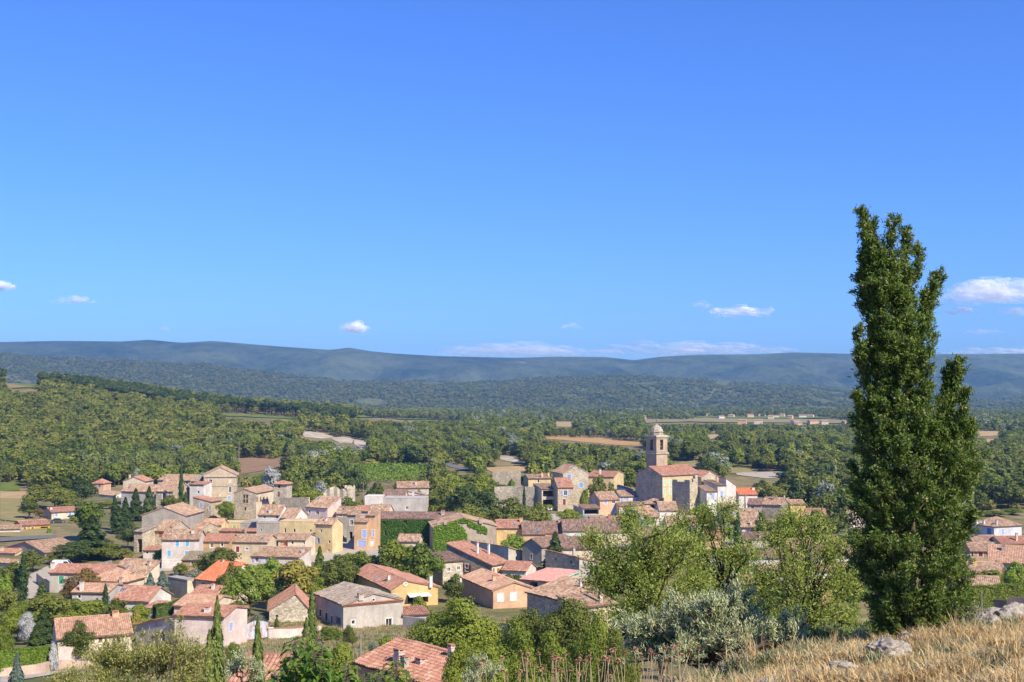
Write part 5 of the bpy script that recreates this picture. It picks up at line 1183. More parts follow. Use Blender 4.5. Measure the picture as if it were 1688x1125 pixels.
# right edge
H(1638.5, 868.5, 338, 22, (1684,), (1600,), 'hip', rise=2.0, wall=SKYW, tile='old', label='white house with blue door at the right edge').op('L', 1627, 871, 1634, 883, 'g', 'deep').op('A', 1651, 872, 1655, 881.5, 's', 'lav').build().chimney(1610, 865, 858, .6).chimney(1622, 864, 857, .5).chimney(1643, 866, 857, .5)
H(1606, 894.5, 302, 10, (1650,), 6, 'gA', ry=884.5, wall=BG, tile='old', label='tan roofed house directly below the blue doored house').build()
H(1650.5, 897, 299, 5, (1705,), 7, 'gA', ry=885.5, wall=BG, tile='red', label='plain red roof against the right edge').build().chimney(1676, 892, 879, .5)
H(1600, 909, 285, -5, (1645,), 7, 'gA', ry=895.5, wall=TN, tile='old', label='brown walled house with two red windows right of the juniper').op('A', 1598 + 3, 911, 1604.5, 918, 's', 'red').op('A', 1613, 911, 1620, 918, 's', 'red').build()
H(1630, 927, 267, -20, (1697,), 12, 'gA', ry=899, wall=LG, tile='orange', label='broad apricot roof at the right edge').build().chimney(1654, 908, 898, .7)
H(1579, 945.5, 250, 0, (1660,), 7, 'gA', ry=928, wall=LEMON, tile='old', label='yellow house with tiny green window right of the juniper').op('A', 1608, 948, 1614, 953, 's', 'mint').build().chimney(1606, 931, 922, .8).chimney(1659, 934, 926, .7, PE)
H(1592, 975, 228, -15, (1650,), 9, 'gA', ry=950, wall=PE, tile='old', label='lowest tan roof right of the juniper above the hedge').build()
H(1680, 952, 245, -10, (1720,), 9, 'gA', ry=940, wall=PE, tile='old', label='corner of a tan roof cut by the right edge').build()
# ---- bell tower
h = H(1082, 719, 410, 38, (1100,), (1065,), 'flat', wall=stucco((0.47, 0.37, 0.26), 0.55), name='bell_tower', label='square stone bell tower with octagonal dome', cat='bell tower', cols=SW)
h.op('A', 1088, 725, 1093.3, 742, 'v', name='bell_opening').op('L', 1071.2, 725, 1076.3, 742.5, 'v', name='bell_opening').build()
b_ = MB()
for (yy, pr, hh) in ((719, .45, .45), (722, .2, .3), (747, .32, .42), (744.5, .12, .25)):
    z = at(1082, yy, 410).z
    b_.box(h.W(-pr, -pr, z - hh), h.A * (h.a + 2 * pr), h.B * (h.b + 2 * pr), Vector((0, 0, hh)))
b_.build('cornice', SW, h.root)
b_ = MB(); cu, cv = h.a / 2, h.b / 2; z0 = h.ze + .18; rr = h.a * .46
def ring(r_, z): return [h.W(cu + r_ * math.cos(t), cv + r_ * math.sin(t), z) for t in [math.pi / 8 + k * math.pi / 4 for k in range(8)]]
prof = [(rr, z0), (rr, z0 + 1.0), (rr * 1.1, z0 + 1.05), (rr * 1.1, z0 + 1.25), (rr * .98, z0 + 1.3), (rr * .9, z0 + 1.9), (rr * .72, z0 + 2.6), (rr * .45, z0 + 3.1), (rr * .14, z0 + 3.35), (rr * .12, z0 + 3.7), (0.02, z0 + 3.9)]
rg = [ring(*p) for p in prof]
for k in range(len(rg) - 1):
    for j in range(8): b_.poly([rg[k][j], rg[k][(j + 1) % 8], rg[k + 1][(j + 1) % 8], rg[k + 1][j]])
b_.build('dome', plain('weathered_limestone', (0.37, 0.32, 0.25), 0.95, 0.45, 1.8, 0.05), h.root)
b_ = MB(); b_.box(h.W(cu - .03, cv - .03, z0 + 3.8), h.A * .06, h.B * .06, Vector((0, 0, 1.6))); b_.box(h.W(cu - .4, cv - .03, z0 + 4.7), h.A * .8, h.B * .06, Vector((0, 0, .06))); b_.build('iron_cross', paint('dark'), h.root)
for (w, px0, py0) in (('A', 1090.6, 734), ('L', 1073.7, 734)):
    u0, u1, z0_, z1_ = h.locate(w, px0 - 1.6, py0 - 4, px0 + 1.6, py0 + 3); o, d, n, L, _ = h.side(w); c = o - h.off + d * ((u0 + u1) / 2) - n * .7
    b_ = MB(); zz = [z1_ + .3, z1_, z1_ - .3, z0_ + .25, z0_]; rr_ = [.06, .28, .36, .42, .56]
    b_.tube([c + Vector((0, 0, z)) for z in zz], rr_, 10); b_.build('bell', plain('bronze', (0.09, 0.075, 0.045), 0.5, 0.2, 3, .5, .6), h.root)
# ---- far hamlets and farms
far = [(1085, 690), (1060, 691.5), (1155, 687), (1190, 690.5), (1205, 688.5), (1230, 689), (1270, 686.5), (1277, 689), (1290, 688), (1298, 691), (1308, 686), (1318, 689.5), (1330, 689), (1220, 700), (1250, 699), (1300, 699), (1312, 702), (1335, 699.5), (1360, 698.5), (1381, 688.5), (700, 685), (688, 684), (672, 685.5), (1243, 687.5), (1262, 691), (1395, 700), (935, 688), (905, 689)]
for k, (px, py) in enumerate(far):
    D = min(2480, 37.0 * F / (py - 650)); rr = random.Random(k); px += rr.uniform(-9, 9); py += rr.uniform(-1.5, 1.5); w_ = rr.uniform(7, 12)
    p = at(px, py, D); g = terrain(p.x, p.y, False); e = proj((p.x, p.y, g + rr.uniform(3.6, 5.2)))[1]
    H(px, e, D, rr.uniform(-30, 30), w_, rr.uniform(6, 8), 'gA', pitch=.36, wall=[CR, PE, CR, WH][k % 4], tile='orange', name='farmhouse', label='tiny pale house with terracotta roof on the far valley floor ' + ('left of the bell tower' if px < 1070 else 'right above the church' if px < 1215 else 'in the far hamlet'), group='tiny houses ' + ('left of the bell tower' if px < 1070 else 'right above the church' if px < 1215 else 'of the far hamlet'), gen=False, ridge_tiles=False).build()
H(786, 688, 1800, 0, (815,), 12, 'gA', pitch=.25, wall=WH, tile='grey', name='farmhouse', label='long white farmhouse alone in the far valley', gen=False).build()
H(667, 713, 1180, -15, (676,), 6, 'gA', pitch=.3, wall=PE, tile='red', name='farmhouse', label='small orange farmhouse among trees right of the quarry', gen=False).build()
# ------------------------------------------------------------------ walls, gate, hedges, vehicles, poles
def wall_run(pts, height, thick, mat, name, label, cat, cap=None):
    """a free standing wall through points (px, py of its top, distance)"""
    P = [at(*p) for p in pts]; root = empty(name, (P[0].x, P[0].y, P[0].z - height)); tag(root, label, cat); off = Vector(root.location); b, c = MB(), MB()
    for k in range(len(P) - 1):
        a, d = P[k] - off, P[k + 1] - off; e = (d - a); n = Vector((-e.y, e.x, 0)).normalized() * thick; dn = Vector((0, 0, -1))
        h0 = max(height, P[k].z - terrain(P[k].x, P[k].y, False) + .4); h1 = max(height, P[k + 1].z - terrain(P[k + 1].x, P[k + 1].y, False) + .4)
        q = [a, d, d + n, a + n, a + dn * h0, d + dn * h1, d + n + dn * h1, a + n + dn * h0]
        for f in ((0, 1, 2, 3), (4, 5, 1, 0), (5, 6, 2, 1), (6, 7, 3, 2), (7, 4, 0, 3)): b.poly([q[i] for i in f])
        if cap: c.box(a - n * .2 + Vector((0, 0, .004)), e, n * 1.4, Vector((0, 0, .12)))
    b.build('masonry', mat, root)
    if cap: c.build('coping', cap, root)
    return root
wall_run([(461, 821, 386), (509, 820, 380)], 4, .5, ST, 'castle_wall', 'long stone wall right of the castle hall', 'wall')
wall_run([(815, 803, 428), (845, 802, 427), (880, 803, 424)], 4, .5, SW, 'garden_wall', 'pale stone terrace wall left of the balcony house', 'wall')
wall_run([(812, 778, 470), (858, 777, 468)], 3, .5, ST, 'garden_wall', 'ruined stone wall below the tan stubble field', 'wall')
wall_run([(945, 833, 412), (962, 838, 398)], 4, .4, ST, 'garden_wall', 'stone wall beside the rounded red door house', 'wall')
wall_run([(952, 850, 392), (990, 849, 388)], 2.4, .4, CR, 'garden_wall', 'cream wall in front of the carport', 'wall')
wall_run([(370, 1043, 181), (394, 1042, 185)], 2, .3, SW, 'garden_wall', 'pale block wall left of the rusty blue gate', 'wall', SURR)
wall_run([(449, 1037, 192), (487, 1036, 196), (530, 1031, 203)], 2.2, .3, PKW, 'garden_wall', 'cream wall right of the rusty blue gate', 'wall', CLAYCAP)
wall_run([(93, 1066, 152), (134, 1067, 156)], 2, .3, PK, 'garden_wall', 'pink garden wall beside the trimmed hedge', 'wall')
wall_run([(0, 1103, 143), (60, 1096, 146), (93, 1088, 150), (134, 1090, 153), (160, 1089, 156)], .5, .35, stucco((0.56, 0.42, 0.33)), 'low_kerb_wall', 'low pinkish kerb wall under the trimmed hedge', 'wall')
wall_run([(664, 1016, 206), (700, 1020, 203)], 2.5, .3, LG, 'garden_wall', 'pale wall right of the grey pediment house', 'wall')
wall_run([(815, 1027, 170), (840, 1030, 168)], 2, .3, LG, 'garden_wall', 'grey garden wall with tiled top between the big green trees', 'wall', CLAYCAP)
wall_run([(1638, 988, 200), (1660, 990, 198)], 3, .3, stucco((0.30, 0.22, 0.16)), 'garden_wall', 'brown rendered wall below the hedge at the right', 'wall')
wall_run([(1661, 986, 198), (1700, 984, 196)], 3, .3, stucco((0.27, 0.22, 0.19)), 'garden_wall', 'dark wall cut by the right edge', 'wall')
wall_run([(158, 930, 262), (185, 924, 266)], 3, .4, SG, 'garden_wall', 'grey stone wall behind the smooth red roof', 'wall')
wall_run([(60, 905 + 40, 262), (82, 962, 250)], 2, .4, ST, 'garden_wall', 'low stone wall at the end of the lane', 'wall')
# gate with pillars
def gate():
    D = 188; a, c = at(397, 1040, D), at(446.5, 1037, D + 3); z0 = terrain(a.x, a.y, False)
    for (p, lab) in ((a, 'left'), (c, 'right')):
        b = MB(); g = terrain(p.x, p.y, False) - .4; b.box((p.x - .3, p.y - .3, g), (.6, 0, 0), (0, .6, 0), (0, 0, p.z + .1 - g)); r_ = b.build('gate_pillar', PKW); tag(r_, 'cream gate pillar at the %s of the rusty blue gate' % lab, 'pillar')
        b = MB(); b.box((p.x - .38, p.y - .38, p.z + .103), (.76, 0, 0), (0, .76, 0), (0, 0, .12)); b.build('cap', SURR, r_)
    g0, g1 = a + Vector((.4, 0, 0)), c + Vector((-.4, 0, 0)); e = g1 - g0; e.z = 0; L = e.length; e /= L; root = empty('metal_gate', (g0.x, g0.y, terrain(g0.x, g0.y, False))); tag(root, 'double metal gate in faded blue with rusty arched top', 'gate'); off = Vector(root.location)
    m, n, out = newmat('rusty_blue_paint'); t = noise_tex(n, 1.4, 5, .7, scaled(n, pos(n), (1, 1, .5))); r2 = ramp(n, [(.48, (.46, .52, .66)), (.6, (.42, .27, .19))]); n.links.new(t.outputs[0], r2.inputs[0]); principled(n, out, r2.outputs[0], .6)
    zb_ = terrain(g0.x, g0.y, False) + .1
    for s_ in (0, 1):
        x0 = s_ * L / 2 + .02; w = L / 2 - .04
        b = MB(); b.box(g0 - off + e * x0 + Vector((0, 0, zb_ - g0.z)), e * w, Vector((0, .05, 0)), Vector((0, 0, 1.15))); leaf = b.build('gate_leaf', m, root)
        b = MB(); nb = 9
        for k in range(nb):
            f = (k + .5) / nb; hh = 1.0 + .55 * math.sin(math.pi / 2 * (f if s_ == 0 else 1 - f))
            b.box(g0 - off + e * (x0 + w * (k + .05) / nb) + Vector((0, .055, zb_ - g0.z + 1.152)), e * (w * .9 / nb), Vector((0, .03, 0)), Vector((0, 0, hh)))
        b.build('bars', m, leaf)
gate()
def hedge(pts, h, w, leafkey, label, n=9000, leaf=.16, name='hedge'):
    P = [at(*p) for p in pts]; rs = np.random.RandomState(len(label)); C, Nn = [], []
    seg = [(P[k + 1] - P[k]).length for k in range(len(P) - 1)]; tot = sum(seg)
    for _ in range(n):
        t = rs.uniform(0, tot); k = 0
        while t > seg[k] and k < len(seg) - 1: t -= seg[k]; k += 1
        p = P[k] + (P[k + 1] - P[k]) * (t / seg[k]); d = (P[k + 1] - P[k]).normalized(); s_ = Vector((-d.y, d.x, 0)).normalized()
        f = rs.randint(3); bw = 1 + .12 * math.sin(t * 2.1) + .08 * rs.normal()
        if f == 0: q = p + s_ * rs.uniform(-w, w) + Vector((0, 0, .12 * math.sin(t * 1.7) + .06 * rs.normal())); nn = (0, 0, 1)
        else: sg = 1 if f == 1 else -1; q = p + s_ * (sg * w * bw) - Vector((0, 0, rs.uniform(0, h))); nn = tuple(s_ * sg)
        C.append(tuple(q)); Nn.append(nn)
    C, Nn = np.array(C), np.array(Nn) + .6 * rnd_unit(rs, n); base = P[0] - Vector((0, 0, h)); Pv, f = leaf_quads(C - np.array(base), Nn, leaf * rs.uniform(.6, 1.4, n), rs, 1.3)
    root = empty(name, base); tag(root, label, 'hedge'); mobj('foliage', mesh_np('foliage', Pv, f, [LEAF[leafkey]]), root)
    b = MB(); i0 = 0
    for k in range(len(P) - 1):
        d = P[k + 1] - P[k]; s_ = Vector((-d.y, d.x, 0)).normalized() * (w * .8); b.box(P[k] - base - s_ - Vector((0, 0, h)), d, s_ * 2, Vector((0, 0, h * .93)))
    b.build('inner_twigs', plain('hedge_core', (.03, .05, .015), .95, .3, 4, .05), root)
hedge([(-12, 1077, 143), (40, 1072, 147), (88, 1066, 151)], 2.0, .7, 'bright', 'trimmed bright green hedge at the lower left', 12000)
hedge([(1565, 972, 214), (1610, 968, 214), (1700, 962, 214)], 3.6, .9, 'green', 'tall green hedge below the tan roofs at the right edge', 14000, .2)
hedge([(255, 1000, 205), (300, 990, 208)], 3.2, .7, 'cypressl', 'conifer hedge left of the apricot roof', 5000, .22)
# flowering oleander by the pink wall
tree_px('bush', 'white', 88, 1063, 1090, 18, 'oleander with red flowers beside the pink garden wall', D=149, name='oleander')
# vehicles: simple cars with body, cabin, wheels
def car(px, py, D, rz, col, name, label, cat, van=False):
    p = at(px, py, D); g = terrain(p.x, p.y, False); root = empty(name, (p.x, p.y, g + .02), rz); tag(root, label, cat)
    L, Wd = (4.6, 1.8) if van else (4.1, 1.7); pm = plain('car_paint_' + col, {'white': (.72, .73, .75), 'blue': (.10, .22, .38), 'dark': (.05, .06, .08), 'silver': (.42, .44, .46), 'red': (.4, .05, .05)}[col], .3, .05, 1, .5)
    if van: prof = [(-2.3, .35), (2.25, .35), (2.3, .8), (1.75, 1.05), (1.05, 1.75), (-2.2, 1.85), (-2.3, 1.6)]
    else: prof = [(-2.0, .32), (2.0, .32), (2.05, .62), (1.15, .82), (.55, 1.32), (-1.1, 1.38), (-1.75, .92), (-2.05, .82)]
    b = MB(); n = len(prof); l = [(x, -Wd / 2, z) for x, z in prof]; r_ = [(x, Wd / 2, z) for x, z in prof]
    b.poly(l); b.poly(list(reversed(r_)))
    for k in range(n): k2 = (k + 1) % n; b.poly([l[k2], l[k], r_[k], r_[k2]])
    b.build('body', pm, root)
    b = MB()
    for sg in (-1, 1):
        y = sg * (Wd / 2 + .006)
        if van: q = [(1.55, 1.08), (1.0, 1.62), (.25, 1.64), (.25, 1.08)]
        else: q = [(1.0, .88), (.5, 1.25), (-1.0, 1.3), (-1.55, .95)]
        b.poly([(x, y, z) for x, z in q])
    if van: b.poly([(1.72, -.75, 1.08), (1.72, .75, 1.08), (1.09, .7, 1.72), (1.09, -.7, 1.72)])
    else: b.poly([(1.13, -.7, .86), (1.13, .7, .86), (.58, .62, 1.3), (.58, -.62, 1.3)])
    b.build('windows', glass(), root)
    for sx in (-1.35, 1.35):
        for sy in (-1, 1):
            w = MB(); w.tube([(sx, sy * (Wd / 2 - .16), .33), (sx, sy * (Wd / 2 + .03), .33)], [.33, .33], 14); wh = w.build('wheel', plain('tyre', (.025, .025, .025), .9, .2, 3, .1), root)
            w = MB(); w.tube([(sx, sy * (Wd / 2 + .031), .33), (sx, sy * (Wd / 2 + .04), .33)], [.2, .2], 12); w.build('rim', paint('grey'), wh)
car(104, 930, 284, R(8), 'white', 'white_van', 'white delivery van parked under the dark conifers', 'van', True)
car(956, 848, 390, R(20), 'blue', 'parked_car', 'pale blue car parked in the carport', 'car')
car(905, 834, 419.5, R(95), 'white', 'parked_car', 'white car inside the open garage below the balcony', 'car')
car(704, 818, 384, R(5), 'dark', 'parked_car', 'dark blue car parked beside the white low house', 'car')
car(353, 853, 388, R(15), 'dark', 'parked_car', 'dark car parked at the foot of the manor', 'car')
car(24, 985, 238, R(60), 'silver', 'parked_car', 'silver car half hidden by shrubs at the left edge', 'car')
car(836, 1056, 150, R(30), 'silver', 'parked_car', 'silver car between the two big green trees', 'car')
car(96, 861, 380, R(20), 'dark', 'parked_car', 'dark car in front of the cream cottage', 'car')
def pole(px, top, D, label, r=.11, arms=True, base=None):
    p = at(px, top, D); g = terrain(p.x, p.y, False); b = MB(); b.tube([(0, 0, -.5), (0, 0, p.z - g)], [r, r * .75], 8)
    root = empty('utility_pole', (p.x, p.y, g)); tag(root, label, 'pole'); b.build('post', plain('grey_timber', (.26, .23, .20), .9, .25, 3, .1), root)
    if arms:
        b = MB(); b.box((-.7, -.05, p.z - g - .5), (1.4, 0, 0), (0, .1, 0), (0, 0, .1)); ca = b.build('crossarm', TIMBER, root)
        for x in (-.6, 0, .6): b = MB(); b.tube([(x, 0, p.z - g - .4), (x, 0, p.z - g - .2)], [.05, .03], 6); b.build('insulator', paint('white'), ca)
pole(594.5, 1043, 150, 'grey timber pole in the garden before the grey pediment house', .16, False)
pole(599, 795, 430, 'utility pole beside the ruined tower')
pole(1228, 815, 395, 'thick utility pole left of the pale brown roof', .25)
pole(394, 728, 640, 'white pole standing among trees on the left hill', .2)
pole(1618, 973, 190, 'thin pole beside the hedge at the right', .1, False)
pole(706, 752, 640, 'utility pole at the edge of the valley wood', .14)
pole(774, 757, 720, 'utility pole by the country road', .14)
pole(735, 753, 680, 'utility pole at the bend of the country road', .14)
pole(9, 846, 385, 'short post at the left edge beside the dry meadow', .1, False)
# ruined round tower and walls behind the white flat roof
def ruin():
    D = 412; p = at(577, 800, D); g = terrain(p.x, p.y, False); rs = np.random.RandomState(3)
    root = empty('ruined_tower', (p.x, p.y, g)); tag(root, 'crumbling round stone tower of the old castle', 'ruin'); b = MB(); H_ = p.z - g; n = 18
    tops = [H_ * (1 - .10 * abs(rs.normal())) for _ in range(n)]
    for ro, fl in ((1.75, 1), (1.25, -1)):
        for k in range(n):
            t0, t1 = 2 * math.pi * k / n, 2 * math.pi * (k + 1) / n; z0, z1 = tops[k], tops[(k + 1) % n]
            q = [(ro * math.cos(t0), ro * math.sin(t0), -.5), (ro * math.cos(t1), ro * math.sin(t1), -.5), (ro * math.cos(t1), ro * math.sin(t1), z1), (ro * math.cos(t0), ro * math.sin(t0), z0)]
            b.poly(q if fl > 0 else list(reversed(q)))
    for k in range(n):
        t0, t1 = 2 * math.pi * k / n, 2 * math.pi * (k + 1) / n; z0, z1 = tops[k], tops[(k + 1) % n]
        b.poly([(1.75 * math.cos(t0), 1.75 * math.sin(t0), z0), (1.75 * math.cos(t1), 1.75 * math.sin(t1), z1), (1.25 * math.cos(t1), 1.25 * math.sin(t1), z1), (1.25 * math.cos(t0), 1.25 * math.sin(t0), z0)])
    b.build('masonry', SW, root)
    D = 405; X = [533, 538, 544, 550, 556, 560, 566, 571]; Y = [814, 807, 804, 802.5, 804, 808, 806, 811]
    P = [at(x, y, D + (k % 2) * .6) for k, (x, y) in enumerate(zip(X, Y))]; g = terrain(P[0].x, P[0].y, False); root = empty('ruined_wall', (P[0].x, P[0].y, g)); tag(root, 'jagged ruined castle wall left of the round tower', 'ruin'); off = Vector(root.location); b = MB()
    for k in range(len(P) - 1):
        a, c = P[k] - off, P[k + 1] - off; n_ = Vector((0, .9, 0)); a0, c0 = Vector((a.x, a.y, -.5)), Vector((c.x, c.y, -.5))
        b.poly([a0, c0, c, a]); b.poly([a, c, c + n_, a + n_]); b.poly([c0 + n_, a0 + n_, a + n_, c + n_])
        if k == 0: b.poly([a0 + n_, a0, a, a + n_])
    b.poly([c0, c0 + n_, c + n_, c]); b.build('masonry', SW, root)
ruin()
# ------------------------------------------------------------------ ivy on the two walls
def ivy(h, w, test, n, leafkey, label, size=.3):
    o, d, nn, L, prof = h.side(w); rs = np.random.RandomState(5); C = []
    tp = lambda x: np.interp(x, [p[0] for p in prof], [p[1] for p in prof])
    while len(C) < n:
        x = rs.uniform(.05, L - .05); z = rs.uniform(h.zb, tp(x) - .1); q = o + d * x + nn * (.05 + abs(rs.normal()) * .12 + .12 * max(0, fbm(x * .7, z * .7, 3, 2)))
        px, py = proj((q.x, q.y, z))
        if any(u0 - .05 < x < u1 + .05 and z0 - .05 < z < z1 + .05 for (u0, u1, z0, z1, *_) in h.openings[w]): continue
        if test(px, py, x, z, rs): C.append((q.x, q.y, z))
    C = np.array(C); base = np.array(o) + np.array((0, 0, h.zb)); Nn = np.array(nn)[None, :] + .75 * rnd_unit(rs, n) + np.array([[0, 0, .35]])
    P, f = leaf_quads(C - base, Nn, size * rs.uniform(.6, 1.4, n), rs, 1.1)
    root = empty('climbing_ivy', tuple(base)); tag(root, label, 'ivy'); mobj('foliage', mesh_np('foliage', P, f, [LEAF[leafkey]]), root)
    b = MB()
    for k in range(14):
        x = L * (k + .5) / 14; p0 = o + d * x + nn * .04 - Vector(base); b.tube([p0 + Vector((0, 0, h.zb)), p0 + Vector((0, 0, (h.zb + h.ze) / 2)) + d * rs.normal() * .5], [.05, .02], 5)
    b.build('stems', BARK, root)
LEAF['cypressf'] = leafmat('cypressf', (0.055, 0.095, 0.018), (0.20, 0.26, 0.055), 0.2, (0.26, 0.24, 0.08), var=0.05)
LEAF['ivy'] = leafmat('ivy', (0.022, 0.065, 0.008), (0.085, 0.185, 0.020), 0.2, var=0.1)
LEAF['creeper'] = leafmat('creeper', (0.06, 0.13, 0.010), (0.21, 0.33, 0.025), 0.25, var=0.1)
ivy(IVY1, 'A', lambda px, py, x, z, rs: px < 716, 22000, 'ivy', 'dense dark green ivy over the long stone house front')
def t2(px, py, x, z, rs):
    e = np.interp(px, [712, 740, 758, 770, 785, 800], [899 - 60, 855, 856, 866, 873, 874]); lo = np.interp(px, [712, 740, 755, 768, 785, 800], [905, 905, 896, 884, 877, 876])
    main = px < 770 - (py < 880) * (770 - 742) * rs.uniform(0, 1) and py > np.interp(px, [712, 745, 764, 775], [867, 861, 868, 888]) + 6 * fbm(px / 9, py / 9, 1, 3)
    fr = abs(py - np.interp(px, [745, 765, 785, 803], [860, 857, 869, 875])) < 5 + 4 * fbm(px / 5, py / 5, 2, 3) and px < 803 and rs.uniform() < .5
    return main or fr
ivy(IVY2, 'A', t2, 11000, 'creeper', 'bright green creeper on the left half of the taupe gable')

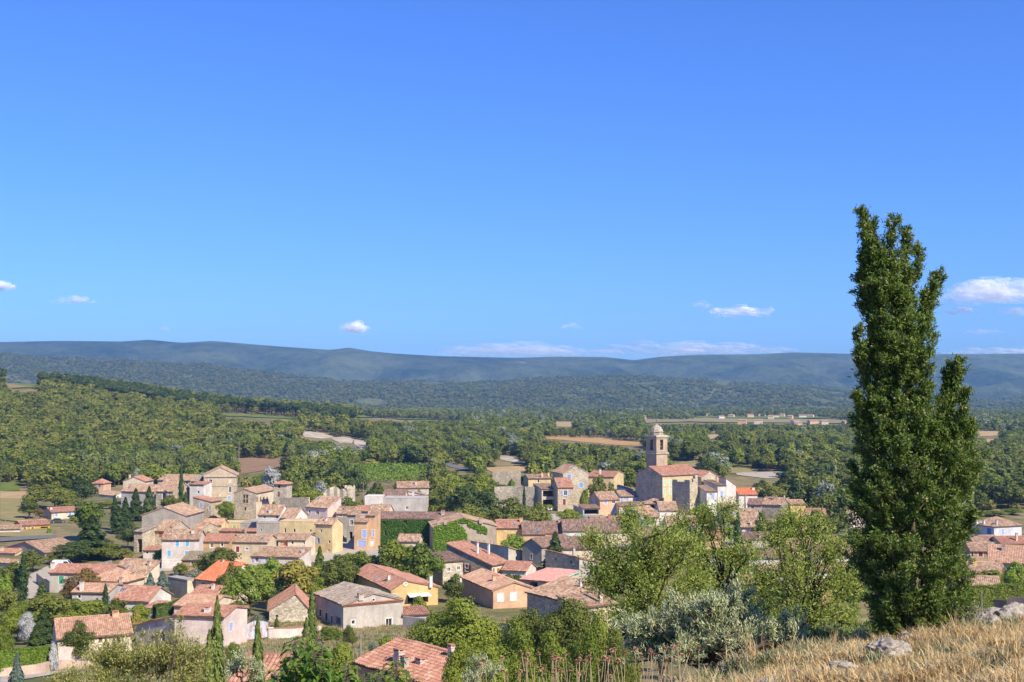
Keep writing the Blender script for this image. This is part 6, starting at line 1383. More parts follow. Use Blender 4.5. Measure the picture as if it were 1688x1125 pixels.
# ------------------------------------------------------------------ trees and shrubs standing in the village
TREES = [
 # left edge and castle flank
 ('broad', 'oak', 48, 823, 858, 36, 'round dark tree beside the cream cottage', 392), ('broad', 'oak', 60, 798, 838, 46, 'leafy tree above the dry grass at the left', 430), ('broad', 'oak', 92, 794, 838, 52, 'wide dark tree behind the cream cottage', 425), ('broad', 'dark', 135, 786, 838, 44, 'tall dark tree left of the small peach house', 432), ('broad', 'oak', 108, 812, 845, 46, 'low dark tree right behind the cream cottage', 410), ('broad', 'brown', 66, 838, 856, 16, 'small reddish tree by the cream cottage', 388),
 ('pine', 'green', 146, 828, 905, 60, 'tall shaggy conifer left of the black cypress', 335), ('conifer', 'cedar', 152, 850, 925, 70, 'broad dark cedar above the white van', 300), ('broad', 'dark', 118, 893, 925, 64, 'deep green tree shading the white van', 292), ('broad', 'oak', 180, 893, 925, 50, 'leafy tree right of the dark cedar', 297), ('broad', 'dark', 212, 858, 922, 40, 'tall dark tree beside the ruined stone barn', 318), ('broad', 'oak', 92, 910, 930, 30, 'small leafy tree behind the white van', 290),
 ('cypress', 'cypress', 189.5, 817, 873, 13, 'black green cypress below the low white house', 360), ('cypress', 'cypress', 207, 820, 862, 15, 'stout cypress beside the black green one', 372), ('conifer', 'cedar', 224, 806, 852, 30, 'dark fir in front of the long grey house', 385), ('conifer', 'cedar', 246, 803, 850, 30, 'second dark fir in front of the long grey house', 386), ('conifer', 'cedar', 196, 835, 880, 30, 'low dark fir between the cypresses', 352),
 ('cypress', 'cypress', 299, 762, 824, 8, 'very tall thin cypress left of the manor', 396), ('broad', 'oak', 283, 816, 850, 36, 'leafy tree under the tall thin cypress', 388), ('cypress', 'cypressl', 306, 812, 852, 13, 'stubby cypress beside the stone house with blue door', 384), ('bush', 'green', 320, 841, 858, 20, 'green shrub at the foot of the sloping stone house', 382), ('broad', 'green', 371, 826, 856, 34, 'airy tree in front of the manor', 384), ('bush', 'oak', 380, 851, 863, 18, 'dark shrub at the foot of the castle hall', 376), ('bush', 'green', 451, 820, 832, 12, 'small bright shrub beside the castle hall wing', 386),
 ('broad', 'oak', 165, 828, 850, 26, 'young green tree in the garden of the low white house', 420), ('broad', 'green', 180, 826, 846, 24, 'second young green tree below the low white house', 425), ('bush', 'scrub', 205, 905, 925, 36, 'dry shrub on the bank beside the ruined barn', 300),
 # behind castle and centre
 ('silver', 'white', 446, 768, 806, 36, 'silver white poplar behind the castle hall', 470), ('silver', 'white', 530, 792, 815, 30, 'pale silver tree left of the ruined wall', 440), ('broad', 'green', 502, 798, 832, 42, 'green tree right of the small square tower', 420), ('broad', 'oak', 485, 786, 818, 30, 'leafy tree behind the small square tower', 440), ('broad', 'green', 520, 806, 834, 34, 'bushy tree below the pale silver tree', 410), ('broad', 'green', 575, 818, 838, 34, 'green tree in front of the round ruined tower', 398), ('bush', 'green', 597, 822, 836, 22, 'low green shrub under the utility pole', 392), ('broad', 'dark', 560, 760, 800, 54, 'big dark tree at the left of the vineyard', 480), ('broad', 'dark', 590, 765, 802, 40, 'second dark tree at the left of the vineyard', 478), ('bush', 'oak', 620, 798, 815, 40, 'dark bush below the vineyard', 450), ('broad', 'oak', 668, 782, 806, 40, 'leafy tree behind the farmhouse', 455), ('broad', 'oak', 712, 772, 806, 46, 'round tree right of the vineyard', 470), ('broad', 'green', 690, 804, 816, 14, 'small tree against the farmhouse wall', 398),
 ('pine', 'oak', 738, 800, 850, 60, 'spreading pine beside the parked dark car', 372), ('pine', 'dark', 770, 798, 858, 66, 'large dark pine behind the taupe gable', 362), ('broad', 'dark', 805, 803, 860, 60, 'dense dark tree right of the large pine', 358), ('broad', 'oak', 846, 818, 860, 66, 'broad dark tree above the yellow row house', 352), ('broad', 'oak', 886, 826, 860, 52, 'round dark tree left of the carport', 356), ('pine', 'pine', 715, 814, 848, 36, 'olive green pine right of the blank grey house', 380), ('broad', 'green', 745, 782, 812, 40, 'leafy tree left of the dark ruin wall', 440), ('broad', 'green', 790, 780, 812, 46, 'bright leafy tree over the terrace wall', 435), ('bush', 'bright', 842, 782, 802, 22, 'ivy clad mound beside the yellow house', 436), ('cypress', 'cypress', 864, 800, 815, 5, 'small cypress in front of the terrace wall', 420), ('broad', 'oak', 770, 830, 862, 50, 'dark tree low behind the taupe gable', 350), ('broad', 'oak', 820, 836, 862, 44, 'leafy tree low behind the yellow row house', 350),
 ('broad', 'green', 936, 839, 858, 44, 'light green tree in front of the carport wall', 362), ('broad', 'oak', 988, 782, 815, 34, 'round dark tree left of the church', 425), ('broad', 'oak', 1008, 794, 814, 22, 'small dark tree beside the long house with yellow end', 424), ('bush', 'green', 964, 800, 818, 18, 'shrub at the foot of the stone gabled house', 422), ('bush', 'green', 993, 847, 854, 14, 'shrub below the peach house with lavender door', 385),
 ('broad', 'bright', 845, 880, 905, 52, 'yellow green tree in front of the yellow row house', 300), ('conifer', 'cedar', 915, 878, 925, 44, 'deep green conifer beside the dark gable', 280), ('conifer', 'cedar', 905, 905, 935, 30, 'lower conifer beside the tall grey barn', 272),
 # middle belt of gardens
 ('broad', 'oak', 362, 902, 935, 72, 'dark spreading tree above the bright orange roof', 262), ('broad', 'yellow', 340, 918, 945, 50, 'yellowish tree beside the mossy roof', 264), ('conifer', 'bluegr', 268, 942, 975, 34, 'blue green conifer before the blank grey building', 240), ('conifer', 'bluegr', 248, 945, 972, 28, 'blue green conifer behind the plain red brown roof', 242), ('conifer', 'bluegr', 290, 940, 970, 26, 'third blue green conifer below the pink house', 247), ('silver', 'silver', 320, 938, 958, 40, 'silvery shrub tree below the pink house', 258), ('silver', 'silver', 190, 938, 952, 40, 'silvery trees behind the hipped apricot roof', 263),
 ('umbrella', 'umbrella', 412, 929, 1012, 88, 'big round bright green umbrella pine', 214), ('broad', 'oak', 380, 925, 968, 40, 'dark tree touching the round umbrella pine', 236), ('broad', 'oak', 372, 945, 985, 30, 'dark tree at the left flank of the umbrella pine', 228), ('broad', 'yellow', 490, 922, 990, 82, 'bare twigged tree with golden yellow flowers', 226), ('broad', 'bright', 450, 918, 950, 52, 'bright green tree in front of the lavender shuttered house', 262), ('conifer', 'green', 527, 902, 965, 34, 'narrow green conifer right of the golden tree', 250), ('cypress', 'cypressl', 479, 965, 995, 11, 'small clipped cypress behind the stone gable', 224), ('cypress', 'cypressl', 494, 962, 995, 11, 'second small clipped cypress behind the stone gable', 222), ('cypress', 'cypress', 462, 950, 1002, 14, 'dark cypress right of the umbrella pine', 224),
 ('broad', 'oak', 556, 914, 962, 50, 'olive green tree behind the grey pediment house', 246), ('broad', 'green', 598, 908, 958, 50, 'leafy tree below the orange house', 262), ('broad', 'green', 648, 889, 955, 72, 'tall light green tree in front of the ivy wall', 258), ('broad', 'green', 696, 892, 965, 70, 'wide light green tree left of the small stone house', 250), ('broad', 'oak', 576, 925, 962, 36, 'dark tree between the yellow ring house and the street', 250), ('conifer', 'bright', 706, 938, 972, 20, 'small yellow green conifer behind the yellow ring house', 246), ('broad', 'green', 672, 920, 965, 50, 'green tree behind the tall chimney of the yellow house', 252), ('bush', 'green', 690, 985, 1005, 34, 'round green shrub at the yellow house terrace', 222), ('broad', 'oak', 748, 945, 990, 40, 'dark tree left of the peach gabled house', 236), ('bush', 'green', 790, 940, 965, 40, 'green shrub in front of the red shuttered window', 250), ('bush', 'oak', 845, 940, 965, 44, 'dark green creeper mound beside the low red outhouse', 249), ('bush', 'bright', 895, 960, 975, 24, 'bright shrub in front of the pink roofed house', 222),
 ('broad', 'bright', 10, 946, 985, 32, 'bright lime green tree at the left edge', 226), ('broad', 'oak', 22, 926, 965, 54, 'dark leafy tree behind the lime green tree', 242), ('cypress', 'cypress', 38, 916, 985, 15, 'tall cypress near the left edge', 238), ('broad', 'oak', 55, 905, 935, 40, 'leafy tree behind the tall left cypress', 278), ('broad', 'brown', 140, 936, 975, 42, 'bronze brown tree beside the green shuttered house', 238), ('broad', 'brown', 118, 950, 982, 36, 'second bronze brown tree below the green shuttered house', 236), ('conifer', 'cedar', 70, 958, 985, 26, 'small dark conifer by the lane', 238), ('conifer', 'cedar', 155, 965, 1010, 28, 'dark conifer in front of the pale house with thick chimney', 222), ('cypress', 'cypress', 174, 963, 1012, 11, 'slim cypress in front of the pale house', 220), ('conifer', 'green', 207, 972, 1018, 46, 'wide blue green conifer below the red brown roof', 215), ('broad', 'green', 30, 990, 1045, 64, 'rounded green tree at the lower left edge', 190), ('broad', 'oak', 82, 978, 1030, 76, 'wide dark green garden tree behind the bungalow', 198), ('conifer', 'cedar', 72, 1002, 1060, 50, 'dark conifer left of the bungalow roof', 180), ('broad', 'green', 125, 985, 1022, 46, 'light green tree behind the bungalow roof', 205), ('silver', 'white', 45, 1009, 1060, 34, 'silvery white leaved tree left of the bungalow', 178), ('conifer', 'cedar', 60, 1030, 1085, 52, 'dark shrubby conifer above the trimmed hedge', 158), ('broad', 'oak', 128, 1022, 1070, 56, 'dark leafy tree covering the bungalow corner', 156), ('bush', 'green', 8, 1040, 1080, 40, 'green shrub at the left edge above the hedge', 160), ('broad', 'yellow', 240, 985, 1015, 30, 'yellow green tree left of the pale pink house', 212), ('bush', 'yellow', 225, 1008, 1030, 24, 'small yellow shrub behind the pale pink house', 196), ('bush', 'green', 345, 968, 985, 44, 'green hedge bush in front of the red roof', 226), ('broad', 'oak', 395, 990, 1025, 40, 'dark underwood below the umbrella pine', 208), ('silver', 'silver', 425, 1012, 1045, 40, 'silvery olive behind the rusty blue gate', 200), ('cypress', 'cypressl', 456, 1018, 1040, 7, 'tiny cypress behind the cream wall', 204),
 ('bush', 'green', 545, 1030, 1050, 46, 'rough green shrub before the grey pediment house', 186), ('bush', 'oak', 575, 1034, 1056, 30, 'dark bramble before the grey pediment house', 182), ('bush', 'green', 385, 1062, 1085, 34, 'low green bush in the dry garden', 160), ('bush', 'green', 560, 1048, 1075, 70, 'tangled green bush beside the timber pole', 140), ('silver', 'silver', 618, 1056, 1088, 34, 'small silvery shrub by the timber pole', 136), ('bush', 'green', 640, 1040, 1062, 60, 'green bush behind the nearest red roof', 150),
 # trees right of centre
 ('cypress', 'cypress', 1216, 846, 900, 13, 'dark cypress rising between the almond trees', 300), ('broad', 'oak', 1384, 838, 885, 40, 'round dark tree left of the tall juniper', 330), ('broad', 'dark', 1340, 815, 842, 50, 'dark tree behind the small yellow house', 440), ('broad', 'oak', 1255, 842, 880, 36, 'dark tree behind the almond crowns', 320), ('conifer', 'cedar', 1365, 905, 950, 26, 'dark conifer in front of the long white house', 262), ('broad', 'oak', 1300, 905, 960, 50, 'dark garden tree behind the third almond tree', 245), ('cypress', 'cypress', 1008, 925, 985, 18, 'dark cypress behind the first almond tree', 215), ('broad', 'oak', 1060, 930, 985, 50, 'dark tree behind the first almond trunk', 205), ('broad', 'green', 1150, 920, 975, 60, 'green tree behind the middle almond tree', 215), ('broad', 'green', 1640, 842, 866, 46, 'pale green tree above the blue doored house', 400), ('broad', 'yellow', 1600, 848, 868, 30, 'yellowish tree at the right edge of the juniper', 395), ('broad', 'green', 1668, 838, 862, 40, 'bushy tree at the right edge above the roofs', 405), ('bush', 'green', 1640, 942, 965, 40, 'green garden shrub right of the yellow house', 232), ('broad', 'bright', 1672, 925, 958, 44, 'yellow green tree in front of the apricot roof', 240), ('bush', 'oak', 1620, 950, 968, 30, 'dark creeper hump between the right roofs', 240),
 ('broad', 'green', 20, 1000, 1050, 60, 'bushy tree low at the left edge beside the white leaved tree', 184), ('broad', 'oak', 62, 990, 1040, 60, 'dark bushy tree behind the white leaved tree', 200), ('broad', 'green', 105, 992, 1035, 60, 'fresh green tree left of the slim cypress', 208), ('pine', 'green', 150, 990, 1030, 50, 'feathery green tree behind the bungalow ridge', 206), ('broad', 'oak', 190, 985, 1025, 46, 'dark tree right of the slim cypress', 212), ('broad', 'yellow', 100, 985, 1020, 50, 'yellowish garden tree behind the bungalow', 214), ('broad', 'green', 232, 995, 1030, 40, 'green tree left of the pale pink house wall', 200), ('broad', 'oak', 12, 970, 1010, 50, 'dark tree under the lime green tree', 212),
 ('broad', 'oak', 540, 925, 970, 46, 'dark leafy tree behind the stone gable', 246), ('broad', 'green', 575, 912, 955, 48, 'leafy tree in the belt below the yellow corner house', 266), ('broad', 'poplar', 612, 915, 958, 44, 'grey green tree in the belt below the blue garage door', 262), ('broad', 'oak', 632, 912, 962, 44, 'darker tree in the belt in front of the ivy', 254), ('broad', 'green', 668, 900, 960, 60, 'pale leafy tree in the belt in front of the ivy', 262), ('broad', 'poplar', 722, 905, 960, 50, 'grey green tree left of the pale stone house', 268), ('bush', 'green', 585, 950, 972, 60, 'shrubs behind the red roof of the yellow ring house', 254), ('broad', 'green', 520, 945, 990, 40, 'green tree right of the golden flowering tree', 236), ('cypress', 'cypress', 448, 955, 1005, 14, 'dark cypress column right of the umbrella pine', 222),
 ('broad', 'oak', 1345, 840, 880, 50, 'dark tree above the third almond crown', 320), ('broad', 'green', 1300, 845, 885, 50, 'green tree above the third almond crown', 312), ('broad', 'oak', 1280, 870, 915, 44, 'dark tree between the brown roofs behind the almonds', 290), ('broad', 'oak', 1410, 870, 920, 40, 'dark tree behind the juniper edge', 300), ('broad', 'green', 1390, 930, 985, 60, 'green garden tree left of the juniper', 225), ('broad', 'oak', 1330, 985, 1050, 70, 'dark green tree below the third almond', 150), ('broad', 'green', 1400, 985, 1050, 60, 'green tree at the left foot of the juniper', 140), ('broad', 'oak', 1250, 985, 1050, 70, 'dark green tree below the middle almond', 150), ('broad', 'green', 1170, 990, 1050, 60, 'green tree behind the silver olive bush', 140), ('broad', 'oak', 1100, 985, 1050, 60, 'dark tree below the first almond crown', 150),
]
def clear_of_houses(px, D, lab):
    for _ in range(24):
        x = (px - 844) / F * D; p = Vector((x, D, 0)); bad = False
        for h in HOUSES:
            q = p - h.P; u, v = q.dot(h.A), q.dot(h.B)
            if -.8 < u < h.a + .8 and -.8 < v < h.b + .8: bad = True; break
        if not bad: return D
        D += 1.5
    return D
for t in TREES:
    k, l, px, top, base, w, lab, D = t
    D = clear_of_houses(px, D, lab)
    tree_px(k, l, px, top, base, w, lab, D, 'mid' if D > 190 else 'near')
# large trees below the village, nearer the photographer
for t in [('broad', 'green', 770, 978, 1090, 150, 'big light green tree left of the old barn', 118), ('broad', 'green', 715, 1005, 1090, 90, 'leafy tree behind the nearest red roof', 128), ('broad', 'green', 848, 1012, 1100, 110, 'rounded green tree in the lower middle', 104), ('broad', 'oak', 935, 982, 1090, 110, 'olive green tree covering the old barn foot', 112), ('broad', 'green', 990, 1000, 1090, 90, 'green tree beneath the first almond tree', 95), ('broad', 'oak', 1015, 1015, 1100, 70, 'dark tree behind the silver bush', 80), ('broad', 'green', 905, 1035, 1110, 110, 'low bright green tree above the dried thistles', 74), ('broad', 'green', 810, 1045, 1110, 90, 'low green tree right of the nearest red roof', 84), ('broad', 'green', 738, 992, 1090, 90, 'airy green tree beside the peach gabled house', 124), ('broad', 'oak', 880, 1000, 1090, 80, 'olive toned tree in front of the peach gabled house', 116), ('broad', 'green', 965, 1030, 1110, 90, 'fresh green tree behind the thistles', 66), ('broad', 'oak', 1010, 1045, 1110, 60, 'dark tree left of the silver olive bush', 58), ('broad', 'green', 760, 1050, 1110, 70, 'green tree overhanging the nearest red roof', 92), ('broad', 'green', 865, 1060, 1115, 80, 'small green tree above the thistles', 60)]:
    k, l, px, top, base, w, lab, D = t
    tree_px(k, l, px, top, base, w, lab, D, 'near2')
for (px, top, w, D, l, lab) in ((358, 985, 34, 62, 'cypressf', 'slim cypress leaning over the pale pink house'), (345, 1040, 30, 58, 'cypressf', 'second cypress spire left of the slim leaning one'), (425, 1018, 30, 52, 'cypressf', 'slim cypress in front of the rusty blue gate'), (514, 972, 26, 84, 'cypressf', 'slim cypress against the grey pediment house'), (505, 1020, 30, 80, 'cypressf', 'lower cypress spire beside the grey house'), (175, 1050, 24, 60, 'cypressf', 'pale cypress tip in front of the pink wall')):
    tree_px('cypress', l, px, top, 0, w, lab, D, 'near')
# underplanting between the houses so that gardens read as gardens
def gardens():
    rs = np.random.RandomState(77); n = 0
    foot = [(h.P, h.A, h.B, h.a, h.b, h.root['label']) for h in HOUSES if h.D < 470]
    tries = 0
    while n < 150 and tries < 9000:
        tries += 1
        D = rs.uniform(205, 415); px = rs.uniform(60, 1660) if n < 90 else rs.uniform(1030, 1420); x = (px - 844) / F * D; p = Vector((x, D, 0)); bad = False; near = (1e9, None)
        if 225 < px < 520 and D < 215: continue
        for (P, A, B, a, b, lab) in foot:
            q = p - P; u, v = q.dot(A), q.dot(B)
            du, dv = max(-u, 0, u - a), max(-v, 0, v - b); dd = math.hypot(du, dv)
            if dd < 1.3: bad = True; break
            if dd < near[0]: near = (dd, lab)
        if bad or near[0] > 16: continue
        # keep low: must not hide the fronts of the houses behind
        k = ['bush', 'bush', 'broad', 'bush'][rs.randint(4)]; l = ['green', 'oak', 'scrub', 'green', 'bright', 'silver'][rs.randint(6)]
        h = rs.uniform(1.2, 2.4) if k == 'bush' else rs.uniform(2.4, 3.6)
        if px > 1030: k = 'broad'; h = rs.uniform(3.2, 5.2)
        w = h * rs.uniform(1.0, 1.6); nominal = 6.6
        e = place_tree(k, l, 'low', int(rs.randint(3)), (x, D, terrain(x, D, False)), (w / nominal, w / nominal, h / (4.1 if k == 'bush' else 8)), rs.uniform(0, 6.28), 'garden_shrub' if k == 'bush' else 'garden_tree', {'bush': 'low shrub near the ', 'broad': 'small tree near the '}[k] + ' '.join(near[1].split()[:11]), 'shrub' if k == 'bush' else 'tree', 'shrubs between the houses')
        n += 1
gardens()
# ------------------------------------------------------------------ foreground: plants built branch by branch
LEAF['almond'] = leafmat('almond', (0.12, 0.175, 0.030), (0.35, 0.42, 0.095), 0.4, (0.48, 0.44, 0.13), var=0.05)
LEAF['olive'] = leafmat('olive', (0.25, 0.29, 0.13), (0.56, 0.60, 0.36), 0.28, rough=0.5, var=0.05)
LEAF['juniper'] = leafmat('juniper', (0.030, 0.070, 0.012), (0.155, 0.230, 0.042), 0.28, (0.26, 0.27, 0.08), var=0.05)
LEAF['broom'] = leafmat('broom', (0.13, 0.16, 0.035), (0.37, 0.38, 0.115), 0.3, (0.44, 0.32, 0.13), var=0.05)
LEAF['bigleaf'] = leafmat('bigleaf', (0.045, 0.105, 0.012), (0.13, 0.22, 0.030), 0.3, (0.24, 0.24, 0.05), rough=0.45, var=0.05)
LEAF['straw'] = leafmat('straw', (0.38, 0.265, 0.12), (0.66, 0.50, 0.265), 0.3, (0.68, 0.56, 0.34), var=0.15)
LEAF['weed'] = leafmat('weed', (0.09, 0.13, 0.04), (0.25, 0.30, 0.13), 0.3, var=0.1)
LEAF['greygrass'] = leafmat('greygrass', (0.16, 0.17, 0.10), (0.36, 0.34, 0.22), 0.25, var=0.1)
DARKBARK = plain('almond_bark', (0.045, 0.036, 0.030), 0.95, 0.35, 12.0, 0.1)
PALEBARK = plain('juniper_bark', (0.13, 0.10, 0.075), 0.95, 0.3, 14.0, 0.1)

def branchy(name, label, cat, lobes, fork, base, D, leafkey, bark, leaf_len, aspect, twigs, per, r0=0.11, depth=1.0, up=0.35, seed=1, spread=.05, curl=1.0, hang=0.0):
    """lobes (px, py, radius px): leaf masses; limbs run from the base through the fork to each mass, twigs inside it carry the leaves"""
    rs = np.random.RandomState(seed); B = at(*base, D); B.z = min(B.z, terrain(B.x, B.y, False) - .1); Fk = at(*fork, D)
    root = empty(name, B); tag(root, label, cat); off = Vector(B); tr, br = MB(), MB()
    m = (B + Fk) / 2 + Vector((rs.normal() * .12, rs.normal() * .12, 0)); tr.tube([B - off - Vector((0, 0, .3)), B - off, m - off, Fk - off], [r0 * 1.35, r0 * 1.1, r0, r0 * .85], 9)
    C, Ax = [], []
    for (px, py, rp) in lobes:
        rr = rp / F * D; c = at(px, py, D) + Vector((0, rs.uniform(-1, 1) * rr * 1.6 * depth, 0))
        mid = Fk * .5 + c * .5 + Vector((rs.normal() * .12, rs.normal() * .15, -.12 * (c - Fk).length * rs.uniform(.2, 1.0)))
        pts = [Fk - off]; 
        for k in range(1, 7):
            t = k / 6; q = Fk * (1 - t) ** 2 + mid * (2 * t * (1 - t)) + c * t * t; pts.append(q - off + Vector((rs.normal(), rs.normal(), rs.normal())) * .025)
        br.tube(pts, [r0 * .62 * (1 - .8 * k / 6) + min(.006, r0 * .1) for k in range(7)], 6)
        for k in range(twigs):
            u = Vector(rnd_unit(rs, 1)[0]); 
            if u.z < -.4: u.z *= -.6
            s_ = (pts[3 + rs.randint(4)] + off) if rs.uniform() < .6 else c + Vector(rnd_unit(rs, 1)[0]) * rr * .3
            e = c + Vector((u.x * rr, u.y * rr * depth, u.z * rr)) * rs.uniform(.55, 1.18) + Vector((0, 0, up * rr * rs.uniform(0, .6)))
            md = (s_ + e) / 2 + Vector((rs.normal(), rs.normal(), rs.normal())) * rr * .12
            tw = min(.016, r0 * .25 + .002); br.tube([s_ - off, md - off, e - off], [tw, tw * .6, tw * .25], 4, cap=False)
            L = (e - s_).length; n = max(4, int(per * rs.uniform(.6, 1.4)))
            for _ in range(n):
                t = rs.uniform(.25, 1.02); q = s_ * (1 - t) ** 2 + md * (2 * t * (1 - t)) + e * t * t
                C.append(tuple(q - off + Vector((rs.normal(), rs.normal(), rs.normal())) * spread)); d_ = (e - md).normalized(); Ax.append((d_.x * .6, d_.y * .6, d_.z * .6 + up - hang))
    n = len(C); C = np.array(C); Ax = np.array(Ax) + .55 * rnd_unit(rs, n)
    P, f = leaf_quads(C, rnd_unit(rs, n) + np.array([[.15, -.25, .45]]), leaf_len / aspect * rs.uniform(.65, 1.3, n), rs, aspect, Ax)
    tr.build('trunk', bark, root, True); br.build('branches', bark, root, True); mobj('crown', mesh_np('crown', P, f, [LEAF[leafkey]]), root); return root

branchy('almond_tree', 'first almond tree with dark forked trunk left of the silver bush', 'tree', [(1002, 914, 42), (1055, 881, 42), (1105, 902, 46), (1028, 959, 46), (1090, 959, 54), (1145, 964, 42), (978, 894, 24), (1130, 924, 40), (1000, 972, 36), (1062, 924, 45), (1060, 985, 44), (1120, 1000, 40), (1040, 859, 20), (1020, 1010, 34), (1145, 985, 40), (1080, 1030, 40), (985, 949, 30)], (1078, 1000), (1092, 1040), 28, 'almond', DARKBARK, .062, 2.6, 15, 100, .055, 1.15, .2, 3, .13)
branchy('almond_tree', 'middle almond tree with airy yellow green crown', 'tree', [(1130, 871, 28), (1172, 877, 42), (1200, 914, 44), (1160, 934, 42), (1222, 944, 32), (1190, 844, 30), (1138, 899, 34), (1215, 965, 34), (1180, 985, 40), (1165, 854, 22), (1225, 909, 28), (1235, 985, 36), (1200, 1010, 40), (1150, 960, 36)], (1195, 965), (1240, 1050), 33, 'almond', DARKBARK, .064, 2.6, 13, 76, .05, 1.15, .2, 4, .14)
branchy('almond_tree', 'third almond tree with the widest crown beside the juniper', 'tree', [(1270, 889, 46), (1322, 877, 48), (1372, 904, 36), (1292, 944, 52), (1352, 957, 50), (1252, 962, 42), (1395, 962, 34), (1312, 995, 58), (1372, 1015, 50), (1282, 1035, 46), (1400, 1025, 26), (1340, 914, 44), (1300, 859, 26), (1330, 1045, 44), (1245, 1000, 34)], (1322, 1042), (1335, 1110), 30, 'almond', DARKBARK, .062, 2.6, 14, 92, .055, 1.15, .2, 5, .14)
branchy('olive_bush', 'silver green olive bush behind the dry grass', 'shrub', [(1040, 1052, 36), (1095, 1045, 38), (1135, 1020, 44), (1165, 1000, 34), (1215, 1000, 42), (1235, 1035, 48), (1290, 1040, 36), (1190, 1050, 56), (1125, 1075, 46), (1270, 1075, 44), (1310, 1072, 28), (1060, 1090, 40), (1230, 1085, 50), (1160, 1095, 46)], (1175, 1085), (1180, 1120), 17, 'olive', PALEBARK, .052, 4.2, 26, 92, .07, 1.0, .75, 6, .03)
# yellow green shrubs, lower left
branchy('broom_bush', 'yellow green bush filling the lower left corner', 'shrub', [(150, 1105, 36), (190, 1090, 36), (235, 1085, 38), (280, 1078, 34), (320, 1090, 34), (170, 1130, 46), (240, 1130, 56), (310, 1128, 46), (120, 1128, 30), (275, 1110, 40), (210, 1112, 40)], (240, 1160), (240, 1240), 19, 'broom', PALEBARK, .042, 2.8, 26, 70, .014, 1.0, .5, 7, .05)
branchy('wild_sapling', 'thin dry sapling rising from the lower left bush', 'shrub', [(258, 1050, 14), (300, 1040, 16), (282, 1030, 12), (320, 1055, 14), (240, 1045, 10), (300, 1022, 9)], (275, 1190), (270, 1240), 18, 'broom', PALEBARK, .06, 3.5, 7, 7, .008, 1.0, .6, 8, .03)
branchy('grey_bush', 'low grey green bush between the two front cypresses', 'shrub', [(400, 1095, 26), (385, 1110, 26), (420, 1112, 24)], (400, 1125), (400, 1190), 30, 'olive', PALEBARK, .06, 3, 16, 40, .04, 1.0, .5, 9, .04)
branchy('olive_bush', 'small silvery bush right of the nearest red roof', 'shrub', [(795, 1100, 24), (780, 1118, 24), (812, 1115, 22)], (795, 1130), (795, 1200), 24, 'olive', PALEBARK, .05, 4, 18, 50, .03, 1.0, .7, 10, .03)
branchy('wild_bush', 'green wild bush at the foot of the third almond tree', 'shrub', [(1340, 1060, 30), (1370, 1055, 28), (1400, 1050, 30), (1310, 1078, 22), (1425, 1060, 22), (1385, 1072, 26)], (1370, 1080), (1370, 1130), 18, 'weed', PALEBARK, .05, 2.4, 20, 44, .03, 1.0, .5, 12, .04)
branchy('wild_bush', 'grey leaved bush right of the juniper foot', 'shrub', [(1590, 1020, 24), (1565, 1035, 20), (1615, 1030, 20), (1600, 1042, 22)], (1590, 1050), (1590, 1075), 17.5, 'greygrass', PALEBARK, .05, 2.6, 20, 44, .02, 1.0, .5, 13, .04)
tree_px('conifer', 'bluegr', 28, 1078, 0, 62, 'blue grey spruce tip in the lower left corner', 75, 'near')
# shrub with large pointed leaves
def bigleaf(name, label, stems, D, seed, per, ll=.085):
    rs = np.random.RandomState(seed); B = at(stems[0][0], 1230, D); B.z = min(B.z, terrain(B.x, B.y, False)); root = empty(name, B); tag(root, label, 'shrub'); off = Vector(B); st = MB(); V, Fc = [], []
    for (px, py) in stems:
        e = at(px, py, D + rs.uniform(-.5, .5)); s0 = off + Vector(((px - stems[0][0]) / F * D * .45, 0, 0)); m = (s0 + e) / 2 + Vector((rs.normal() * .08, rs.normal() * .08, 0)); st.tube([s0 - off, m - off, e - off], [.016, .011, .004], 6)
        for k in range(per):
            t = 1 - (k / per) * .085; q = s0 * (1 - t) ** 2 + m * (2 * t * (1 - t)) + e * t * t; a = k * 2.4 + rs.uniform(-.4, .4)
            out = Vector((math.cos(a), math.sin(a), rs.uniform(-.1, .6))).normalized(); L = ll * rs.uniform(.7, 1.25) * (.55 + .45 * min(1, k / 5)); st.tube([q - off, q + out * .03 - off], [.003, .002], 4, cap=False)
            p0 = q + out * .03; dn = Vector((0, 0, -1)); side = out.cross(Vector((0, 0, 1))).normalized(); i = len(V); w = L * .30
            ax = [p0 + out * (L * f) + dn * (L * (.08 * f + .75 * f * f * rs.uniform(.4, 1.2))) for f in (0, .3, .65, 1)]
            lift = Vector((0, 0, w * .35))
            pts = [ax[0], ax[1] + side * w + lift, ax[1], ax[1] - side * w + lift, ax[2] + side * w * .75 + lift * .7, ax[2], ax[2] - side * w * .75 + lift * .7, ax[3]]
            V += [tuple(p - off) for p in pts]
            Fc += [(i, i + 1, i + 2), (i, i + 2, i + 3), (i + 1, i + 4, i + 5, i + 2), (i + 2, i + 5, i + 6, i + 3), (i + 4, i + 7, i + 5), (i + 5, i + 7, i + 6)]
    st.build('stems', PALEBARK, root); mobj('leaves', mesh_np('leaves', V, Fc, [LEAF['bigleaf']]), root)
_rs = np.random.RandomState(8)
def _tips(xs, ys, n, lo): 
    o = []
    for _ in range(n):
        x = _rs.uniform(xs[0], xs[-1]); y = np.interp(x, xs, ys); o.append((x, y + (lo - y) * _rs.uniform(0, 1) ** 1.3))
    return o
bigleaf('cherry_shrub', 'shrub with large pointed green leaves at the bottom', [(505, 1042), (520, 1050), (488, 1058)] + _tips([452, 475, 500, 525, 560, 600], [1108, 1066, 1042, 1052, 1082, 1112], 62, 1150), 8.0, 3, 15, .085)
bigleaf('cherry_shrub', 'young leafy shoots in front of the nearest red roof', [(648, 1080), (655, 1084), (632, 1096)] + _tips([596, 625, 648, 668, 690], [1118, 1098, 1080, 1092, 1118], 20, 1150), 8.0, 4, 13, .07)

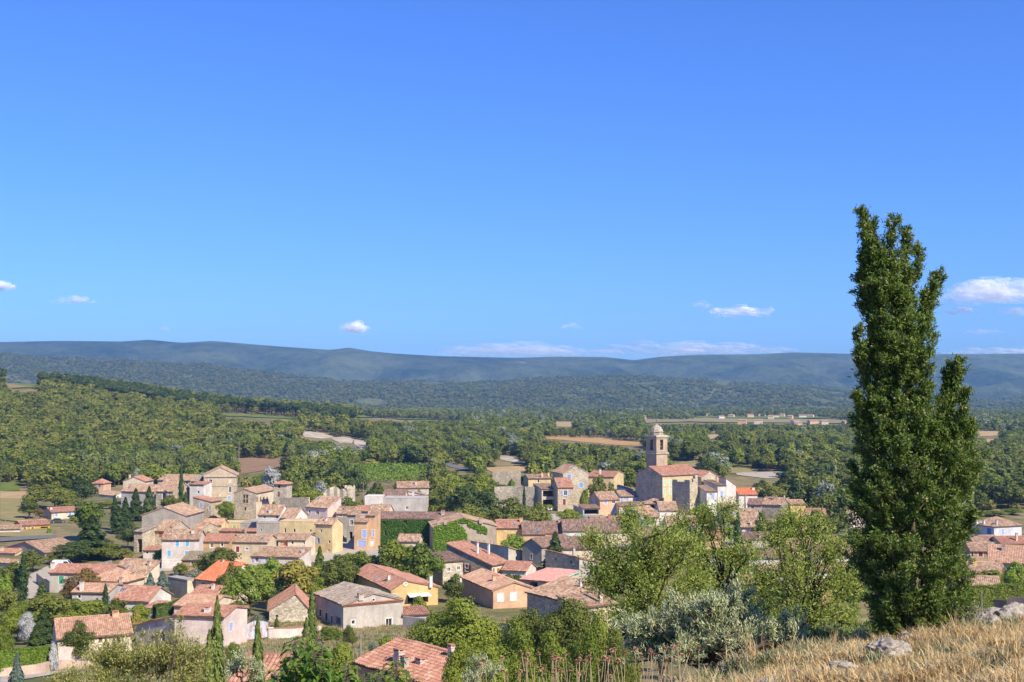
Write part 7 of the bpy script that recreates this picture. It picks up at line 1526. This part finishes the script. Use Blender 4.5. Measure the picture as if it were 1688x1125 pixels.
# ------------------------------------------------------------------ the tall juniper
def juniper():
    D = 16.0; rs = np.random.RandomState(21)
    Y = [345, 372, 400, 430, 460, 500, 550, 600, 650, 700, 750, 800, 850, 900, 950, 1000, 1040, 1062]
    Lx = [1418, 1428, 1428, 1426, 1426, 1428, 1426, 1422, 1420, 1415, 1415, 1416, 1418, 1422, 1430, 1442, 1465, 1480]
    Rx = [1430, 1440, 1452, 1466, 1486, 1508, 1524, 1530, 1536, 1560, 1588, 1590, 1590, 1586, 1576, 1562, 1545, 1520]
    Lx = [x + (6 if y < 480 else 12 if y < 900 else 4) for x, y in zip(Lx, Y)]; Rx = [x - (4 if y < 480 else 8 if y < 900 else 0) for x, y in zip(Rx, Y)]
    base = at(1500, 1062, D); base.z = terrain(base.x, base.y, False) - .05; root = empty('juniper_tree', base); tag(root, 'tall dark juniper with ragged top on the grassy shoulder', 'tree'); off = Vector(base)
    tr, br = MB(), MB(); C, Ax, Nn = [], [], []; cones = []
    ctr = lambda y: (np.interp(y, Y, Lx) + np.interp(y, Y, Rx)) / 2
    tr.tube([Vector((0, 0, -.3))] + [at(ctr(y) * .75 + 1500 * .25 if y > 700 else ctr(y), y, D) - off for y in (1055, 950, 850, 750, 650, 550, 450, 380)], [.08, .07, .05, .035, .028, .022, .016, .010, .004], 9)
    def spray(s_, d_, L, n, sp, dense=1.0):
        e = s_ + d_ * L; m = (s_ + e) / 2 + Vector(rnd_unit(rs, 1)[0]) * L * .1
        br.tube([s_ - off, m - off, e - off], [.008, .006, .002], 4, cap=False); d3 = (e - s_).normalized()
        # side sprigs
        for k in range(7):
            t = rs.uniform(.15, 1); q = s_ * (1 - t) ** 2 + m * (2 * t * (1 - t)) + e * t * t; u = (Vector(rnd_unit(rs, 1)[0]) * .75 + d3 * .7 + Vector((0, 0, .25))).normalized(); l2 = L * rs.uniform(.18, .42) * (1.15 - .5 * t)
            nn_ = int(n / 7); f = rs.uniform(0, 1, (nn_, 1)); un = np.array(u)[None, :]
            C.append(np.array(q - off)[None, :] + un * (l2 * f) + rs.normal(size=(nn_, 3)) * (.012 + .02 * (1 - f)) * sp); Ax.append(np.repeat(un, nn_, 0)); Nn.append(rnd_unit(rs, nn_))
            if rs.uniform() < .13: cones.append(q + u * l2 * .5 + Vector((rs.normal(), rs.normal(), rs.normal())) * .03 - off)
    for i in range(1230):
        y = 1080 - (1080 - 425) * rs.uniform(0, 1) ** 1.12; l, r_ = np.interp(y - 30, Y, Lx), np.interp(y - 30, Y, Rx); hw = (r_ - l) / 2 / F * D
        a = rs.uniform(0, 6.283); rho = hw * (.12 + .80 * rs.uniform() ** .6) * (1 + .18 * math.sin(a * 3 + y / 37.0) + .12 * math.sin(y / 17.0 + a)); c = at((l + r_) / 2, y, D)
        s_ = c + Vector((math.cos(a) * rho, math.sin(a) * rho * .95, 0)); d_ = Vector((math.cos(a) * .62, math.sin(a) * .62, rs.uniform(.25, .95))).normalized()
        spray(s_, d_, rs.uniform(.20, .42) * min(1, .45 + hw * .9), 161, 1.2)
    # ragged leaders
    for (x0, y0, x1, y1, n) in ((1452, 560, 1421, 352, 46), (1456, 520, 1436, 372, 26), (1466, 540, 1473, 366, 30), (1478, 540, 1497, 384, 30), (1486, 560, 1515, 412, 28), (1500, 600, 1545, 456, 34), (1500, 620, 1528, 490, 20), (1545, 780, 1583, 600, 60), (1552, 800, 1568, 606, 44), (1560, 800, 1592, 650, 34), (1565, 840, 1600, 700, 34), (1562, 880, 1606, 768, 26), (1570, 920, 1606, 850, 18), (1440, 760, 1412, 650, 18), (1440, 560, 1418, 460, 14), (1435, 640, 1414, 550, 14), (1432, 860, 1409, 770, 14)):
        p0, p1 = at(x0, y0, D), at(x1, y1, D + rs.uniform(-.3, .3)); p0.y += rs.uniform(-.15, .15); m = (p0 + p1) / 2 + Vector((.04 * (1 if x1 < x0 else -1), 0, 0)); br.tube([p0 - off, m - off, p1 - off], [.022, .014, .004], 5)
        for k in range(n):
            t = .25 + .75 * (k + rs.uniform()) / n; q = p0 * (1 - t) ** 2 + m * (2 * t * (1 - t)) + p1 * t * t; u = (Vector(rnd_unit(rs, 1)[0]) * .7 + (p1 - p0).normalized()).normalized(); spray(q, u, rs.uniform(.14, .28) * (1.25 - .65 * t), 105, .95)
    C, Ax, Nn = np.concatenate(C), np.concatenate(Ax), np.concatenate(Nn); n = len(C); P, f = leaf_quads(C, Nn + np.array([[.1, -.2, .3]]), .0130 * rs.uniform(.6, 1.4, n), rs, 3.3, Ax)
    tr.build('trunk', PALEBARK, root, True); br.build('branches', PALEBARK, root); mobj('crown', mesh_np('crown', P, f, [LEAF['juniper']]), root)
    b = MB()
    for c in cones:
        r_ = rs.uniform(.010, .017); t = [(0, 0, 1), (1, 0, 0), (0, 1, 0), (-1, 0, 0), (0, -1, 0), (0, 0, -1)]
        for (i, j, k) in ((0, 1, 2), (0, 2, 3), (0, 3, 4), (0, 4, 1), (5, 2, 1), (5, 3, 2), (5, 4, 3), (5, 1, 4)): b.poly([Vector(t[q]) * r_ + c for q in (i, j, k)])
    o = b.build('cones', plain('cone_scale', (0.40, 0.30, 0.21), .8, .3, 30, .2), root); o['kind'] = 'stuff'
juniper()

# ------------------------------------------------------------------ rocks
def rock(px, py, w, h, D, label, seed, col=(0.42, 0.385, 0.345)):
    import bmesh
    p = at(px, py, D); g = terrain(p.x, p.y, False); bm = bmesh.new(); bmesh.ops.create_icosphere(bm, subdivisions=4, radius=1.0); wm, hm = w / F * D, h / F * D
    for v in bm.verts:
        d = v.co.normalized(); k = 1.12 + .42 * fbm(d.x * 1.3 + seed, d.y * 1.3, d.z * 1.3, 3) - .30 * abs(fbm(d.x * 2.6 + seed, d.y * 2.6, d.z * 2.6, 4)) - .16 * abs(fbm(d.x * 7, d.y * 7 + seed, d.z * 7, 3)) + .04 * fbm(d.x * 17, d.y * 17, d.z * 17 + seed, 3)
        k = min(k, 1.12 + .05 * d.x); v.co = d * k; v.co.x *= wm / 2; v.co.y *= wm * .38; v.co.z *= hm * .62
    me = bpy.data.meshes.new('boulder'); bm.to_mesh(me); bm.free()
    if 'rockm' not in MATS:
        m, n, out = newmat('limestone'); P = N(n, 'ShaderNodeTexCoord').outputs['Object']; a = noise_tex(n, 9, 8, .75, P); c = noise_tex(n, 22, 6, .7, P); r = ramp(n, [(.32, (.09, .08, .07)), (.45, (.26, .23, .195)), (.6, (.46, .41, .35)), (.78, (.36, .27, .18))]); n.links.new(a.outputs[0], r.inputs[0])
        principled(n, out, r.outputs[0], .92, bump(n, c.outputs[0], .8, .03), .15); MATS['rockm'] = m
    me.materials.append(MATS['rockm'])
    o = mobj('boulder', me); o.location = (p.x, p.y, max(g + hm * .12, min(p.z, g + hm * .3))); tag(o, label, 'rock'); return o
rock(1462, 1064, 74, 36, 13.5, 'pale limestone boulder in the dry grass left of the juniper foot', 1)
rock(1384, 1084, 54, 22, 13.0, 'lichen grey boulder beside the silver olive bush', 2)
rock(1672, 1030, 100, 50, 17, 'large pale boulder at the right edge', 3)
rock(1628, 1036, 42, 34, 16.8, 'blue grey boulder left of the large pale one', 4)
rock(1165, 1098, 46, 34, 13.5, 'small rusty boulder under the silver olive bush', 5)
rock(1290, 1090, 90, 18, 12.5, 'flat buried slab at the edge of the dry grass', 6)
rock(1000, 1128, 70, 20, 12.0, 'dark boulder at the bottom among the thistles', 7)
rock(1120, 1126, 60, 18, 11.5, 'second dark boulder at the bottom edge', 8)
rock(1495, 1046, 30, 16, 15.0, 'small pale stone under the juniper', 9)

# ------------------------------------------------------------------ dry grass, weeds and thistles on the shoulder
def tuft(seed, n, h, spread, leafkeys, lean=.5, w=.006):
    rs = np.random.RandomState(seed); V, Fc, M = [], [], []
    for k in range(n):
        a = rs.uniform(0, 6.283); r_ = spread * math.sqrt(rs.uniform()); p = np.array((math.cos(a) * r_, math.sin(a) * r_, -.02)); b_ = rs.uniform(0, 6.283); L = h * rs.uniform(.45, 1.15); ln = lean * rs.uniform(.1, 1.3)
        d = np.array((math.cos(b_) * ln, math.sin(b_) * ln, 1.0)); d /= np.linalg.norm(d); sd = np.array((-math.sin(b_), math.cos(b_), 0)) * w * rs.uniform(.6, 1.3); q = p + d * L * .55; dr = np.array((math.cos(b_) * ln * 1.6, math.sin(b_) * ln * 1.6, .55)); e = q + dr * L * .5; i = len(V)
        V += [p - sd, p + sd, q + sd * .7, q - sd * .7, e]; Fc += [(i, i + 1, i + 2, i + 3), (i + 3, i + 2, i + 4)]; m = rs.randint(len(leafkeys)); M += [m, m]
    return mesh_np('tuft', np.array(V), Fc, [LEAF[k] for k in leafkeys], M)
def meadow():
    rs = np.random.RandomState(31); protos = [tuft(1, 70, .16, .14, ['straw'], .7), tuft(2, 60, .22, .12, ['straw', 'straw', 'greygrass'], .55), tuft(3, 50, .12, .16, ['straw', 'weed'], .9), tuft(4, 46, .20, .10, ['weed', 'greygrass'], .5, .008), tuft(5, 26, .36, .06, ['straw'], .35, .004), tuft(6, 40, .14, .14, ['greygrass', 'weed'], .8, .008)]
    P, Rr, Sc, I = [], [], [], []
    for _ in range(9000):
        x, y = rs.uniform(-1.5, 13), rs.uniform(4.5, 21)
        px = 844 + F * x / y
        if px < 760 or px > 1780: continue
        yc = 13.2 + min(max(x, 0), 14) * .62
        if y > yc + 3.5: continue
        z = terrain(x, y); g = fbm(x / 1.6, y / 1.6, 8, 3); edge = y > yc - 1.0 or x < 1.6
        k = rs.choice([3, 5, 1, 2, 4], p=[.32, .3, .18, .15, .05]) if (edge or g > .30) else rs.choice([0, 1, 2, 4, 5], p=[.42, .3, .18, .04, .06])
        s_ = rs.uniform(.7, 1.35); P.append((x, y, z)); Rr.append((rs.normal() * .1, rs.normal() * .1, rs.uniform(0, 6.28))); Sc.append((s_, s_, s_ * rs.uniform(.55, .95))); I.append(int(k))
    scatter('grass', 'dry straw coloured grass on the shoulder in the foreground', P, Rr, Sc, I, protos)
    # taller growth on the steep bank below the shoulder
    P, Rr, Sc, I = [], [], [], []; pr = [tuft(11, 60, .7, .35, ['weed', 'greygrass'], .5, .012), tuft(12, 60, .8, .3, ['straw', 'greygrass'], .45, .010), tuft(13, 50, .55, .4, ['weed'], .7, .014)]
    for _ in range(5200):
        y = rs.uniform(24, 90); x = rs.uniform(-.48, .5) * y
        P.append((x, y, terrain(x, y))); Rr.append((0, 0, rs.uniform(0, 6.28))); q = rs.uniform(.6, 1.2); Sc.append((q, q, q)); I.append(int(rs.randint(3)))
    scatter('bank_grass', 'rough grass and weeds on the steep bank below', P, Rr, Sc, I, pr)
meadow()
def thistles():
    rs = np.random.RandomState(41); hm = plain('dry_thistle_head', (0.42, 0.26, 0.16), .95, .35, 60, .05); sm = plain('dry_stalk', (0.36, 0.29, 0.18), .9, .25, 20, .1); st, hd = [], []
    for v in range(4):
        b = MB(); L = .62 + .06 * v; b.tube([(0, 0, -.05), (.02 * rs.normal(), .02 * rs.normal(), L * .5), (.03 * rs.normal(), .03 * rs.normal(), L)], [.0036, .003, .0024], 5)
        tip = b.v[-1]
        for k in range(3):
            a = rs.uniform(0, 6.28); z = L * rs.uniform(.2, .7); b.tube([(0, 0, z), (math.cos(a) * .05, math.sin(a) * .05, z + .04), (math.cos(a) * .10, math.sin(a) * .10, z - .01)], [.003, .010, .002], 4, cap=False)
        st.append(b.mesh('stalk', [sm])); V, Fc = [], []
        u = rnd_unit(rs, 120); r_ = .0145 + .002 * v
        for q in u:
            s_ = np.cross(q, (.3, .2, .9)); s_ /= np.linalg.norm(s_); i = len(V); c = np.array((tip[0], tip[1], L + r_ * .8)); V += [c + q * r_ * .35 + s_ * r_ * .25, c + q * r_ * .35 - s_ * r_ * .25, c + q * r_ * 1.12]; Fc.append((i, i + 1, i + 2))
        hd.append(mesh_np('flower_head', np.array(V), Fc, [hm]))
    n = 0
    while n < 84:
        px = rs.uniform(826, 1140); D = rs.uniform(12.0, 16.5); top = 1060 + abs(rs.normal()) * 20 + (1 - (px - 826) / 320) * 12
        if top > 1122: continue
        p = at(px, top, D); g = terrain(p.x, p.y, False); v = int(rs.randint(4)); e = empty('dried_thistle', (p.x, p.y, min(g, p.z - .5)), rs.uniform(0, 6.28)); e.rotation_euler = (rs.normal() * .10, rs.normal() * .10, rs.uniform(0, 6.28)); sc = (p.z - min(g, p.z - .5)) / (.64 + .06 * v); e.scale = (max(.8, min(1.5, sc)), max(.8, min(1.5, sc)), sc)
        tag(e, 'dried brown globe thistle on a pale stalk among many alike', 'thistle', 'dried thistles in the foreground'); mobj('stalk', st[v], e); h_ = mobj('flower_head', hd[v], e); k = 1.0 / (sc / max(.8, min(1.5, sc))); L = .62 + .06 * v; h_.scale = (1, 1, k); h_.location = (0, 0, L * (1 - k)); n += 1
thistles()
def garden_grass():
    rs = np.random.RandomState(51); pr = [tuft(21, 40, .55, .5, ['weed', 'straw'], .6, .02), tuft(22, 40, .6, .5, ['straw', 'greygrass'], .5, .02), tuft(23, 36, .45, .6, ['weed'], .7, .024)]; P, Rr, Sc, I = [], [], [], []
    for _ in range(9000):
        y = rs.uniform(92, 215); x = (rs.uniform(100, 900) - 844) / F * y; p = Vector((x, y, 0))
        if any(-.2 < (p - h.P).dot(h.A) < h.a + .2 and -.2 < (p - h.P).dot(h.B) < h.b + .2 for h in HOUSES if h.D < 240): continue
        g = fbm(x / 9, y / 9, 2, 3); q = rs.uniform(.6, 1.3); P.append((x, y, terrain(x, y, False))); Rr.append((0, 0, rs.uniform(0, 6.28))); Sc.append((q, q, q)); I.append(int(rs.choice([0, 2, 1], p=[.4, .45, .15])) if g > -.05 else int(rs.choice([1, 0, 2], p=[.6, .3, .1])))
    scatter('garden_grass', 'rough dry grass in the gardens below the village', P, Rr, Sc, I, pr)
garden_grass()

def bank_straw():
    rs = np.random.RandomState(61); pr = [tuft(31, 34, .5, .10, ['straw', 'greygrass'], .35, .004), tuft(32, 26, .5, .08, ['straw'], .3, .0035), tuft(33, 30, .5, .12, ['weed', 'straw'], .45, .005)]; P, Rr, Sc, I = [], [], [], []
    for _ in range(520):
        px = rs.uniform(800, 1290); D = rs.uniform(9.5, 14.5); p = at(px, 1078 + 52 * rs.uniform() ** .7 + max(0, (px - 1180)) * .05, D); g = terrain(p.x, p.y, False); h = p.z - g
        if h < .15: continue
        q = rs.uniform(.9, 1.5); P.append((p.x, p.y, g)); Rr.append((0, 0, rs.uniform(0, 6.28))); Sc.append((q, q, h / .5)); I.append(int(rs.randint(3)))
    scatter('bank_straw', 'tall dry stems among the thistles at the bottom edge', P, Rr, Sc, I, pr)
bank_straw()
# ------------------------------------------------------------------ small fair weather clouds far behind the ridge
def cloud_mat(alpha):
    m, n, out = newmat('cloud_vapour'); P = N(n, 'ShaderNodeTexCoord').outputs['Object']; t = noise_tex(n, .012, 5, .65, P); r = ramp(n, [(.36, 0.0), (.70, alpha * .8)]); n.links.new(t.outputs[0], r.inputs[0])
    d = N(n, 'ShaderNodeBsdfDiffuse'); d.inputs['Color'].default_value = (.62, .61, .60, 1); tl = N(n, 'ShaderNodeBsdfTranslucent'); tl.inputs['Color'].default_value = (.60, .60, .62, 1)
    mx = N(n, 'ShaderNodeAddShader'); n.links.new(d.outputs[0], mx.inputs[0]); n.links.new(tl.outputs[0], mx.inputs[1]); tr = N(n, 'ShaderNodeBsdfTransparent'); m2 = N(n, 'ShaderNodeMixShader'); n.links.new(r.outputs[0], m2.inputs[0]); n.links.new(tr.outputs[0], m2.inputs[1]); n.links.new(mx.outputs[0], m2.inputs[2]); n.links.new(m2.outputs[0], out.inputs['Surface']); return m
def icos(sub):
    import bmesh
    bm = bmesh.new(); bmesh.ops.create_icosphere(bm, subdivisions=sub, radius=1.0); v = np.array([q.co[:] for q in bm.verts]); f = np.array([[q.index for q in t.verts] for t in bm.faces]); bm.free(); return v, f
IV, IF = icos(3)
def cloud(x0, y0, x1, y1, label, n=34, alpha=.34, seed=1, flat=1.0):
    D = 15000.0; rs = np.random.RandomState(seed); c = at((x0 + x1) / 2, (y0 + y1) / 2, D); W_, H_ = (x1 - x0) / F * D, (y1 - y0) / F * D; V, Fc = [], []
    for k in range(n):
        u = rs.uniform(-1, 1) * (.86 if rs.uniform() < .7 else .5); e = math.sqrt(max(0.03, 1 - u * u)); s_ = H_ * .36 * e * rs.uniform(.45, 1.05); rx = s_ * rs.uniform(1.0, 2.0) * flat
        p = np.array((u * W_ / 2, rs.uniform(-1, 1) * W_ * .25, -H_ * .3 + rs.uniform(0, .55) * H_ * e)); d = IV * (1 + .16 * np.sin(IV[:, [0]] * 7 + k) * np.sin(IV[:, [1]] * 6 + 2 * k) + .10 * np.sin(IV[:, [2]] * 11 + k)) * np.array((rx, rx, s_)); d[:, 2] = np.where(d[:, 2] < 0, d[:, 2] * .55, d[:, 2]); Fc.append(IF + len(V) * len(IV)); V.append(p + d)
    o = mobj('cloud', mesh_np('cloud', np.concatenate(V), np.concatenate(Fc), [cloud_mat(alpha)], smooth=True)); o.location = c; tag(o, label, 'cloud')
cloud(1552, 460, 1720, 506, 'largest white cloud right of the juniper top', 60, .22, 2, 1.3)
cloud(1552, 505, 1608, 521, 'small flat cloud below the largest one', 20, .28, 3, 1.4)
cloud(1642, 507, 1700, 523, 'flat cloud at the right edge', 20, .2, 4, 1.4)
cloud(1585, 540, 1652, 553, 'faint flat cloud low at the right', 16, .16, 5, 1.6)
cloud(1162, 502, 1282, 526, 'long white cloud above the church side of the ridge', 40, .30, 6, 1.2)
cloud(1140, 494, 1170, 512, 'thin wisp left of the long white cloud', 12, .10, 7)
cloud(562, 528, 608, 553, 'small puffy cloud above the middle of the ridge', 30, .34, 8)
cloud(86, 489, 160, 503, 'small flat cloud in the left part of the sky', 24, .26, 9, 1.4)
cloud(-14, 461, 26, 482, 'cloud cut by the left edge', 26, .34, 10)
cloud(924, 532, 958, 544, 'tiny faint cloud left of the bell tower', 14, .14, 11, 1.3)
cloud(260, 538, 282, 547, 'tiny cloud above the left ridge', 12, .16, 12)
cloud(1122, 570, 1162, 586, 'low white cloud just above the ridge', 22, .26, 13, 1.3)
cloud(700, 566, 1010, 592, 'long thin veil of cloud along the ridge', 60, .24, 14, 2.4)
cloud(960, 564, 1330, 590, 'second long thin veil of cloud along the ridge', 60, .25, 15, 2.4)
cloud(1540, 572, 1760, 590, 'thin veil of cloud low at the right edge', 44, .24, 16, 2.4)
